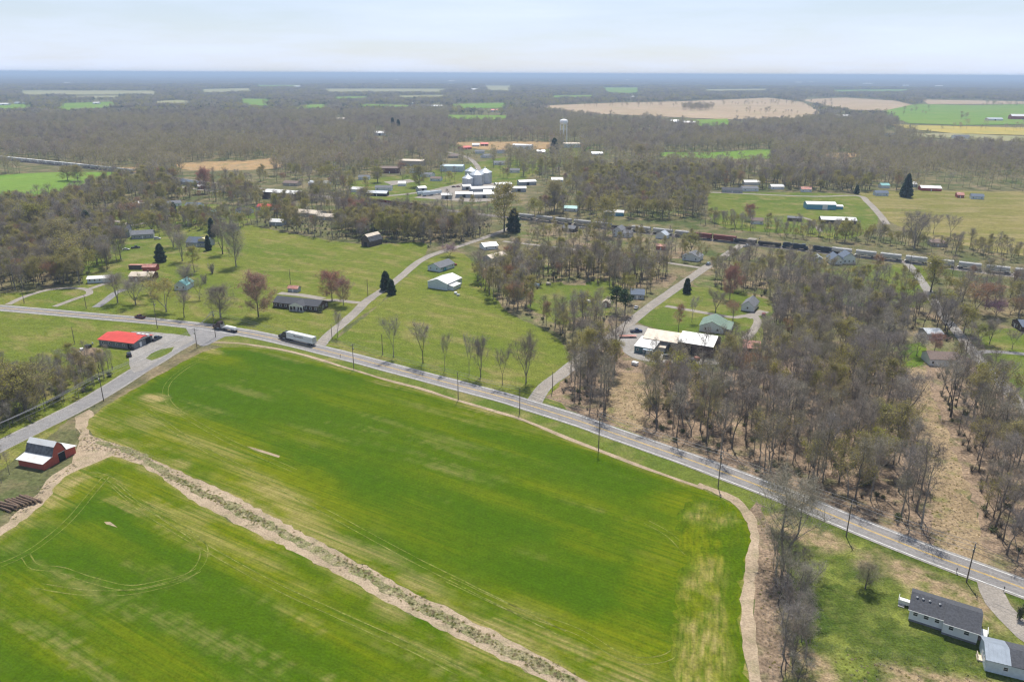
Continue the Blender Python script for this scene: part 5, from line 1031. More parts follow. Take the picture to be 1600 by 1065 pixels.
# ---- yard houses on the side road
gr = building('house', 'white gabled house with green tin roof and side porch', (1092.4, 517.0), (1130, 521.5), D=13, h=2.8, rise=2.6, ridge='y', wall=M_siding, roof=M_tin_green, win='n', nwin=2, door=('r', .5), over=.35, seam=1.2)
GL = gr['_dims'][0]; slope(gr, 'porch_roof', M_tin_green, (GL + .3, 2.75), (GL + 3.4, 2.25), -.3, 13.3, seam=1.2)
for q in range(4): part(gr, 'porch_post', M_trim, (GL + 3.0, GL + 3.14, .2 + q * 4.1, .34 + q * 4.1, 0, 2.3))
part(gr, 'porch_floor', M_concrete, (GL + .01, GL + 3.2, 0, 13, 0, .2))
building('house', 'white gabled cottage with grey roof beside the gravel turnaround', (1157.4, 485.2), (1177.3, 488), D=12, h=3.0, rise=2.5, ridge='y', wall=M_siding, roof=M_shingle_grey, win='n', nwin=1, door=('r', .4), found=.4)
building('shed', 'low shed with faded red tin roof in front of the works wood', (1160.5, 551.5), (1186.5, 554), D=7, h=2.6, rise=1.0, kind='shed', wall=M_wood_old, roof=M_tin_rust, win='', door=('n', .3, 2, 2), door_mat=M_dark, cat='shed', seam=1.0)
building('house', 'dark house tucked behind the pines beside the side road', (985, 467), (1006, 468), D=9, h=2.7, rise=1.8, wall=M_siding_grey, roof=M_shingle_blue, win='n', door=('n', .5))
building('shed', 'small brick red shed left of the pines', (941, 479), (952, 480), D=4, h=2.4, rise=1.2, ridge='y', wall=M_brick, roof=M_tin_tan, win='', door=('n', .5), cat='shed')
# ---- along the railway
fh = building('house', 'two storey white farmhouse with gable facing the train', (957, 369.0), (970, 370.5), D=9, h=5.2, rise=2.3, ridge='y', wall=M_siding, roof=M_shingle_grey, win='nr', nwin=2, door=None)
building('house', 'long white wing attached to the right of the farmhouse', (970.4, 370.6), (985.5, 371.8), D=8, h=3.4, rise=1.6, wall=M_siding, roof=M_shingle_grey, win='n', door=('n', .5))
building('garage', 'small white garage with pointed gable beside the train', (1024, 372.2), (1040.5, 374), D=8, h=2.8, rise=2.4, ridge='y', wall=M_siding, roof=M_tin_galv, win='n', nwin=1, door=('n', .6), cat='garage')
building('shed', 'maroon shed on the rough ground below the railway', (1025, 390), (1039, 391), D=5, h=2.6, rise=.9, wall=M_barn_red, roof=M_tin_rust, win='', door=('n', .5), cat='shed')
building('house', 'grey gabled cottage near the level crossing', (1065.7, 406.0), (1091, 409.2), D=10, h=2.9, rise=2.4, ridge='y', wall=M_siding, roof=M_shingle_grey, win='n', nwin=3, door=('n', .5))
building('house', 'grey roofed cabin left of the white farmhouse', (878, 361), (897, 363), D=8, h=2.6, rise=1.5, wall=M_wood_old, roof=M_shingle_grey, win='n', door=('n', .5))
building('house', 'pale teal roofed house behind the train near the grain yard', (880, 330), (901, 331), D=9, h=2.8, rise=1.6, wall=M_siding, roof=M_tin_teal, win='n', door=('n', .5))
building('shed', 'long white roofed shed behind the train', (944, 337), (974, 338), D=9, h=3.2, rise=1.2, wall=M_siding_blue, roof=M_tin_white, win='', door=('n', .5, 3, 2.6), cat='shed')
wg = building('house', 'white house with steep blue grey cross gables beside the rails', (1298, 413.6), (1316, 414), D=10, h=3.4, rise=3.0, ridge='y', wall=M_siding, roof=M_shingle_blue, win='n', nwin=3, door=('n', .35), found=.3)
building('house', 'taller gabled half of the white house beside the rails', (1316.4, 412.4), (1336, 412.6), D=9, h=4.4, rise=2.8, ridge='y', wall=M_siding, roof=M_shingle_blue, win='n', nwin=3, door=None, found=.3)
building('garage', 'small grey garage left of the white gabled house', (1272.6, 411), (1286, 411.6), D=9, h=2.6, rise=1.8, ridge='y', wall=M_siding_grey, roof=M_tin_galv, win='', door=('n', .5, 2.6, 2.1), cat='garage')
building('metal_building', 'bright blue metal building with white roof in the green field', (1260.4, 327), (1306, 328), D=13, h=4.6, rise=1.6, wall=M_siding_blue, roof=M_tin_white, win='', door=('n', .62, 4.5, 3.9), cat='outbuilding')
building('shed', 'small white roofed annex at the right end of the blue building', (1306.6, 327), (1317, 327.4), D=6, h=2.6, rise=.6, kind='shed', wall=M_siding_blue, roof=M_tin_white, win='', door=None, cat='shed')
building('barn', 'low white roofed barn in front of the blue building', (1283, 349), (1338, 351), D=12, h=3.2, rise=1.6, wall=M_wood_old, roof=M_tin_white, win='', door=('n', .3, 3, 2.6), door_mat=M_dark, cat='barn')
building('shed', 'dark low shed left of the white roofed barn', (1230, 345), (1252, 346.5), D=8, h=2.6, rise=1.0, wall=M_wood_old, roof=M_shingle_grey, win='', door=None, cat='shed')
building('house', 'tan hip roofed cottage beyond the train', (1455.5, 385), (1480.5, 386), D=10, h=2.9, rise=1.9, kind='hip', wall=M_siding_tan, roof=M_shingle_brown, win='n', door=('n', .4))
building('house', 'dark roofed brick house at the right picture edge', (1580, 508), (1596, 519), L=11, D=12, h=2.8, rise=1.8, ridge='y', wall=M_brick_dark, roof=M_shingle_blue, win='n', door=('n', .3))
building('house', 'house with dark brown roof hidden among trunks beside the gravel lane', (1452, 571), (1500, 573), D=9, h=3.0, rise=1.9, wall=M_siding, roof=M_shingle_brown, win='n', nwin=5, door=('n', .4))
building('shed', 'grey roofed shed behind the white blossom tree', (1448, 530), (1472, 530), D=8, h=2.8, rise=1.2, wall=M_siding_grey, roof=M_tin_galv, win='', door=None, cat='shed')
# ---- village at the left
tr = building('mobile_home', 'white trailer home with pale tin roof at the loop drive', (137, 443.2), (176, 441.2), D=6.5, h=2.7, rise=.9, wall=M_siding_pale, roof=M_tin_white, win='n', nwin=5, door=('n', .65), found=.4, cat='mobile home')
building('house', 'brick house with white and tan roof behind the bare yard trees', (202.5, 439.5), (238, 439.5), D=9, h=3.0, rise=1.7, wall=M_brick, roof=M_tin_tan, win='n', door=('n', .3), chimney=True)
building('shed', 'red roofed shed behind the brick house at the left', (223, 424), (243, 424), D=6, h=2.6, rise=1.2, wall=M_barn_red, roof=M_tin_rust, win='', door=None, cat='shed')
building('container', 'brown flat topped storage box behind the brick house', (201.5, 421), (223, 421), D=3, h=2.6, rise=.1, kind='flat', wall=M_wood_old, roof=M_tin_rust, win='', door=None, cat='container', over=.02)
building('garage', 'pale gabled garage with teal roof on the pasture edge', (272.6, 453), (292, 453.4), D=9, h=3.0, rise=2.2, ridge='y', wall=M_siding_pale, roof=M_tin_teal, win='n', nwin=2, door=('n', .5, 2.4, 2.1), cat='garage')
building('house', 'tall dark grey house in the middle of the left village', (178, 372), (203, 371), D=10, h=5.4, rise=2.6, wall=M_siding_grey, roof=M_shingle, win='n', door=('n', .5))
building('house', 'long dark roofed house right of the tall grey one', (206, 374), (240, 372), D=10, h=3.2, rise=2.2, wall=M_siding_grey, roof=M_shingle_grey, win='n', door=('n', .5))
yh = building('house', 'blue grey house with yellow dormer behind the pasture', (291, 385), (324, 386.5), D=10, h=3.0, rise=3.0, wall=M_siding_grey, roof=M_shingle_blue, win='n', door=('n', .5))
YL = yh['_dims'][0]; dm = MB(); dm.prism([(YL * .55, 3.4), (YL * .55, 5.2), (YL * .75, 6.3), (YL * .95, 5.2), (YL * .95, 3.4)], 1.0, 5.0); dm.build('dormer', M_yellow_siding, yh, fix=True)
V = [('house', 'white cottage with grey roof at the left of the brick block', (560, 281), (577, 281), M_siding, M_shingle_grey, 9), ('house', 'grey cottage right of the olive village tree', (672, 283), (688, 283.5), M_siding_pale, M_shingle_brown, 9), ('house', 'white cottage behind the school lot', (640, 270), (655, 270), M_siding, M_shingle_grey, 9), ('house', 'small white house between the far red roofs', (738, 229), (749, 229), M_siding, M_tin_white, 10), ('house', 'tan house above the pale blue hall', (700, 247), (716, 247), M_siding_tan, M_shingle_brown, 11), ('house', 'white house left of the pale flat hall', (838, 240), (852, 240), M_siding, M_tin_galv, 11), ('house', 'grey house right of the water tower evergreens', (925, 243), (942, 243), M_siding_grey, M_tin_galv, 11), ('house', 'white house beside the village road bend', (776, 240), (790, 239.5), M_siding, M_shingle, 10), ('garage', 'white garage in the village lots', (622, 291), (634, 291), M_siding, M_tin_white, 8), ('shed', 'white shed left of the dark open shed', (548, 300), (566, 301), M_siding, M_tin_white, 8), ('house', 'brown roofed house behind the dark brick warehouse', (442, 290), (464, 291), M_siding_tan, M_shingle_brown, 10), ('house', 'grey gabled house with pale end wall in the upper left village', (258, 324), (284, 322), M_siding, M_shingle_grey, 9), ('house', 'grey roofed house right of the pale gabled one in the village', (289, 326), (312, 326.5), M_siding, M_shingle_blue, 9),
     ('house', 'small teal roofed house at the village edge', (328, 337), (343, 337.5), M_siding, M_tin_teal, 7), ('house', 'dark roofed house at the right of the upper left village', (368, 334), (388, 335), M_siding, M_shingle, 9),
     ('house', 'white roofed cottage beside the dark red tree', (310, 296), (329, 295), M_brick, M_tin_white, 8), ('house', 'long grey roofed building near the far railway bend', (278, 287), (308, 292), M_siding_grey, M_shingle_blue, 10),
     ('garage', 'white flat garage by the village lawn', (236, 327), (250, 327), M_siding, M_tin_white, 7), ('shed', 'white roofed shed half hidden left of the rust tree', (210, 325), (228, 322), M_siding_grey, M_tin_white, 7),
     ('house', 'pale house with red roof behind the pasture belt', (401, 328), (424, 329), M_siding, M_tin_red, 10), ('shed', 'small white roofed shed at the belt edge of the pasture', (421, 352), (441, 353), M_siding_grey, M_tin_white, 7),
     ('house', 'low building with wide pale roof behind the pasture belt', (457, 337), (497, 340), M_siding_grey, M_tin_tan, 13), ('house', 'pale roofed building right of the low wide one', (492, 343), (522, 345), M_siding_tan, M_tin_tan, 9),
     ('warehouse', 'long dark brick warehouse with white roof at the village edge', (410, 310), (460, 314), M_brick_dark, M_tin_white, 18), ('house', 'white house behind the olive trees of the village', (482, 290), (512, 291), M_siding, M_tin_galv, 10),
     ('house', 'brick two storey block in the village centre', (593, 271), (624, 271), M_brick, M_shingle_brown, 14), ('hall', 'long flat pale roofed hall behind the brick block', (624, 259), (660, 260), M_siding_tan, M_tin_tan, 20),
     ('hall', 'long pale blue roofed hall left of the grain bins', (688, 268), (723, 268.5), M_siding_pale, M_tin_lblue, 20), ('house', 'grey roofed house with white walls by the village road', (586, 298), (612, 298), M_siding, M_shingle_grey, 10),
     ('shed', 'dark open shed along the village road', (573, 306), (604, 307), M_black, M_tin_galv, 8), ('house', 'grey house left of the pale blue hall', (656, 276), (674, 277), M_siding, M_shingle_grey, 10),
     ('house', 'red roofed building far behind the grain bins', (724, 234), (737, 233), M_barn_red, M_tin_red, 14), ('house', 'low red roofed building right of the far red one', (751, 228), (763, 228), M_brick, M_tin_red, 12),
     ('house', 'white village house above the grain bins', (742, 240), (757, 240), M_siding, M_shingle_grey, 12), ('house', 'second white house above the grain bins', (758, 247), (772, 246), M_siding, M_shingle_grey, 12),
     ('hall', 'white roofed hall left of the water tower', (800, 233), (829, 234), M_siding, M_tin_white, 16), ('hall', 'pale flat hall at the foot of the water tower', (880, 231), (908, 231), M_siding, M_tin_tan, 16),
     ('house', 'white house with dark roof right of the grain bins', (771, 258), (789, 258), M_siding, M_shingle_grey, 12), ('house', 'white house right of the grain yard', (797, 270), (812, 270), M_siding, M_shingle_grey, 11),
     ('house', 'white house at the far right of the grain yard', (862, 285), (880, 285), M_siding, M_tin_white, 10),
     ('house', 'blue grey farmhouse beside the upper road', (1368, 306), (1388, 306.4), M_siding_pale, M_shingle_blue, 9), ('shed', 'teal roofed shed behind the blue grey farmhouse', (1377, 294), (1390, 294), M_siding, M_tin_teal, 8),
     ('barn', 'long red barn with white roof behind the spruce', (1439, 298), (1471, 299), M_barn_red, M_tin_white, 12), ('shed', 'small white roofed shed left of the long red barn', (1422, 292), (1433, 292), M_siding_grey, M_tin_white, 8),
     ('house', 'small red house in the far right pasture', (1495, 309), (1506, 309.5), M_barn_red, M_tin_rust, 9), ('house', 'blue roofed house in the far right pasture', (1517, 311), (1537, 312), M_siding_pale, M_shingle_blue, 9),
     ('house', 'red and white house among the trees by the upper road', (1252, 300), (1268, 300.4), M_siding, M_tin_rust, 9), ('house', 'long white house left of the blue building field', (1160, 299), (1185, 299), M_siding, M_shingle_grey, 10),
     ('house', 'dark roofed house nearer the white one by the upper field', (1128, 301), (1160, 302), M_siding_grey, M_shingle, 9), ('shed', 'bright white shed behind the upper field houses', (1163, 289), (1188, 289), M_siding, M_tin_white, 8),
     ('house', 'pale house behind the pink tree by the railway', (1173, 350), (1192, 351), M_siding, M_shingle_brown, 8), ('house', 'white trailer by the upper road at the field corner', (1205, 296), (1225, 296), M_siding, M_tin_white, 8)]
for nm, lab, A, B, wm, rm, D in V:
    tall = 6.5 if nm in ('warehouse', 'hall') else (6.0 if 'two storey' in lab else 2.9)
    building(nm, lab, A, B, D=D, h=tall, rise=1.2 if nm in ('warehouse', 'hall') else 1.9, wall=wm, roof=rm, win='n' if nm in ('house', 'hall') else '', door=('n', .5), cat=nm, over=.3, nwin=3)
FARB = [(990, 153, 52, 14, M_barn_red, M_tin_white, 'long white roofed barn on the ridge of the tan field'), (983, 155, 14, 10, M_siding, M_tin_white, 'small white shed beside the long ridge barn'), (1077, 195, 30, 14, M_barn_red, M_tin_white, 'red barn with white roof beside the small far green field'), (1055, 193, 20, 12, M_siding, M_tin_galv, 'white farmhouse left of the far red barn'),
        (773, 175, 24, 14, M_siding, M_tin_red, 'orange roofed far barn beside a small green field'), (648, 163, 30, 14, M_siding, M_tin_white, 'white roofed far barn at the wood edge'), (680, 168, 60, 16, M_siding, M_tin_galv, 'long pale far farm building'), (1318, 184, 40, 14, M_siding, M_tin_white, 'white roofed shed at the edge of the far tan field'), (1598, 187, 60, 20, M_barn_red, M_tin_white, 'red far barn at the right picture edge in the green field'), (1555, 189, 40, 16, M_siding, M_tin_galv, 'white far farmhouse in the green field at the right'),
        (150, 163, 24, 14, M_siding, M_tin_white, 'white far barn in the left green field'), (5, 165, 36, 16, M_siding, M_tin_white, 'white far shed at the left picture edge'), (30, 163, 40, 14, M_siding, M_tin_galv, 'pale far barn right of the left edge shed'), (532, 189, 24, 12, M_siding_tan, M_tin_tan, 'tan roofed house alone in the far woods'), (593, 212, 22, 12, M_siding, M_tin_white, 'white house glimpsed in the woods above the village'),
        (464, 137, 60, 30, M_siding, M_tin_white, 'white far barn high on the left horizon land'), (741, 142, 50, 24, M_siding, M_tin_white, 'white far barn on the horizon land above the tower wood'), (706, 128, 90, 30, M_siding, M_tin_white, 'white far sheds near the horizon left of centre'), (981, 126, 90, 30, M_siding, M_tin_white, 'white far shed near the horizon above the tan field'), (1356, 132, 120, 30, M_siding, M_tin_white, 'long white far shed on the right horizon land'), (1248, 130, 90, 30, M_siding, M_tin_white, 'white far barns on the right horizon land'),
        (1268, 129, 70, 30, M_siding, M_tin_white, 'second white far barn right of the first on the horizon'), (1416, 135, 60, 30, M_siding, M_tin_white, 'white far barn near the right horizon'), (1468, 136, 70, 30, M_siding, M_tin_white, 'white far barn nearest the right end of the horizon'), (619, 126, 60, 30, M_siding, M_tin_white, 'pair of tall white far bins on the horizon'), (104, 131, 60, 24, M_siding, M_tin_white, 'white far barn on the left horizon land'), (1503, 218, 30, 12, M_siding, M_shingle_grey, 'grey far house at the edge of the yellow field'), (1390, 215, 26, 12, M_siding_grey, M_shingle, 'dark far house below the yellow field')]
for x, y, L, D, wm, rm, lab in FARB:
    building('far_barn', lab, (x, y), L=L, rot=(x * 7 % 16) - 8, D=D, h=5 if D < 20 else 9, rise=3 if D < 20 else 5, wall=wm, roof=rm, win='', door=('n', .5, 4, 4), door_mat=M_dark, cat='barn')
# ---- water tower
wt = G(880, 226); tower = thing('water_tower', 'white municipal water tower on tall legs above the village', 'water tower', (wt.x, wt.y, 0), R(20))
TH = height_of(880, 226, 186); k_ = TH / 40.0; tw_m = plain('tower_white', (.85, .86, .87), .45, var=.04)
b = MB(); b.lathe([(0, TH - 9.2 * k_), (3.5, TH - 9.0 * k_), (6.0, TH - 7.4 * k_), (6.6, TH - 6 * k_), (6.6, TH - 2.6 * k_)], 24); b.build('tank', tw_m, tower, smooth=True)
b = MB(); b.lathe([(6.9, TH - 2.6 * k_), (6.3, TH - 1.7 * k_), (3.5, TH - .5 * k_), (.6, TH - .1), (0, TH)], 24); b.build('dome_roof', tw_m, tower, smooth=True)
b = MB(); b.lathe([(6.6, TH - 5.0 * k_), (7.4, TH - 5.0 * k_), (7.4, TH - 4.8 * k_), (6.6, TH - 4.8 * k_)], 24); b.build('catwalk', tw_m, tower)
b = MB(); b.tube((0, 0, 0), (0, 0, TH - 9 * k_), .9, .9, 12); b.build('riser_pipe', tw_m, tower, smooth=True)
for q in range(6):
    a_ = q * math.pi / 3; b = MB(); b.tube((6.9 * math.cos(a_), 6.9 * math.sin(a_), 0), (6.3 * math.cos(a_), 6.3 * math.sin(a_), TH - 6 * k_), .42, .38, 8); b.build('leg', tw_m, tower)
for z in (.3, .6):
    for q in range(6):
        a_, c_ = q * math.pi / 3, (q + 1) * math.pi / 3; r_ = 6.6; b = MB(); b.tube((r_ * math.cos(a_), r_ * math.sin(a_), TH * z), (r_ * math.cos(c_), r_ * math.sin(c_), TH * z), .16, .16, 4); b.build('brace', tw_m, tower)
KEEP.append((wt.x, wt.y, 10)); KEEP_PX.append((875, 188, 885, 212))
# ---- grain bins
for q, (x, y, r_, h_, lab) in enumerate(((731, 290, 6.0, 8.5, 'smallest galvanised grain bin at the front of the bin row'), (745, 288.5, 7.6, 11.5, 'second grain bin with conical roof, right of the smallest'), (758, 285.5, 7.6, 12.0, 'rightmost tall grain bin in the yard'), (736, 281, 7.0, 10.5, 'grain bin standing half hidden behind the front bins'))):
    p = G(x, y); bin_ = thing('grain_bin', lab, 'grain bin', (p.x, p.y, 0), q, 'grain bins in the yard')
    b = MB(); n = int(h_ / .8); prof = []
    for i in range(n + 1): prof += [(r_ + .06, h_ * i / n), (r_, h_ * (i + .5) / n)] if i < n else [(r_, h_)]
    b.lathe(prof, 24); b.build('wall', M_tin_galv, bin_)
    b = MB(); b.lathe([(r_ + .35, h_ - .15), (.7, h_ + r_ * .55)], 24); ro_ = b.build('roof', M_tin_galv, bin_); b = MB(); b.lathe([(.75, h_ + r_ * .52), (.75, h_ + r_ * .55 + .7), (0, h_ + r_ * .55 + 1.1)], 12); b.build('cap', M_tin_galv, ro_)
    part(bin_, 'ladder', M_steel, (-.3, -.2, -r_ - .35, -r_ - .25, 0, h_), (.2, .3, -r_ - .35, -r_ - .25, 0, h_)); part(bin_, 'door', M_steel, (.8, 1.6, -r_ - .12, -r_ + .5, .6, 2.2))
    KEEP.append((p.x, p.y, r_ + 4)); KEEP_PX.append((x - 10, y - 22, x + 10, y - 2))
GY = [((655, 300), (667, 299), 8, 'small white shed left of the grain yard'), ((690, 311), (706, 311), 6, 'low white shed along the front of the grain yard'), ((757, 306), (768, 305.5), 6, 'short grey shed between the grain sheds'), ((800, 300), (822, 300), 9, 'long white shed right of the grain yard'), ((812, 290), (838, 289), 10, 'wide white shed at the right end of the grain yard'), ((724, 297), (736, 296.5), 6, 'small white office in front of the smallest bin'), ((737, 301), (776, 300), 14, 'wide white roofed grain shed in front of the bins'), ((712, 309), (738, 309), 8, 'low grey shed at the front of the grain yard'), ((741, 310), (772, 309.5), 9, 'long low white shed behind the golden tree'), ((776, 294), (800, 293), 10, 'rust and white shed at the right of the grain yard')]
for A, B, D, lab in GY: building('shed', lab, A, B, D=D, h=3.8, rise=1.4, wall=M_siding_grey, roof=M_tin_white if 'grey' not in lab else M_tin_galv, win='', door=('n', .5, 3, 3), door_mat=M_dark, cat='shed')

# ================================================================== RAILWAY
RAIL_A, RAIL_B = G(-140, 232.5), G(1760, 447)
rail_pts = [G(-140, 233), G(0, 249), G(200, 270), G(560, 313.5), G(900, 352), G(1260, 392), G(1600, 432), G(1760, 452)]
rail_path = smooth_line(rail_pts, 12.0)
bal = MB(); N_ = normals2(rail_path)
for i in range(len(rail_path) - 1):
    for (o0, z0, o1, z1) in ((-3.6, .09, -2.0, .7), (-2.0, .7, 2.0, .7), (2.0, .7, 3.6, .09)):
        a, b2 = rail_path[i], rail_path[i + 1]
        bal.quad(*[(p.x, p.y, z) for p, z in ((a + N_[i] * o0, z0), (b2 + N_[i + 1] * o0, z0), (b2 + N_[i + 1] * o1, z1), (a + N_[i] * o1, z1))])
M_ballast = land('rail_ballast', (.27, .235, .205), (.21, .185, .165), (.3, .26, .22), s_big=.1, s_mid=.3, s_fine=2.0, fine=.4)
track = tag(bal.build('railway_bed', M_ballast), kind='structure')
for s in (-.75, .75):
    rr = MB(); 
    for (lo, hi, z) in ((s - .05, s + .05, .86),): ribbon(rail_path, lo, hi, z, rr)
    rr.build('rail', M_steel, track)
sl = MB()
cum = 0
def along(s):
    """point and direction on the track at s metres from its left end"""
    acc = 0
    for i in range(len(rail_path) - 1):
        d = rail_path[i + 1] - rail_path[i]; L = d.length
        if acc + L >= s: return rail_path[i] + d * ((s - acc) / L), math.atan2(d.y, d.x)
        acc += L
    return rail_path[-1], math.atan2(d.y, d.x)
RAIL_LEN = sum((rail_path[i + 1] - rail_path[i]).length for i in range(len(rail_path) - 1))
S_tab = np.arange(0, RAIL_LEN, 2.0); PX_tab = proj([tuple(along(s)[0]) for s in S_tab])[0][:, 0]
def s_at(px): return float(np.interp(px, PX_tab, S_tab))
M_hop = plain('hopper_grey', (.40, .39, .37), .6, var=.12, scale=.4, dirt=(.25, .21, .18)); M_hopw = plain('hopper_pale', (.50, .49, .46), .6, var=.1, scale=.4, dirt=(.34, .29, .25))
M_box_red = plain('boxcar_red', (.20, .055, .045), .7, var=.2, scale=.5, dirt=(.14, .07, .06)); M_car_dark = plain('coal_black_car', (.035, .036, .04), .6, var=.3, scale=.5); M_under = plain('bogie_black', (.03, .027, .025), .7, var=.3)
M_loco = plain('locomotive_dark_blue', (.03, .045, .07), .45, var=.15)
def wheelset(mb, x, r=.45):
    for y in (-.75, .75): mb.tube((x, y - .06, .86 + r), (x, y + .06, .86 + r), r, r, 10, 0, True)
    mb.tube((x, -.75, .86 + r), (x, .75, .86 + r), .08, .08, 4)
def car_meshes(kind, L):
    body, top, und = MB(), MB(), MB(); z0 = 1.9
    if kind == 'hopper':
        prof = [(-1.1, 1.6), (-1.55, 2.3), (-1.6, 4.0), (-1.35, 4.55), (-.7, 4.8), (.7, 4.8), (1.35, 4.55), (1.6, 4.0), (1.55, 2.3), (1.1, 1.6)]
        body.prism([(y, max(z, 2.5)) for y, z in prof], -L / 2 + .9, L / 2 - .9, axis='x')
        for q in (-1, 1):
            c = q * L * .2; body.prism([(-1.3, 2.55), (-.5, 1.35), (.5, 1.35), (1.3, 2.55)], c - 1.6, c + 1.6, axis='x')
        n = int(L / 1.5)
        for i in range(n + 1):
            x = -L / 2 + .9 + (L - 1.8) * i / n
            for s in (-1, 1): body.box(x - .05, x + .05, s * 1.6 - .05, s * 1.6 + .05, 2.5, 4.0)
        body.box(-L / 2 + .3, L / 2 - .3, -1.4, 1.4, 1.55, 1.75)
        top.box(-L / 2 + 1.2, L / 2 - 1.2, -.45, .45, 4.8, 4.95)
        for i in range(4): top.box(-L * .36 + i * L * .24 - .5, -L * .36 + i * L * .24 + .5, -.4, .4, 4.95, 5.1)
    elif kind == 'box':
        body.box(-L / 2 + .3, L / 2 - .3, -1.5, 1.5, 1.45, 4.7); n = int(L / 1.2)
        for i in range(n + 1):
            x = -L / 2 + .35 + (L - .7) * i / n
            for s in (-1, 1): body.box(x - .05, x + .05, s * 1.5 - .05, s * 1.5 + .05, 1.5, 4.6)
        top.prism([(-1.55, 4.7), (0, 4.95), (1.55, 4.7)], -L / 2 + .25, L / 2 - .25, axis='x')
        for s in (-1, 1): top.box(-1.2, 1.2, s * 1.53, s * 1.58, 1.5, 4.5)
    elif kind == 'gondola':
        for s in (-1, 1): body.box(-L / 2 + .3, L / 2 - .3, s * 1.5 - .06, s * 1.5 + .06, 1.45, 3.3)
        for s in (-1, 1): body.box(s * (L / 2 - .36) - .06, s * (L / 2 - .36) + .06, -1.44, 1.44, 1.45, 3.3)
        body.box(-L / 2 + .4, L / 2 - .4, -1.42, 1.42, 1.4, 1.5)
        n = int(L / 1.4)
        for i in range(n + 1):
            x = -L / 2 + .4 + (L - .8) * i / n
            for s in (-1, 1): body.box(x - .06, x + .06, s * 1.58 - .05, s * 1.58 + .05, 1.45, 3.3)
        top.prism([(-1.4, 2.4), (0, 3.5), (1.4, 2.4)], -L / 2 + .8, L / 2 - .8, axis='x')
    else:   # locomotive: hood, cab, nose, walkway
        body.box(-L / 2 + .4, L / 2 - .4, -1.5, 1.5, 1.45, 1.75); body.box(-L / 2 + 1.2, L / 2 - 5.2, -.95, .95, 1.75, 4.2); body.box(L / 2 - 5.2, L / 2 - 2.8, -1.5, 1.5, 1.75, 4.6); body.box(L / 2 - 2.8, L / 2 - 1.0, -.9, .9, 1.75, 3.2)
        top.box(-L / 2 + 2, -L / 2 + 6, -.8, .8, 4.2, 4.6); top.box(-1, 2, -.7, .7, 4.2, 4.5); top.box(L / 2 - 2.82, L / 2 - 2.76, -1.2, 1.2, 3.6, 4.3)
        und.box(-2.5, 2.5, -1.2, 1.2, .95, 1.45)
    for q in (-1, 1):
        bx = q * (L / 2 - 2.2)
        for d in (-.9, .9): wheelset(und, bx + d)
        for s in (-1, 1): und.box(bx - 1.4, bx + 1.4, s * .98 - .08, s * .98 + .08, 1.05, 1.4)
    und.box(-L / 2 - .35, L / 2 + .35, -.15, .15, 1.3, 1.5)
    return body, top, und
_rc = {}
def railcar(kind, s, L, mat, topm, label, group):
    key = (kind, L, mat.name)
    if key not in _rc:
        b, t_, u = car_meshes(kind, L); _rc[key] = (b.mesh('railcar_body_mesh', mat), t_.mesh('railcar_roof_mesh', topm), u.mesh('railcar_bogie_mesh', M_under))
    p, rz = along(s); nm = {'hopper': 'hopper_car', 'box': 'boxcar', 'gondola': 'gondola_car', 'loco': 'locomotive'}[kind]
    r = thing(nm, label, 'locomotive' if kind == 'loco' else 'railcar', (p.x, p.y, 0), rz, group)
    for n_2, me in zip(('body', 'roof', 'bogies'), _rc[key]): link(n_2, me, r)
def train(x0, x1, kind, L, mat, topm, label, group):
    s, e = s_at(x0), s_at(x1); n = max(1, round((e - s) / (L + .9))); ln = 'leftmost|second|third|fourth|fifth|sixth|seventh|eighth|ninth|tenth|eleventh|twelfth|13th|14th|15th|16th|17th|18th|19th|20th|21st|22nd'.split('|')
    for i in range(n): railcar(kind, s + (i + .5) * (L + .9), L, mat, topm, label % (ln[min(i, 21)] if n > 1 else 'lone'), group)
train(1296, 1720, 'hopper', 14.2, M_hopw, M_hop, '%s pale grey hopper car counted right from the white gabled house', 'pale hoppers at the right')
train(1146, 1218, 'gondola', 16.0, M_car_dark, M_under, '%s black gondola car right of the level crossing', 'black cars by the crossing')
train(1219, 1292, 'loco', 19.0, M_loco, M_car_dark, '%s dark locomotive right of the crossing', 'dark locomotives')
train(1076, 1141, 'box', 17.0, M_box_red, M_box_red, '%s maroon boxcar left of the level crossing', 'maroon boxcars')
train(985, 1073, 'hopper', 16.5, M_hop, M_hop, '%s grey hopper car behind the white garage', 'grey hoppers behind the garage')
train(955, 984, 'gondola', 16.0, M_car_dark, M_under, '%s black gondola car behind the farmhouse', None)
train(808, 954, 'hopper', 16.5, M_hop, M_hop, '%s grey hopper car right of the golden tree', 'grey hoppers by the golden tree')
train(560, 668, 'gondola', 16.0, M_box_red, M_under, '%s rusty gondola car below the grain yard', 'rusty cars below the grain yard')
train(-120, 128, 'box', 17.5, M_hopw, M_tin_white, '%s pale boxcar of the far left train', 'pale cars of the far left train')
train(129, 206, 'hopper', 17.0, M_hop, M_hop, '%s dull grey hopper at the tail of the far left train', 'grey tail cars of the far left train')

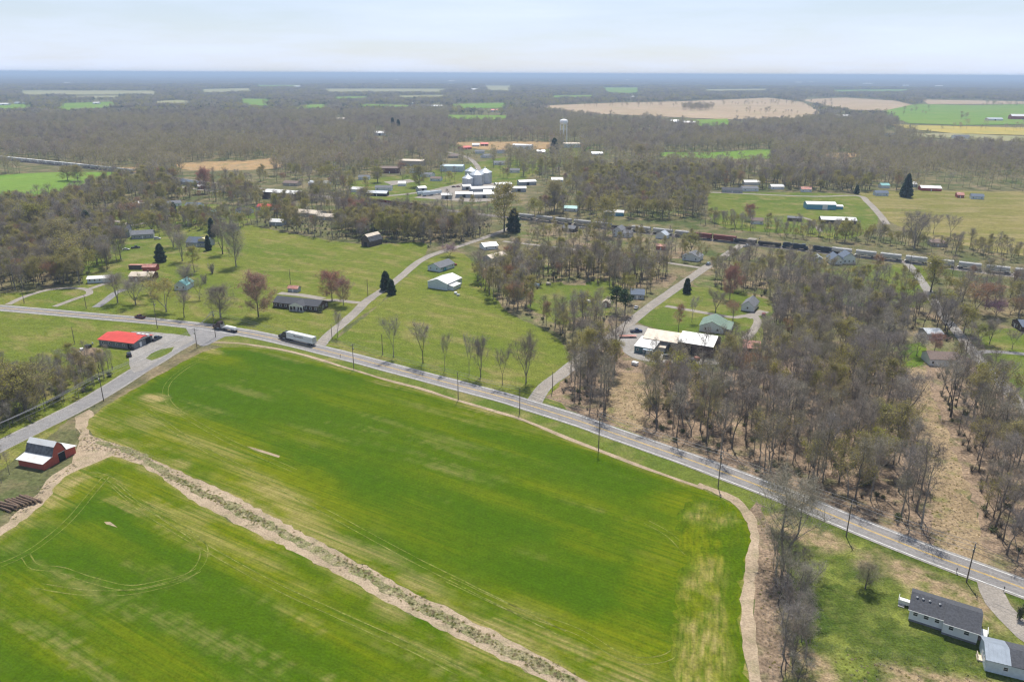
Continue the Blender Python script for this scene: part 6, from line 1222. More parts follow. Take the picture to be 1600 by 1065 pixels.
# ================================================================== VEHICLES
M_tyre = plain('tyre_rubber', (.02, .02, .02), .85, var=.1); M_rim = plain('wheel_rim', (.35, .35, .36), .4, .6, var=.1); M_lamp = plain('lamp_glass', (.7, .7, .66), .2, var=.05); M_tail = plain('tail_lamp_red', (.4, .02, .02), .3, var=.05)
_tw = MB(); _tw.tube((0, -.13, 0), (0, .13, 0), .36, .36, 14, 0, True); ME_tyre = _tw.mesh('tyre_mesh', M_tyre); _tr = MB(); _tr.tube((0, -.14, 0), (0, .14, 0), .2, .2, 10, 0, True); ME_rim = _tr.mesh('rim_mesh', M_rim)
def wheel(root, x, y, s=1.0): w = link('wheel', ME_tyre, root, (x, y, .36 * s), 0, (s, s, s)); link('rim', ME_rim, w)
CARM = {}
def car_paint(name, c):
    if name not in CARM: CARM[name] = plain(name + '_car_paint', c, .3, .2, var=.06, spec=.5)
    return CARM[name]
def car(label, x, y, ang, paint, kind='sedan', name=None):
    p = G(x, y); r = thing({'sedan': 'car', 'pickup': 'pickup_truck', 'suv': 'suv'}[kind], label, {'sedan': 'car', 'pickup': 'pickup', 'suv': 'car'}[kind], (p.x, p.y, .09), R(ang)); L, W = (5.6, 1.9) if kind == 'pickup' else (4.6, 1.8)
    h0 = .32; b = MB()
    if kind == 'pickup':
        side = [(-L / 2, h0), (-L / 2, 1.0), (-.55, 1.05), (1.05, 1.1), (2.5, 1.02), (L / 2, .85), (L / 2, h0)]; cab = [(-.6, 1.04), (-.45, 1.8), (.75, 1.82), (1.35, 1.08)]
    elif kind == 'suv':
        side = [(-L / 2, h0), (-L / 2, 1.05), (1.0, 1.08), (2.0, 1.0), (L / 2, .8), (L / 2, h0)]; cab = [(-2.2, 1.04), (-2.05, 1.72), (.4, 1.74), (1.15, 1.06)]
    else:
        side = [(-L / 2, h0), (-L / 2, .85), (-1.6, .95), (1.0, .95), (2.0, .85), (L / 2, .65), (L / 2, h0)]; cab = [(-1.75, .93), (-1.0, 1.42), (.25, 1.45), (1.2, .93)]
    b.prism(side, -W / 2, W / 2); i0 = len(b.v)
    b.build('body', paint, r, fix=True)
    g = MB(); i = 0; wi = .18
    def cabv(y, k): return [(a, y - (.0 if z < 1.2 else math.copysign(wi, y)), z) for a, z in cab]
    Lf, Rf = cabv(-W / 2 + .04, 0), cabv(W / 2 - .04, 0); g.poly(Lf); g.poly(Rf[::-1])
    for k in (0, 2): g.quad(Lf[k], Rf[k], Rf[k + 1], Lf[k + 1])
    g.build('windows', M_glass, r, fix=True)
    t_ = MB(); t_.poly([(p_[0], p_[1], p_[2] + .02) for p_ in (Lf[1], Rf[1], Rf[2], Lf[2])]); t_.poly([(p_[0], p_[1], p_[2] - .03) for p_ in (Lf[2], Rf[2], Rf[1], Lf[1])])
    for a_, b__ in ((Lf, 1), (Rf, -1)):
        for k in (0, 1, 2): t_.tube(a_[k], a_[k + 1], .05, .05, 4)
    t_.build('roof', paint, r)
    if kind == 'pickup': part(r, 'cargo_bed', M_black, (-L / 2 + .12, -.7, -W / 2 + .12, W / 2 - .12, .98, 1.06))
    for sx in (-1, 1):
        for sy in (-1, 1): wheel(r, sx * L * .31, sy * (W / 2 - .1))
    for sy in (-1, 1): part(r, 'headlight', M_lamp, (L / 2 - .03, L / 2 + .02, sy * .6 - .2, sy * .6 + .2, .6, .76)); part(r, 'tail_light', M_tail, (-L / 2 - .02, -L / 2 + .03, sy * .68 - .12, sy * .68 + .12, .7, .95))
    part(r, 'bumper', M_black, (L / 2 - .05, L / 2 + .08, -W / 2 + .1, W / 2 - .1, .32, .5), (-L / 2 - .08, -L / 2 + .05, -W / 2 + .1, W / 2 - .1, .32, .5)); return r
hw_ang = math.degrees(math.atan2((G(500, 546) - G(440, 531)).y, (G(500, 546) - G(440, 531)).x))
cang = math.degrees(math.atan2((G(300, 531) - G(215, 580)).y, (G(300, 531) - G(215, 580)).x))
car('maroon pickup driving on the highway left of the junction', 219, 497, hw_ang + 186, car_paint('maroon', (.12, .02, .03)), 'pickup')
car('dark blue pickup parked at the right end of the red roofed shop', 245, 531, cang - 4, car_paint('navy', (.02, .04, .07)), 'pickup')
car('black car parked below the red roofed shop at the lot corner', 202, 556, cang + 40, car_paint('black', (.015, .017, .02)), 'suv')
car('pale blue car parked where the gravel road meets the side road', 1107, 414, 55, car_paint('pale_blue', (.40, .48, .56)), 'suv')
car('white pickup waiting at the level crossing', 1167, 386, 20, car_paint('white', (.7, .7, .69)), 'pickup')
car('red car parked by the white cottage turnaround', 1193, 494, 70, car_paint('red', (.22, .02, .025)), 'suv')
car('dark blue pickup behind the teal office', 994, 519, 8, car_paint('blue', (.03, .05, .12)), 'pickup')
car('dark grey car in front of the long white building', 1044, 560, -15, car_paint('grey', (.12, .125, .13)), 'suv')
car('red pickup under the carport of the grey lane house', 707, 415, 20, car_paint('bright_red', (.25, .02, .03)), 'pickup')
car('black car beside the village road at the left', 264, 345, 40, car_paint('violet', (.03, .025, .06)), 'suv')
car('white car beside the farmhouse drive', 909, 357, 10, car_paint('cream', (.6, .6, .58)), 'sedan')
car('silver car under the pines at the bend', 994, 482, 70, car_paint('silver', (.45, .46, .47)), 'sedan')
car('white van parked among the left village houses', 246, 374, 10, car_paint('white', (.7, .7, .69)), 'suv')
car('black pickup near the dark village houses', 212, 388, 25, car_paint('black', (.015, .017, .02)), 'pickup')
car('white car left of the black pickup in the village', 197, 391, 15, car_paint('white', (.7, .7, .69)), 'sedan')
car('dark car on the far side of the grain yard', 709, 293, 10, car_paint('black', (.015, .017, .02)), 'sedan')
car('red car in the grain yard beside the dark one', 716, 292.5, 15, car_paint('red', (.22, .02, .025)), 'sedan')
# flat trailer behind the office
p = G(981, 527); ft = thing('flatbed_trailer', 'low red flatbed trailer in the works yard', 'trailer', (p.x, p.y, .09), R(3)); part(ft, 'deck', M_tin_rust, (-4, 4, -1.1, 1.1, .7, .85)); part(ft, 'drawbar', M_black, (-6, -4, -.1, .1, .6, .75))
for x in (1.2, 2.2):
    for y in (-1, 1): wheel(ft, x, y)
# semi truck
def semi(label, x, y, ang, cabm, trailer='van', Lt=16.15):
    p = G(x, y); r = thing('semi_truck', label, 'truck', (p.x, p.y, .09), R(ang))      # faces +x, trailer rear at x=0
    cb = MB(); x0 = Lt - 1.2
    cb.prism([(x0 + 1.6, 1.1), (x0 + 1.6, 3.7), (x0 + 3.0, 3.85), (x0 + 4.0, 3.0), (x0 + 4.35, 2.15), (x0 + 6.2, 1.95), (x0 + 6.5, 1.6), (x0 + 6.5, .6), (x0 + 1.6, .6)], -1.2, 1.2)
    cb.build('cab', cabm, r, fix=True)
    ws = MB(); ws.quad((x0 + 4.06, -1.05, 2.98), (x0 + 4.06, 1.05, 2.98), (x0 + 4.38, 1.05, 2.22), (x0 + 4.38, -1.05, 2.22))
    for s in (-1, 1): ws.box(x0 + 3.1, x0 + 3.9, s * 1.21 - .01, s * 1.21 + .01, 2.15, 2.85)
    ws.build('windows', M_glass, r)
    part(r, 'chassis', M_black, (x0 - 1.0, x0 + 6.3, -.5, .5, .6, .95)); part(r, 'grille', M_steel, (x0 + 6.5, x0 + 6.56, -.6, .6, .8, 1.55))
    for s in (-1, 1):
        ta = MB(); ta.tube((x0 + 1.9, s * 1.05, .75), (x0 + 3.6, s * 1.05, .75), .32, .32, 12, 0, True); ta.build('fuel_tank', M_steel, r); part(r, 'headlight', M_lamp, (x0 + 6.48, x0 + 6.55, s * .95 - .15, s * .95 + .15, 1.0, 1.2)); part(r, 'mirror', M_black, (x0 + 4.1, x0 + 4.2, s * 1.45 - .1, s * 1.45 + .1, 2.2, 2.8)); ex = MB(); ex.tube((x0 + 1.4, s * .95, .9), (x0 + 1.4, s * .95, 3.9), .08, .08, 8); ex.build('exhaust_stack', M_steel, r)
        for xx in (x0 + 5.4,): wheel(r, xx, s * 1.02, 1.45)
        for xx in (x0 - .3, x0 + 1.0): wheel(r, xx, s * .98, 1.45); wheel(r, xx, s * .62, 1.45)
        for xx in (1.6, 2.9): wheel(r, xx, s * .98, 1.45); wheel(r, xx, s * .62, 1.45)
    if trailer == 'van':
        tm = plain('trailer_white', (.74, .75, .75), .4, var=.05, scale=.4)
        tb = part(r, 'trailer_box', tm, (0, Lt, -1.3, 1.3, 1.15, 4.1)); part(tb, 'rear_doors', M_tin_galv, (-.04, 0, -1.25, -.02, 1.2, 4.05), (-.04, 0, .02, 1.25, 1.2, 4.05)); part(tb, 'side_rail', M_steel, (0, Lt, -1.33, -1.3, 1.15, 1.3), (0, Lt, 1.3, 1.33, 1.15, 1.3)); part(tb, 'roof_rail', M_trim, (0, Lt, -1.32, -1.3, 4.0, 4.12), (0, Lt, 1.3, 1.32, 4.0, 4.12))
        for s in (-1, 1):
            lg = MB(); rs = np.random.RandomState(5)
            y = s * 1.325
            def bar(xa, xb, za, zb, sk=.25): lg.quad((xa, y, za), (xb, y, za), (xb + sk, y, zb), (xa + sk, y, zb)) if s > 0 else lg.quad((xb, y, za), (xa, y, za), (xa - sk * 0 + sk, y, zb), (xb + sk, y, zb))
            for k in range(9): xa = 5.6 + k * .5; bar(xa, xa + .34, 2.95 - .02 * k, 3.35 - .03 * k)
            for k in range(5): xa = 10.3 + k * .22; bar(xa, xa + .12, 2.7 + .05 * k, 3.6 - .04 * k)
            lg.build('side_lettering', M_black, r)
            l2 = MB(); l2.quad(*[(a_, y, z) for a_, z in (((5.2, 2.72), (11.6, 2.86), (11.6, 2.96), (5.2, 2.78)) if s < 0 else ((11.6, 2.86), (5.2, 2.72), (5.2, 2.78), (11.6, 2.96)))]); l2.build('side_stripe', M_tail, r)
        lgm = part(r, 'landing_gear', M_steel, (Lt - 4.2, Lt - 4.0, -.9, -.75, .3, 1.15), (Lt - 4.2, Lt - 4.0, .75, .9, .3, 1.15)); part(r, 'rear_guard', M_steel, (.0, .12, -1.2, 1.2, .5, .62), (.05, .1, -.6, -.5, .6, 1.15), (.05, .1, .5, .6, .6, 1.15))
    else:
        part(r, 'flat_deck', M_steel, (0, Lt, -1.25, 1.25, 1.2, 1.4)); part(r, 'load', M_tin_white, (.8, Lt - 1.6, -1.0, 1.0, 1.42, 2.0), (1.2, Lt - 2.2, -.7, .7, 2.0, 2.35)); part(r, 'headboard', M_steel, (Lt - .3, Lt - .2, -1.2, 1.2, 1.4, 2.6))
    return r
semi('white box semi trailer with black cab driving along the highway', 492, 540.5, hw_ang + 181, car_paint('cab_black', (.012, .016, .017)))
semi('dark flatbed truck with pale load turning at the highway junction', 371, 519.5, hw_ang + 184, car_paint('cab_maroon', (.06, .03, .03)), 'flat', 9.5)
for q, (x, y) in enumerate(((662, 305), (670, 306), (680, 304.5))):
    p = G(x, y); tr_ = thing('parked_trailer', ('leftmost', 'middle', 'rightmost')[q] + ' of three white box trailers parked beside the grain yard road', 'trailer', (p.x, p.y, .05), R(38)); part(tr_, 'box', M_siding_pale, (-7, 7, -1.3, 1.3, 1.15, 4.0)); part(tr_, 'landing_gear', M_steel, (4.5, 4.7, -.9, .9, 0, 1.15))
    for x_ in (-5.5, -4.2):
        for y_ in (-1, 1): wheel(tr_, x_, y_, 1.4)

# ================================================================== UTILITY POLES AND WIRES
M_pole = plain('pole_wood', (.16, .13, .105), .9, var=.25, scale=2.0); M_wire = plain('wire', (.16, .16, .17), .5, var=.1); M_ins = plain('insulator', (.45, .46, .47), .3, var=.1)
POLES = [(337, 527, 486, 1, 'tall pole with two crossarms at the highway junction', 2), (308, 544, 513, 1, 'pole between the county road and the wheat corner', 1), (162, 626, 584, 1, 'pole with crossarm beside the county road above the red barn', 1), (246, 513, 470, 1, 'pole with crossarms behind the red roofed shop', 2), (117, 538, 511, 1, 'pole in the meadow left of the red roofed shop', 0),
         (553, 577, 537, 1, 'pole beside the highway nearest the semi truck', 1), (716, 625, 581, 1, 'pole at the wheat edge opposite the slender roadside trees', 0), (812, 646, 606, 1, 'pole opposite the side road mouth', 0), (935, 704, 645, 1, 'pole at the wheat edge opposite the side road grove', 1), (1510, 909, 849, 1, 'pole with crossarm in front of the dark roofed house', 1),
         (519, 531, 508, 1, 'short pole beside the lane mouth', 0), (598, 554, 522, 1, 'pole in the pasture beyond the highway', 0), (575, 463, 436, 1, 'pole beside the lane near the cedars', 0), (454, 444, 420, 1, 'pole behind the brick ranch house', 0), (863, 612, 580, 1, 'pole beside the side road mouth', 0), (38, 474, 452, 1, 'pole at the loop drive', 0), (135, 482, 462, 1, 'pole beside the loop drive at the highway', 0), (1322, 838, 782, 1, 'pole at the highway edge before the big wood', 1), (1122, 760, 706, 1, 'pole at the highway edge near the wheat corner', 1), (1421, 419, 396, 1, 'pole beside the railside road', 0), (1236, 401, 372, 1, 'pole beside the locomotives', 1), (1540, 640, 600, 0, 'pole beside the gravel lane at the right', 0)]
TOPS = {}
for i, (x, yb, yt, _k, lab, arms) in enumerate(POLES):
    p = G(x, yb); h = max(7.5, min(14.5, height_of(x, yb, yt))); near = hw_path[int(np.argmin([(q - p).length for q in hw_path]))]
    rz = R(hw_ang + 90) if i not in (1, 2) else R(cang + 90)
    r = thing('utility_pole', lab, 'utility pole', (p.x, p.y, 0), rz, 'utility poles')
    b = MB(); b.tube((0, 0, 0), (0, 0, h), .17, .11, 8, 0, True); b.build('pole', M_pole, r)
    for a_ in range(arms):
        z = h - .5 - 1.1 * a_; ar = part(r, 'crossarm', M_pole, (-1.25, 1.25, -.16, -.05, z - .07, z + .07))
        for q in (-1.1, -.5, .5, 1.1): b = MB(); b.lathe([(.05, z + .07), (.07, z + .15), (.05, z + .28), (0, z + .3)], 6, 0, (q, -.1)); b.build('insulator', M_ins, ar)
    if arms:
        b = MB(); b.lathe([(.22, h - 2.6), (.24, h - 2.5), (.24, h - 1.8), (0, h - 1.7)], 10, 0, (.38, 0)); b.build('transformer', M_steel, r)
    TOPS[i] = (p, h, rz)
def wire_run(label, pts, sag=.03, r=.048):
    mb = MB()
    for a_, b2 in zip(pts[:-1], pts[1:]):
        n = 14; pv = None; L = (b2 - a_).length
        for k in range(n + 1):
            t_ = k / n; q = a_.lerp(b2, t_); q.z -= 4 * sag * L * t_ * (1 - t_) * .6
            if pv is not None: mb.tube(pv, q, r, r, 3)
            pv = q
    return tag(mb.build('power_line', M_wire), label, 'power line', 'power lines')
def tops(ids, off, dz):
    out = []
    for i in ids:
        if isinstance(i, tuple): g = G(i[0], i[1]); out.append(Vector((g.x, g.y, 10.5 + dz))); continue
        p, h, rz = TOPS[i]; out.append(p + Vector((math.cos(rz) * off, math.sin(rz) * off, h - .25 + dz)))
    return out
cw = [0, 1, 2, (-40, 730)]
for off, dz, nm in ((-1.1, 0, 'left'), (-.5, 0, 'inner left'), (.5, 0, 'inner right'), (1.1, 0, 'right'), (.1, -1.6, 'lower')): wire_run(f'{nm} wire of the line along the county road', tops(cw, off, dz))
hw_ids = [0, 5, 6, 7, 8, 18, 17, 9, (1680, 985)]
for off, dz, nm in ((-.9, 0, 'near'), (.9, 0, 'far'), (0, -1.8, 'lowest')): wire_run(f'{nm} wire of the line along the highway', tops(hw_ids, off, dz), .02)
wire_run('single service wire from the highway pole to the lane', tops([5, 10, 12, 13], 0, 0), .03, .015)

# ================================================================== SMALL THINGS
# cut logs stacked by the dirt track
M_log = plain('log_bark', (.17, .115, .08), .9, var=.4, scale=3.0); M_logend = plain('log_end', (.45, .32, .2), .9, var=.2)
ga, gb = G(2, 796), G(44, 783); gd = (gb - ga).normalized(); gn = Vector((-gd.y, gd.x, 0)); rs = np.random.RandomState(3); LA = math.atan2(*reversed((G(34.2, 778.5) - G(23.7, 775.2)).to_2d())); LOG = 'weathered log in the stack beside the dirt track'
for row in range(2):
    for k in range(9 - row * 2):
        r_ = .28 + .12 * rs.rand(); b = MB(); L = 5.5 + 2.5 * rs.rand(); b.tube((-L / 2, 0, 0), (L / 2, 0, 0), r_, r_ * .85, 9, 0); o = b.build('log', [M_log, M_logend])
        for s, rr in ((-1, r_), (1, r_ * .85)):
            e = MB(); e.poly([(s * L / 2, rr * math.cos(t_ * .7), rr * math.sin(t_ * .7)) for t_ in range(9)]); e.build('cut_end', M_logend, o)
        c = ga + gd * (.3 + k * .95 + row * .6) ; o.location = (c.x, c.y, r_ + .02 + row * .62); o.rotation_euler = (0, 0, LA + (rs.rand() - .5) * .2); tag(o, LOG, 'log', 'logs in the stack by the track')
# wire fence at the bottom right
f0, f1 = G(1276, 1011), G(1540, 1045); fd = (f1 - f0); fl = fd.length; fz = math.atan2(fd.y, fd.x)
fence = thing('wire_fence', 'thin wire mesh fence along the lower edge of the house lawn', 'fence', (f0.x, f0.y, 0), fz)
for k in range(int(fl / 3) + 1): b = MB(); b.tube((k * 3, 0, 0), (k * 3, 0, 1.35), .035, .035, 6); b.build('post', M_steel, fence)
wm = MB()
for z in np.linspace(.05, 1.3, 9): wm.tube((0, 0, z), (fl, 0, z), .006, .006, 3)
for k in range(int(fl / .5)): wm.tube((k * .5, 0, .05), (k * .5, 0, 1.3), .004, .004, 3)
wm.build('wire_mesh', M_black, fence)
# yard clutter beside the shop and under the trees
CL = [(122, 553, 'box', M_tin_galv, 2.2, 'grey scrap bin in the clutter left of the red roofed shop'), (128, 547, 'box', M_tin_white, 1.6, 'white appliance in the clutter left of the red roofed shop'), (134, 558, 'drum', M_tin_rust, .9, 'rusty drum nearest the trees in the shop clutter'), (138, 543, 'box', M_black, 2.4, 'black crate in the clutter nearest the shop wall'), (131, 563, 'box', M_wood_old, 2.0, 'wooden pallet stack in the shop clutter'), (145, 538, 'drum', M_tin_galv, .9, 'pale drum closest to the red roofed shop'), (200, 541, 'box', M_wood_old, 2.0, 'dark stack of goods under the eave of the shop'), (207, 547, 'box', M_black, 1.5, 'black bin at the corner of the red roofed shop'),
      (712, 459, 'box', M_tin_white, 1.8, 'white box in the grass below the white metal building'), (716, 462, 'box', M_tin_galv, 1.5, 'grey box beside the white one below the metal building'), (838, 447, 'box', M_tin_lblue, 3.0, 'pale blue crate in the green clearing'), (857, 445, 'box', M_tin_tan, 2.5, 'tan crate in the green clearing'), (992, 570, 'box', M_tin_white, 2.5, 'white sheet pile in front of the works yard'), (1089, 562, 'box', M_tin_rust, 2.2, 'rusty skip before the long white building'), (1080, 566, 'box', M_black, 3.0, 'black machine before the long white building'), (920, 472, 'box', M_tin_white, 2.0, 'white table in the green clearing wood')]
for x, y, kd, mt, s, lab in CL:
    p = G(x, y); b = MB()
    if kd == 'box':
        b.box(-s / 2, s / 2, -s * .35, s * .35, .12, s * .5); b.box(-s / 2 - .05, s / 2 + .05, -s * .35 - .05, s * .35 + .05, s * .5, s * .5 + .08); b.box(-s / 2, -s / 2 + .12, -s * .3, s * .3, 0, .12); b.box(s / 2 - .12, s / 2, -s * .3, s * .3, 0, .12)
    else: b.lathe([(.3, 0), (.3, .3), (.33, .32), (.3, .34), (.3, .6), (.33, .62), (.3, .64), (.3, .9), (0, .9)], 12)
    o = b.build('crate' if kd == 'box' else 'drum', mt, None); o.location = (p.x, p.y, .08); o.rotation_euler.z = x; tag(o, lab, 'crate' if kd == 'box' else 'drum')
# roadside signs and mailboxes
for x, y, lab in ((532, 559, 'small black post marker beside the highway below the lane mouth'), (1494, 895, 'mailbox on a post beside the drive of the dark roofed house'), (1568, 924, 'mailbox on a post right of the driveway mouth')):
    p = G(x, y); r = thing('mailbox', lab, 'mailbox', (p.x, p.y, 0), R(hw_ang)); part(r, 'post', M_pole, (-.05, .05, -.05, .05, 0, 1.1)); mbx = MB(); mbx.prism([(-.12, 1.1), (-.12, 1.28), (0, 1.38), (.12, 1.28), (.12, 1.1)], -.28, .28); mbx.build('box', M_black, r, fix=True)
# crossing gate posts
for x, y, lab in ((1146, 381, 'crossing signal mast left of the rails crossing'), (1186, 379, 'crossing signal mast right of the rails crossing')):
    p = G(x, y); r = thing('crossing_signal', lab, 'signal', (p.x, p.y, 0), R(20)); b = MB(); b.tube((0, 0, 0), (0, 0, 4.2), .09, .09, 8); b.build('mast', M_steel, r)
    b = MB()
    for s in (-1, 1): b.quad((-.75, -.1, 3.6 - s * .45), (-.7, -.1, 3.75 - s * .45), (.75, -.1, 3.6 + s * .45 + .1), (.7, -.1, 3.5 + s * .45))
    b.build('crossbuck', M_trim, r); part(r, 'lamp_bar', M_black, (-.5, .5, -.2, -.1, 2.5, 2.85))

# ================================================================== WOODS
rng = np.random.RandomState(42)
def near_roads(P, d=4.5):
    bad = np.zeros(len(P), bool)
    for path, w in ((hw_path, 7.0), (county_path, 5.5), (lane_path, 4.5), (side_path, 4.5), (rail_path, 6.5)):
        bad |= dist_poly(P, path, False) < w
    for (x, y, r_) in KEEP: bad |= np.hypot(P[:, 0] - x, P[:, 1] - y) < r_
    return bad
def scatter(poly, sp):
    A = np.array([(p.x, p.y) for p in GP(poly)]); lo, hi = A.min(0), A.max(0)
    gx, gy = np.meshgrid(np.arange(lo[0], hi[0], sp), np.arange(lo[1], hi[1], sp)); Q = np.stack([gx.ravel(), gy.ravel()], 1); Q = Q + (rng.rand(*Q.shape) - .5) * sp * 1.15
    Q = Q[inside(Q, A)]; return Q[~near_roads(Q)]
RAIL_Y = proj([tuple(along(s)[0]) for s in S_tab])[0][:, 1]
def hides(Q, hgt, pr=.8):
    b_, _d = proj(np.c_[Q, np.zeros(len(Q))]); t_, _d = proj(np.c_[Q, np.full(len(Q), hgt)]); bad = np.zeros(len(Q), bool)
    for (x0, y0, x1, y1) in KEEP_PX: bad |= (b_[:, 0] > x0 + 1) & (b_[:, 0] < x1 - 1) & (b_[:, 1] > y0) & (t_[:, 1] < y1 - .25 * (y1 - y0))
    ry = np.interp(b_[:, 0], PX_tab, RAIL_Y); bad |= (b_[:, 1] > ry) & (t_[:, 1] < ry - 2) & (b_[:, 0] > 560)
    return bad & (rng.rand(len(Q)) < pr)
pts = []          # (x, y, kind, wood index, height factor)
for wi, (poly, sp, mix, grp, lab, hf_) in enumerate(WOODS):
    Q = scatter(poly, sp); Q = Q[~hides(Q, 15 * hf_, .55 if ('village' in lab or 'below the railway' in lab) else .85)]; ks = list(mix); pr = np.array([mix[k] for k in ks]); 
    for q in Q: pts.append((q[0], q[1], ks[rng.choice(len(ks), p=pr / pr.sum())], wi, hf_ * (.72 + .45 * rng.rand())))
XY = np.array([(p[0], p[1]) for p in pts]); D_ = np.hypot(XY[:, 0], XY[:, 1]); scr, dep = proj(np.c_[XY, np.zeros(len(XY))])
topscr, _ = proj(np.c_[XY, np.full(len(XY), 15.0)])
vis = (scr[:, 0] > -25) & (scr[:, 0] < 1625) & (topscr[:, 1] < 1080)
rest = {'p': [], 'v': [], 'r': [], 's': []}; SCAT = []; SK = {}
for kd in ('bare_tree', 'budding_tree', 'russet_tree', 'open_bare_tree'):
    SK[kd] = len(SCAT); SCAT += [t_[2] for t_ in PROTO[kd]]
adj = {'open_bare_tree': 'spreading bare tree', 'bare_tree': 'bare grey tree', 'budding_tree': 'budding yellow green tree', 'russet_tree': 'rusty tree'}
LOOK = {'open_bare_tree': ['wide', 'dense', 'round', 'narrow'], 'bare_tree': ['tall', 'slim', 'broad crowned', 'short', 'twin stemmed', 'many stemmed'], 'budding_tree': ['upright', 'round crowned', 'tall', 'broad'], 'russet_tree': ['forked', 'straight']}
REF = [('across from the largest bare tree', GP([(1265, 765), (1275, 768)]), 16), ('across from the dark roofed house', GP([(1400, 825), (1450, 842)]), 16), ('beside the tan opening', GP([(1003, 665), (1010, 600)]), 12), ('below the faded red shed roof', GP([(1150, 580), (1200, 580)]), 18), ('in the middle of the wood', GP([(1200, 660), (1260, 680)]), 16), ('deep in its upper part', GP([(1280, 600), (1360, 610)]), 20), ('near the highway', hw_path, 14), ('near the county road', county_path, 14), ('near the lane', lane_path, 14), ('near the side road', side_path, 14), ('near the rails', rail_path, 14), ('at the edge of the cleared strip', GP([(1406, 575), (1425, 650), (1440, 720), (1458, 800)]), 10), ('at the edge of the cleared strip', GP([(1440, 575), (1465, 640), (1495, 710), (1530, 830)]), 10), ('close to the long white building', GP([(1000, 560), (1120, 575), (1190, 565)]), 22), ('beside the pasture', GP(pasture_left), 12), ('beside the pasture', GP(pasture_right), 12)]
REF_D = [dist_poly(XY, pth, False) for _n, pth, _d in REF]
used = {}; n_as_thing = {}
def lab_(i, kd, v, wi, hf_):
    wh = next((' ' + nm for (nm, _p, d), dd in zip(REF, REF_D) if dd[i] < d and nm.split()[-1] not in WOODS[wi][3]), '')
    a_ = adj[kd].replace(" grey", "").replace("yellow green ", "")
    t = f"{LOOK[kd][v]} {a_} {'among' if 'trees' in WOODS[wi][3] else 'in'} the {WOODS[wi][3]}{wh}"
    if wh and len(t.split()) <= 16: return t
    return f'{LOOK[kd][v]} {a_} {WOODS[wi][4]}'
for i in np.argsort(D_):
    x, y, kd, wi, hf_ = pts[i]; v = int(rng.randint(len(PROTO[kd]))); rot = rng.rand() * 6.28; wf = hf_ * (.85 + .35 * rng.rand())
    if vis[i] and n_as_thing.get(kd, 0) < 300:
        n_as_thing[kd] = n_as_thing.get(kd, 0) + 1
        wm_, cm_, jm_, H_, R_ = PROTO[kd][v]
        r = tag(link({'open_bare_tree': 'bare_tree'}.get(kd, kd), None, None, (x, y, 0), rot, (wf, wf, hf_)), lab_(i, kd, v, wi, hf_), 'tree', f'{adj[kd]}s, {WOODS[wi][3]}'); link('trunk', wm_, r); link('crown', cm_, r)
    else: rest['p'].append((x, y, 0)); rest['v'].append(SK[kd] + v); rest['r'].append(rot); rest['s'].append((wf, wf, hf_))
# far woods: jittered grid in rings, open land kept clear
OPEN_PX = [f[2] for f in FAR_FIELDS] + [
    [(-60, 478), (-60, 462), (60, 452), (135, 445), (130, 330), (240, 318), (400, 322), (400, 350), (440, 362), (660, 380), (745, 372), (780, 345), (820, 338), (1100, 345), (1105, 296), (1340, 300), (1480, 296), (1760, 306), (1760, 1100), (-60, 1100)],
    [(655, 310), (680, 291), (725, 286), (770, 280), (850, 288), (860, 305), (800, 318), (720, 322)],
    [(575, 295), (640, 278), (690, 285), (650, 305), (580, 305)], [(735, 285), (755, 268), (745, 252), (722, 242), (735, 240), (765, 255), (765, 280)], [(255, 330), (255, 315), (345, 300), (395, 318), (390, 330)]]
def far_fill(r0, r1, sp, amin=-40, amax=40):
    n = int((r1 * math.sin(R(40)) * 2) / sp); xs = np.arange(-r1 * .66, r1 * .66, sp); ys = np.arange(r0 * .7, r1, sp); gx, gy = np.meshgrid(xs, ys); Q = np.stack([gx.ravel(), gy.ravel()], 1); Q = Q + (rng.rand(*Q.shape) - .5) * sp * 1.2
    d = np.hypot(Q[:, 0], Q[:, 1]); an = np.degrees(np.arctan2(Q[:, 0], Q[:, 1])); return Q[(d > r0) & (d < r1) & (an > amin) & (an < amax)]
def open_ok(Q, hgt):
    b_, _d = proj(np.c_[Q, np.zeros(len(Q))]); t_, _d = proj(np.c_[Q, np.full(len(Q), hgt)]); ok = np.ones(len(Q), bool)
    for pl in OPEN_PX: ok &= ~inside(b_, pl); ok &= ~inside(t_, pl); ok &= ~inside((b_ + t_) / 2, pl)
    for (x0, y0, x1, y1) in KEEP_PX:
        ok &= ~((b_[:, 0] > x0 - 1) & (b_[:, 0] < x1 + 1) & (b_[:, 1] > y0) & (t_[:, 1] < y1 - .2 * (y1 - y0)))
    ok &= dist_poly(Q, rail_path, False) > 14
    ry = np.interp(b_[:, 0], PX_tab, RAIL_Y); ok &= ~((b_[:, 1] > ry) & (t_[:, 1] < ry - 1) & ((b_[:, 0] < 215) | (b_[:, 0] > 560)))
    return ok, b_
Q = far_fill(380, 950, 7.0); ok, bs_ = open_ok(Q, 13); Q = Q[ok]; bs_ = bs_[ok]; Q_ = Q[~near_roads(Q)]
den = fbm(Q_[:, 0] / 70, Q_[:, 1] / 70, 3); tint = fbm(Q_[:, 0] / 110 + 40, Q_[:, 1] / 110, 3); bpx, _d = proj(np.c_[Q_, np.zeros(len(Q_))])
town = (bpx[:, 0] > 380) & (bpx[:, 0] < 900) & (bpx[:, 1] > 215) & (bpx[:, 1] < 330); keepm = rng.rand(len(Q_)) < np.where(town, .22, np.where(den < .36, .45, 1.0)); Q_, tint = Q_[keepm], tint[keepm]
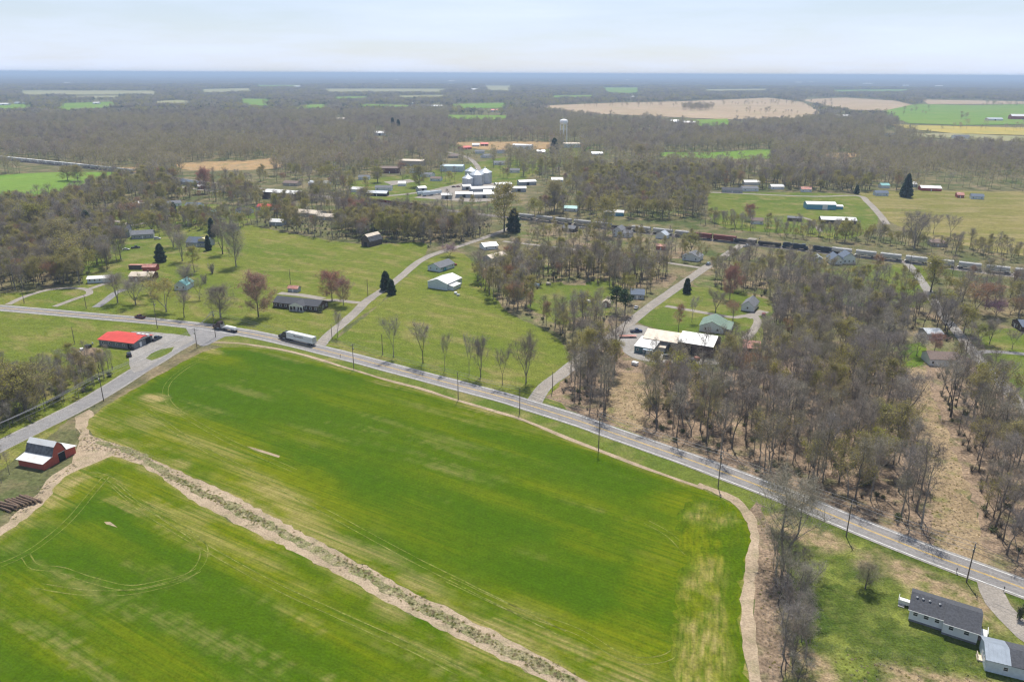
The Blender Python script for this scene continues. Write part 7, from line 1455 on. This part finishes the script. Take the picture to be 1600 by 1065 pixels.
for q, t_ in zip(Q_, tint):
    u = rng.rand(); kd = 'budding_tree' if u < .36 + 1.5 * max(0, t_ - .42) else ('russet_tree' if u > .935 else 'bare_tree'); v = SK[kd] + int(rng.randint(len(PROTO[kd]))); s = .55 + .6 * rng.rand()
    rest['p'].append((q[0], q[1], 0)); rest['v'].append(v); rest['r'].append(rng.rand() * 6.28); rest['s'].append((s * 1.12, s * 1.12, s))
instancer('woodland', 'mass of bare and budding trees across the middle distance', 'woodland', rest['p'], SCAT, rest['v'], rest['r'], rest['s'])
Q = far_fill(950, 2300, 9.5); ok, bs_ = open_ok(Q, 14); Q = Q[ok]; tint = fbm(Q[:, 0] / 170 + 11, Q[:, 1] / 170, 3); den = fbm(Q[:, 0] / 130, Q[:, 1] / 130 + 7, 3); k_ = (den > .40) | (rng.rand(len(Q)) < .25); Q, tint = Q[k_], tint[k_]
ex = []       # hedgerow lines and a round grove standing in the tan fields
for (xa, ya, xb, yb, nn) in ((900, 168.5, 1062, 164.5, 34), (1128, 163.5, 1262, 166, 30), (1150, 178, 1250, 181, 16), (1262, 161, 1300, 172, 14), (1410, 172, 1470, 183, 10), (1500, 186, 1510, 188, 8), (1455, 201, 1600, 206, 14), (1530, 166, 1600, 167, 18)):
    for k in range(nn): g = G(xa + (xb - xa) * rng.rand(), ya + (yb - ya) * k / nn); ex.append((g.x, g.y))
for k in range(150): a_ = rng.rand() * 6.28; r_ = rng.rand() ** .5; g = G(1092 + 27 * r_ * math.cos(a_), 171 + 3.0 * r_ * math.sin(a_)); ex.append((g.x, g.y))
Q = np.r_[Q, np.array(ex)]; tint = np.r_[tint, np.full(len(ex), .55)]
u = rng.rand(len(Q)); g_ = np.clip((tint - .40) * 3.0, 0, .8); vv = np.where(u < g_ * .5, 4, np.where(u < g_ + .27, 3, np.where(u > .93, 5, rng.randint(0, 3, len(Q))))); s = .6 + .65 * rng.rand(len(Q)) ** 1.5
instancer('far_woodland', 'grey brown woods beyond the village up to the tan fields', 'woodland', np.c_[Q, np.zeros(len(Q))], [t_[2] for t_ in PROTO['far_tree']], vv, rng.rand(len(Q)) * 6.28, np.c_[s * 1.15, s * 1.15, s])
Q = far_fill(2300, 8000, 36); ok, bs_ = open_ok(Q, 14); Q = Q[ok]; den = fbm(Q[:, 0] / 400, Q[:, 1] / 400 + 3, 3); Q = Q[(den > .33) | (rng.rand(len(Q)) < .35)]; s = .8 + .45 * rng.rand(len(Q))
instancer('horizon_woodland', 'blue hazy woods reaching to the horizon', 'woodland', np.c_[Q, np.zeros(len(Q))], [t_[2] for t_ in PROTO['far_clump']], rng.randint(0, 4, len(Q)), rng.rand(len(Q)) * 6.28, np.c_[s, s, s])
# beyond that the canopy is one rolling surface
cm = MB(); RR = [7600, 8600, 10000, 12000, 15000, 19000, 25000, 34000, 48000]; NA = 150; grid = {}
for i, r_ in enumerate(RR):
    for k in range(NA + 1):
        a_ = R(-42 + 84 * k / NA); x, y = r_ * math.sin(a_), r_ * math.cos(a_); z = 2 + 14 * float(fbm(np.array([x / 900.]), np.array([y / 900.]), 3)[0]) if i else -3; grid[i, k] = (x, y, z)
for i in range(len(RR) - 1):
    for k in range(NA): cm.quad(grid[i, k], grid[i, k + 1], grid[i + 1, k + 1], grid[i + 1, k])
M_canopy = land('distant_canopy', (.085, .075, .062), (.10, .095, .06), (.17, .15, .09), .56, .68, s_big=.0016, s_mid=.0035, s_fine=.02, fine=.3)
tag(cm.build('distant_canopy', M_canopy, smooth=True), 'unbroken distant canopy at the horizon', 'woodland', kind='stuff')
# undergrowth in the near woods, weeds in the ditch between the two wheat fields
UB, UV, US = [], [], []
for wi, (poly, sp, mix, grp, lab, hf_) in enumerate(WOODS[:11]):
    for q in scatter(poly, 4.2 if wi < 3 else 6.0):
        if rng.rand() < .6: UB.append((q[0], q[1], 0)); UV.append(int(rng.choice([0, 1, 1, 1, 2]))); s = .4 + .55 * rng.rand(); US.append((s * 1.2, s * 1.2, s))
instancer('undergrowth', 'brush and saplings under the bare trees', 'undergrowth', UB, [t_[2] for t_ in PROTO['bush']], UV, rng.rand(len(UB)) * 6.28, US)
def tuft(seed, n, h, mat, w=.5):
    rs = np.random.RandomState(seed); b = MB()
    for k in range(n):
        a_ = rs.rand() * 6.28; p = np.array([math.cos(a_), math.sin(a_), 0]) * w * rs.rand(); d = rdir(rs, 1.2); d[2] = abs(d[2]); add_twig(b, p, d, h * (.5 + .7 * rs.rand()), .12, rs, TI[mat])
    return b.mesh('weed_mesh', TREE_MATS)
WM = [tuft(1, 34, .34, 'fresh_leaves'), tuft(2, 34, .4, 'brush_twigs'), tuft(3, 40, .3, 'shrub_leaves', .7), tuft(4, 30, .55, 'straw_stalks')]
ws_, wv_ = [], []
mid = [(.5 * (a_[0] + b_[0]), .5 * (a_[1] + b_[1])) for a_, b_ in zip([(205, 706), (245, 730), (300, 760), (350, 786), (400, 812), (470, 845), (542, 880), (610, 918), (714, 976), (800, 1017), (876, 1055), (960, 1100)], [(205, 706), (245, 730), (300, 760), (350, 786), (400, 812), (470, 845), (542, 880), (610, 918), (714, 976), (800, 1017), (876, 1055), (960, 1100)])]
mp = smooth_line(GP(mid), .5); mn = normals2(mp)
for p, n2 in zip(mp, mn):
    ds = float(fbm(np.array([p.x / 14]), np.array([p.y / 14]), 2)[0])
    for k in range(4):
        if rng.rand() < .1 + sstep(.3, .6, ds) * .7: o = rng.normal() * .95; ws_.append((p.x + n2.x * o + rng.normal() * .3, p.y + n2.y * o + rng.normal() * .3, .05)); wv_.append(int(rng.choice([0, 2, 0, 2, 3, 3])))
def weeds_in(poly, sp, ch, kinds):
    for q in scatter(poly, sp):
        if rng.rand() < ch: ws_.append((q[0], q[1], .02)); wv_.append(int(rng.choice(kinds)))
weeds_in([(118, 668), (150, 683), (205, 700), (250, 722), (205, 720), (170, 706), (125, 705)], .8, .7, [1, 1, 3, 0]); weeds_in([(60, 762), (115, 722), (125, 728), (85, 752), (62, 785), (20, 815), (0, 800)], .9, .55, [0, 1, 1, 2])
weeds_in([(1408, 570), (1440, 570), (1490, 700), (1535, 850), (1462, 850), (1440, 720)], 1.4, .6, [1, 3, 3, 1, 0]); weeds_in([(1185, 800), (1210, 830), (1225, 900), (1235, 1060), (1200, 1060), (1185, 950), (1195, 860)], 1.0, .6, [1, 3, 0, 1]); weeds_in([(1300, 1018), (1540, 1052), (1620, 1075), (1300, 1075)], 1.0, .4, [1, 3, 0, 2]); weeds_in([(880, 655), (1000, 690), (1200, 763), (1450, 860), (1530, 885), (1540, 872), (1450, 838), (1200, 742), (1000, 670)], 1.2, .5, [1, 3, 1, 0]); weeds_in([(945, 655), (950, 605), (1010, 590), (1005, 672)], 1.3, .6, [1, 3, 3])
sz = .4 + .5 * rng.rand(len(ws_)); instancer('weeds', 'ragged weeds and straw in the ditch and on the cleared strips', 'weeds', ws_, WM, wv_, rng.rand(len(ws_)) * 6.28, np.c_[sz, sz, sz])

# ================================================================== HAZE: one box of even pale air round everything
hz = MB(); hz.box(-75000, 75000, -75000, 75000, -1.0, 125.0)
hm = bpy.data.materials.new('pale_air'); hm.use_nodes = True; hn = hm.node_tree.nodes; hn.clear(); ho = hn.new('ShaderNodeOutputMaterial'); pv = hn.new('ShaderNodeVolumePrincipled')
pv.inputs['Color'].default_value = (.60, .77, 1.0, 1); pv.inputs['Density'].default_value = .00012; pv.inputs['Anisotropy'].default_value = .0; hm.node_tree.links.new(pv.outputs[0], ho.inputs['Volume'])
tag(hz.build('haze', hm), 'pale blue haze lying over the whole land', 'haze', kind='stuff')
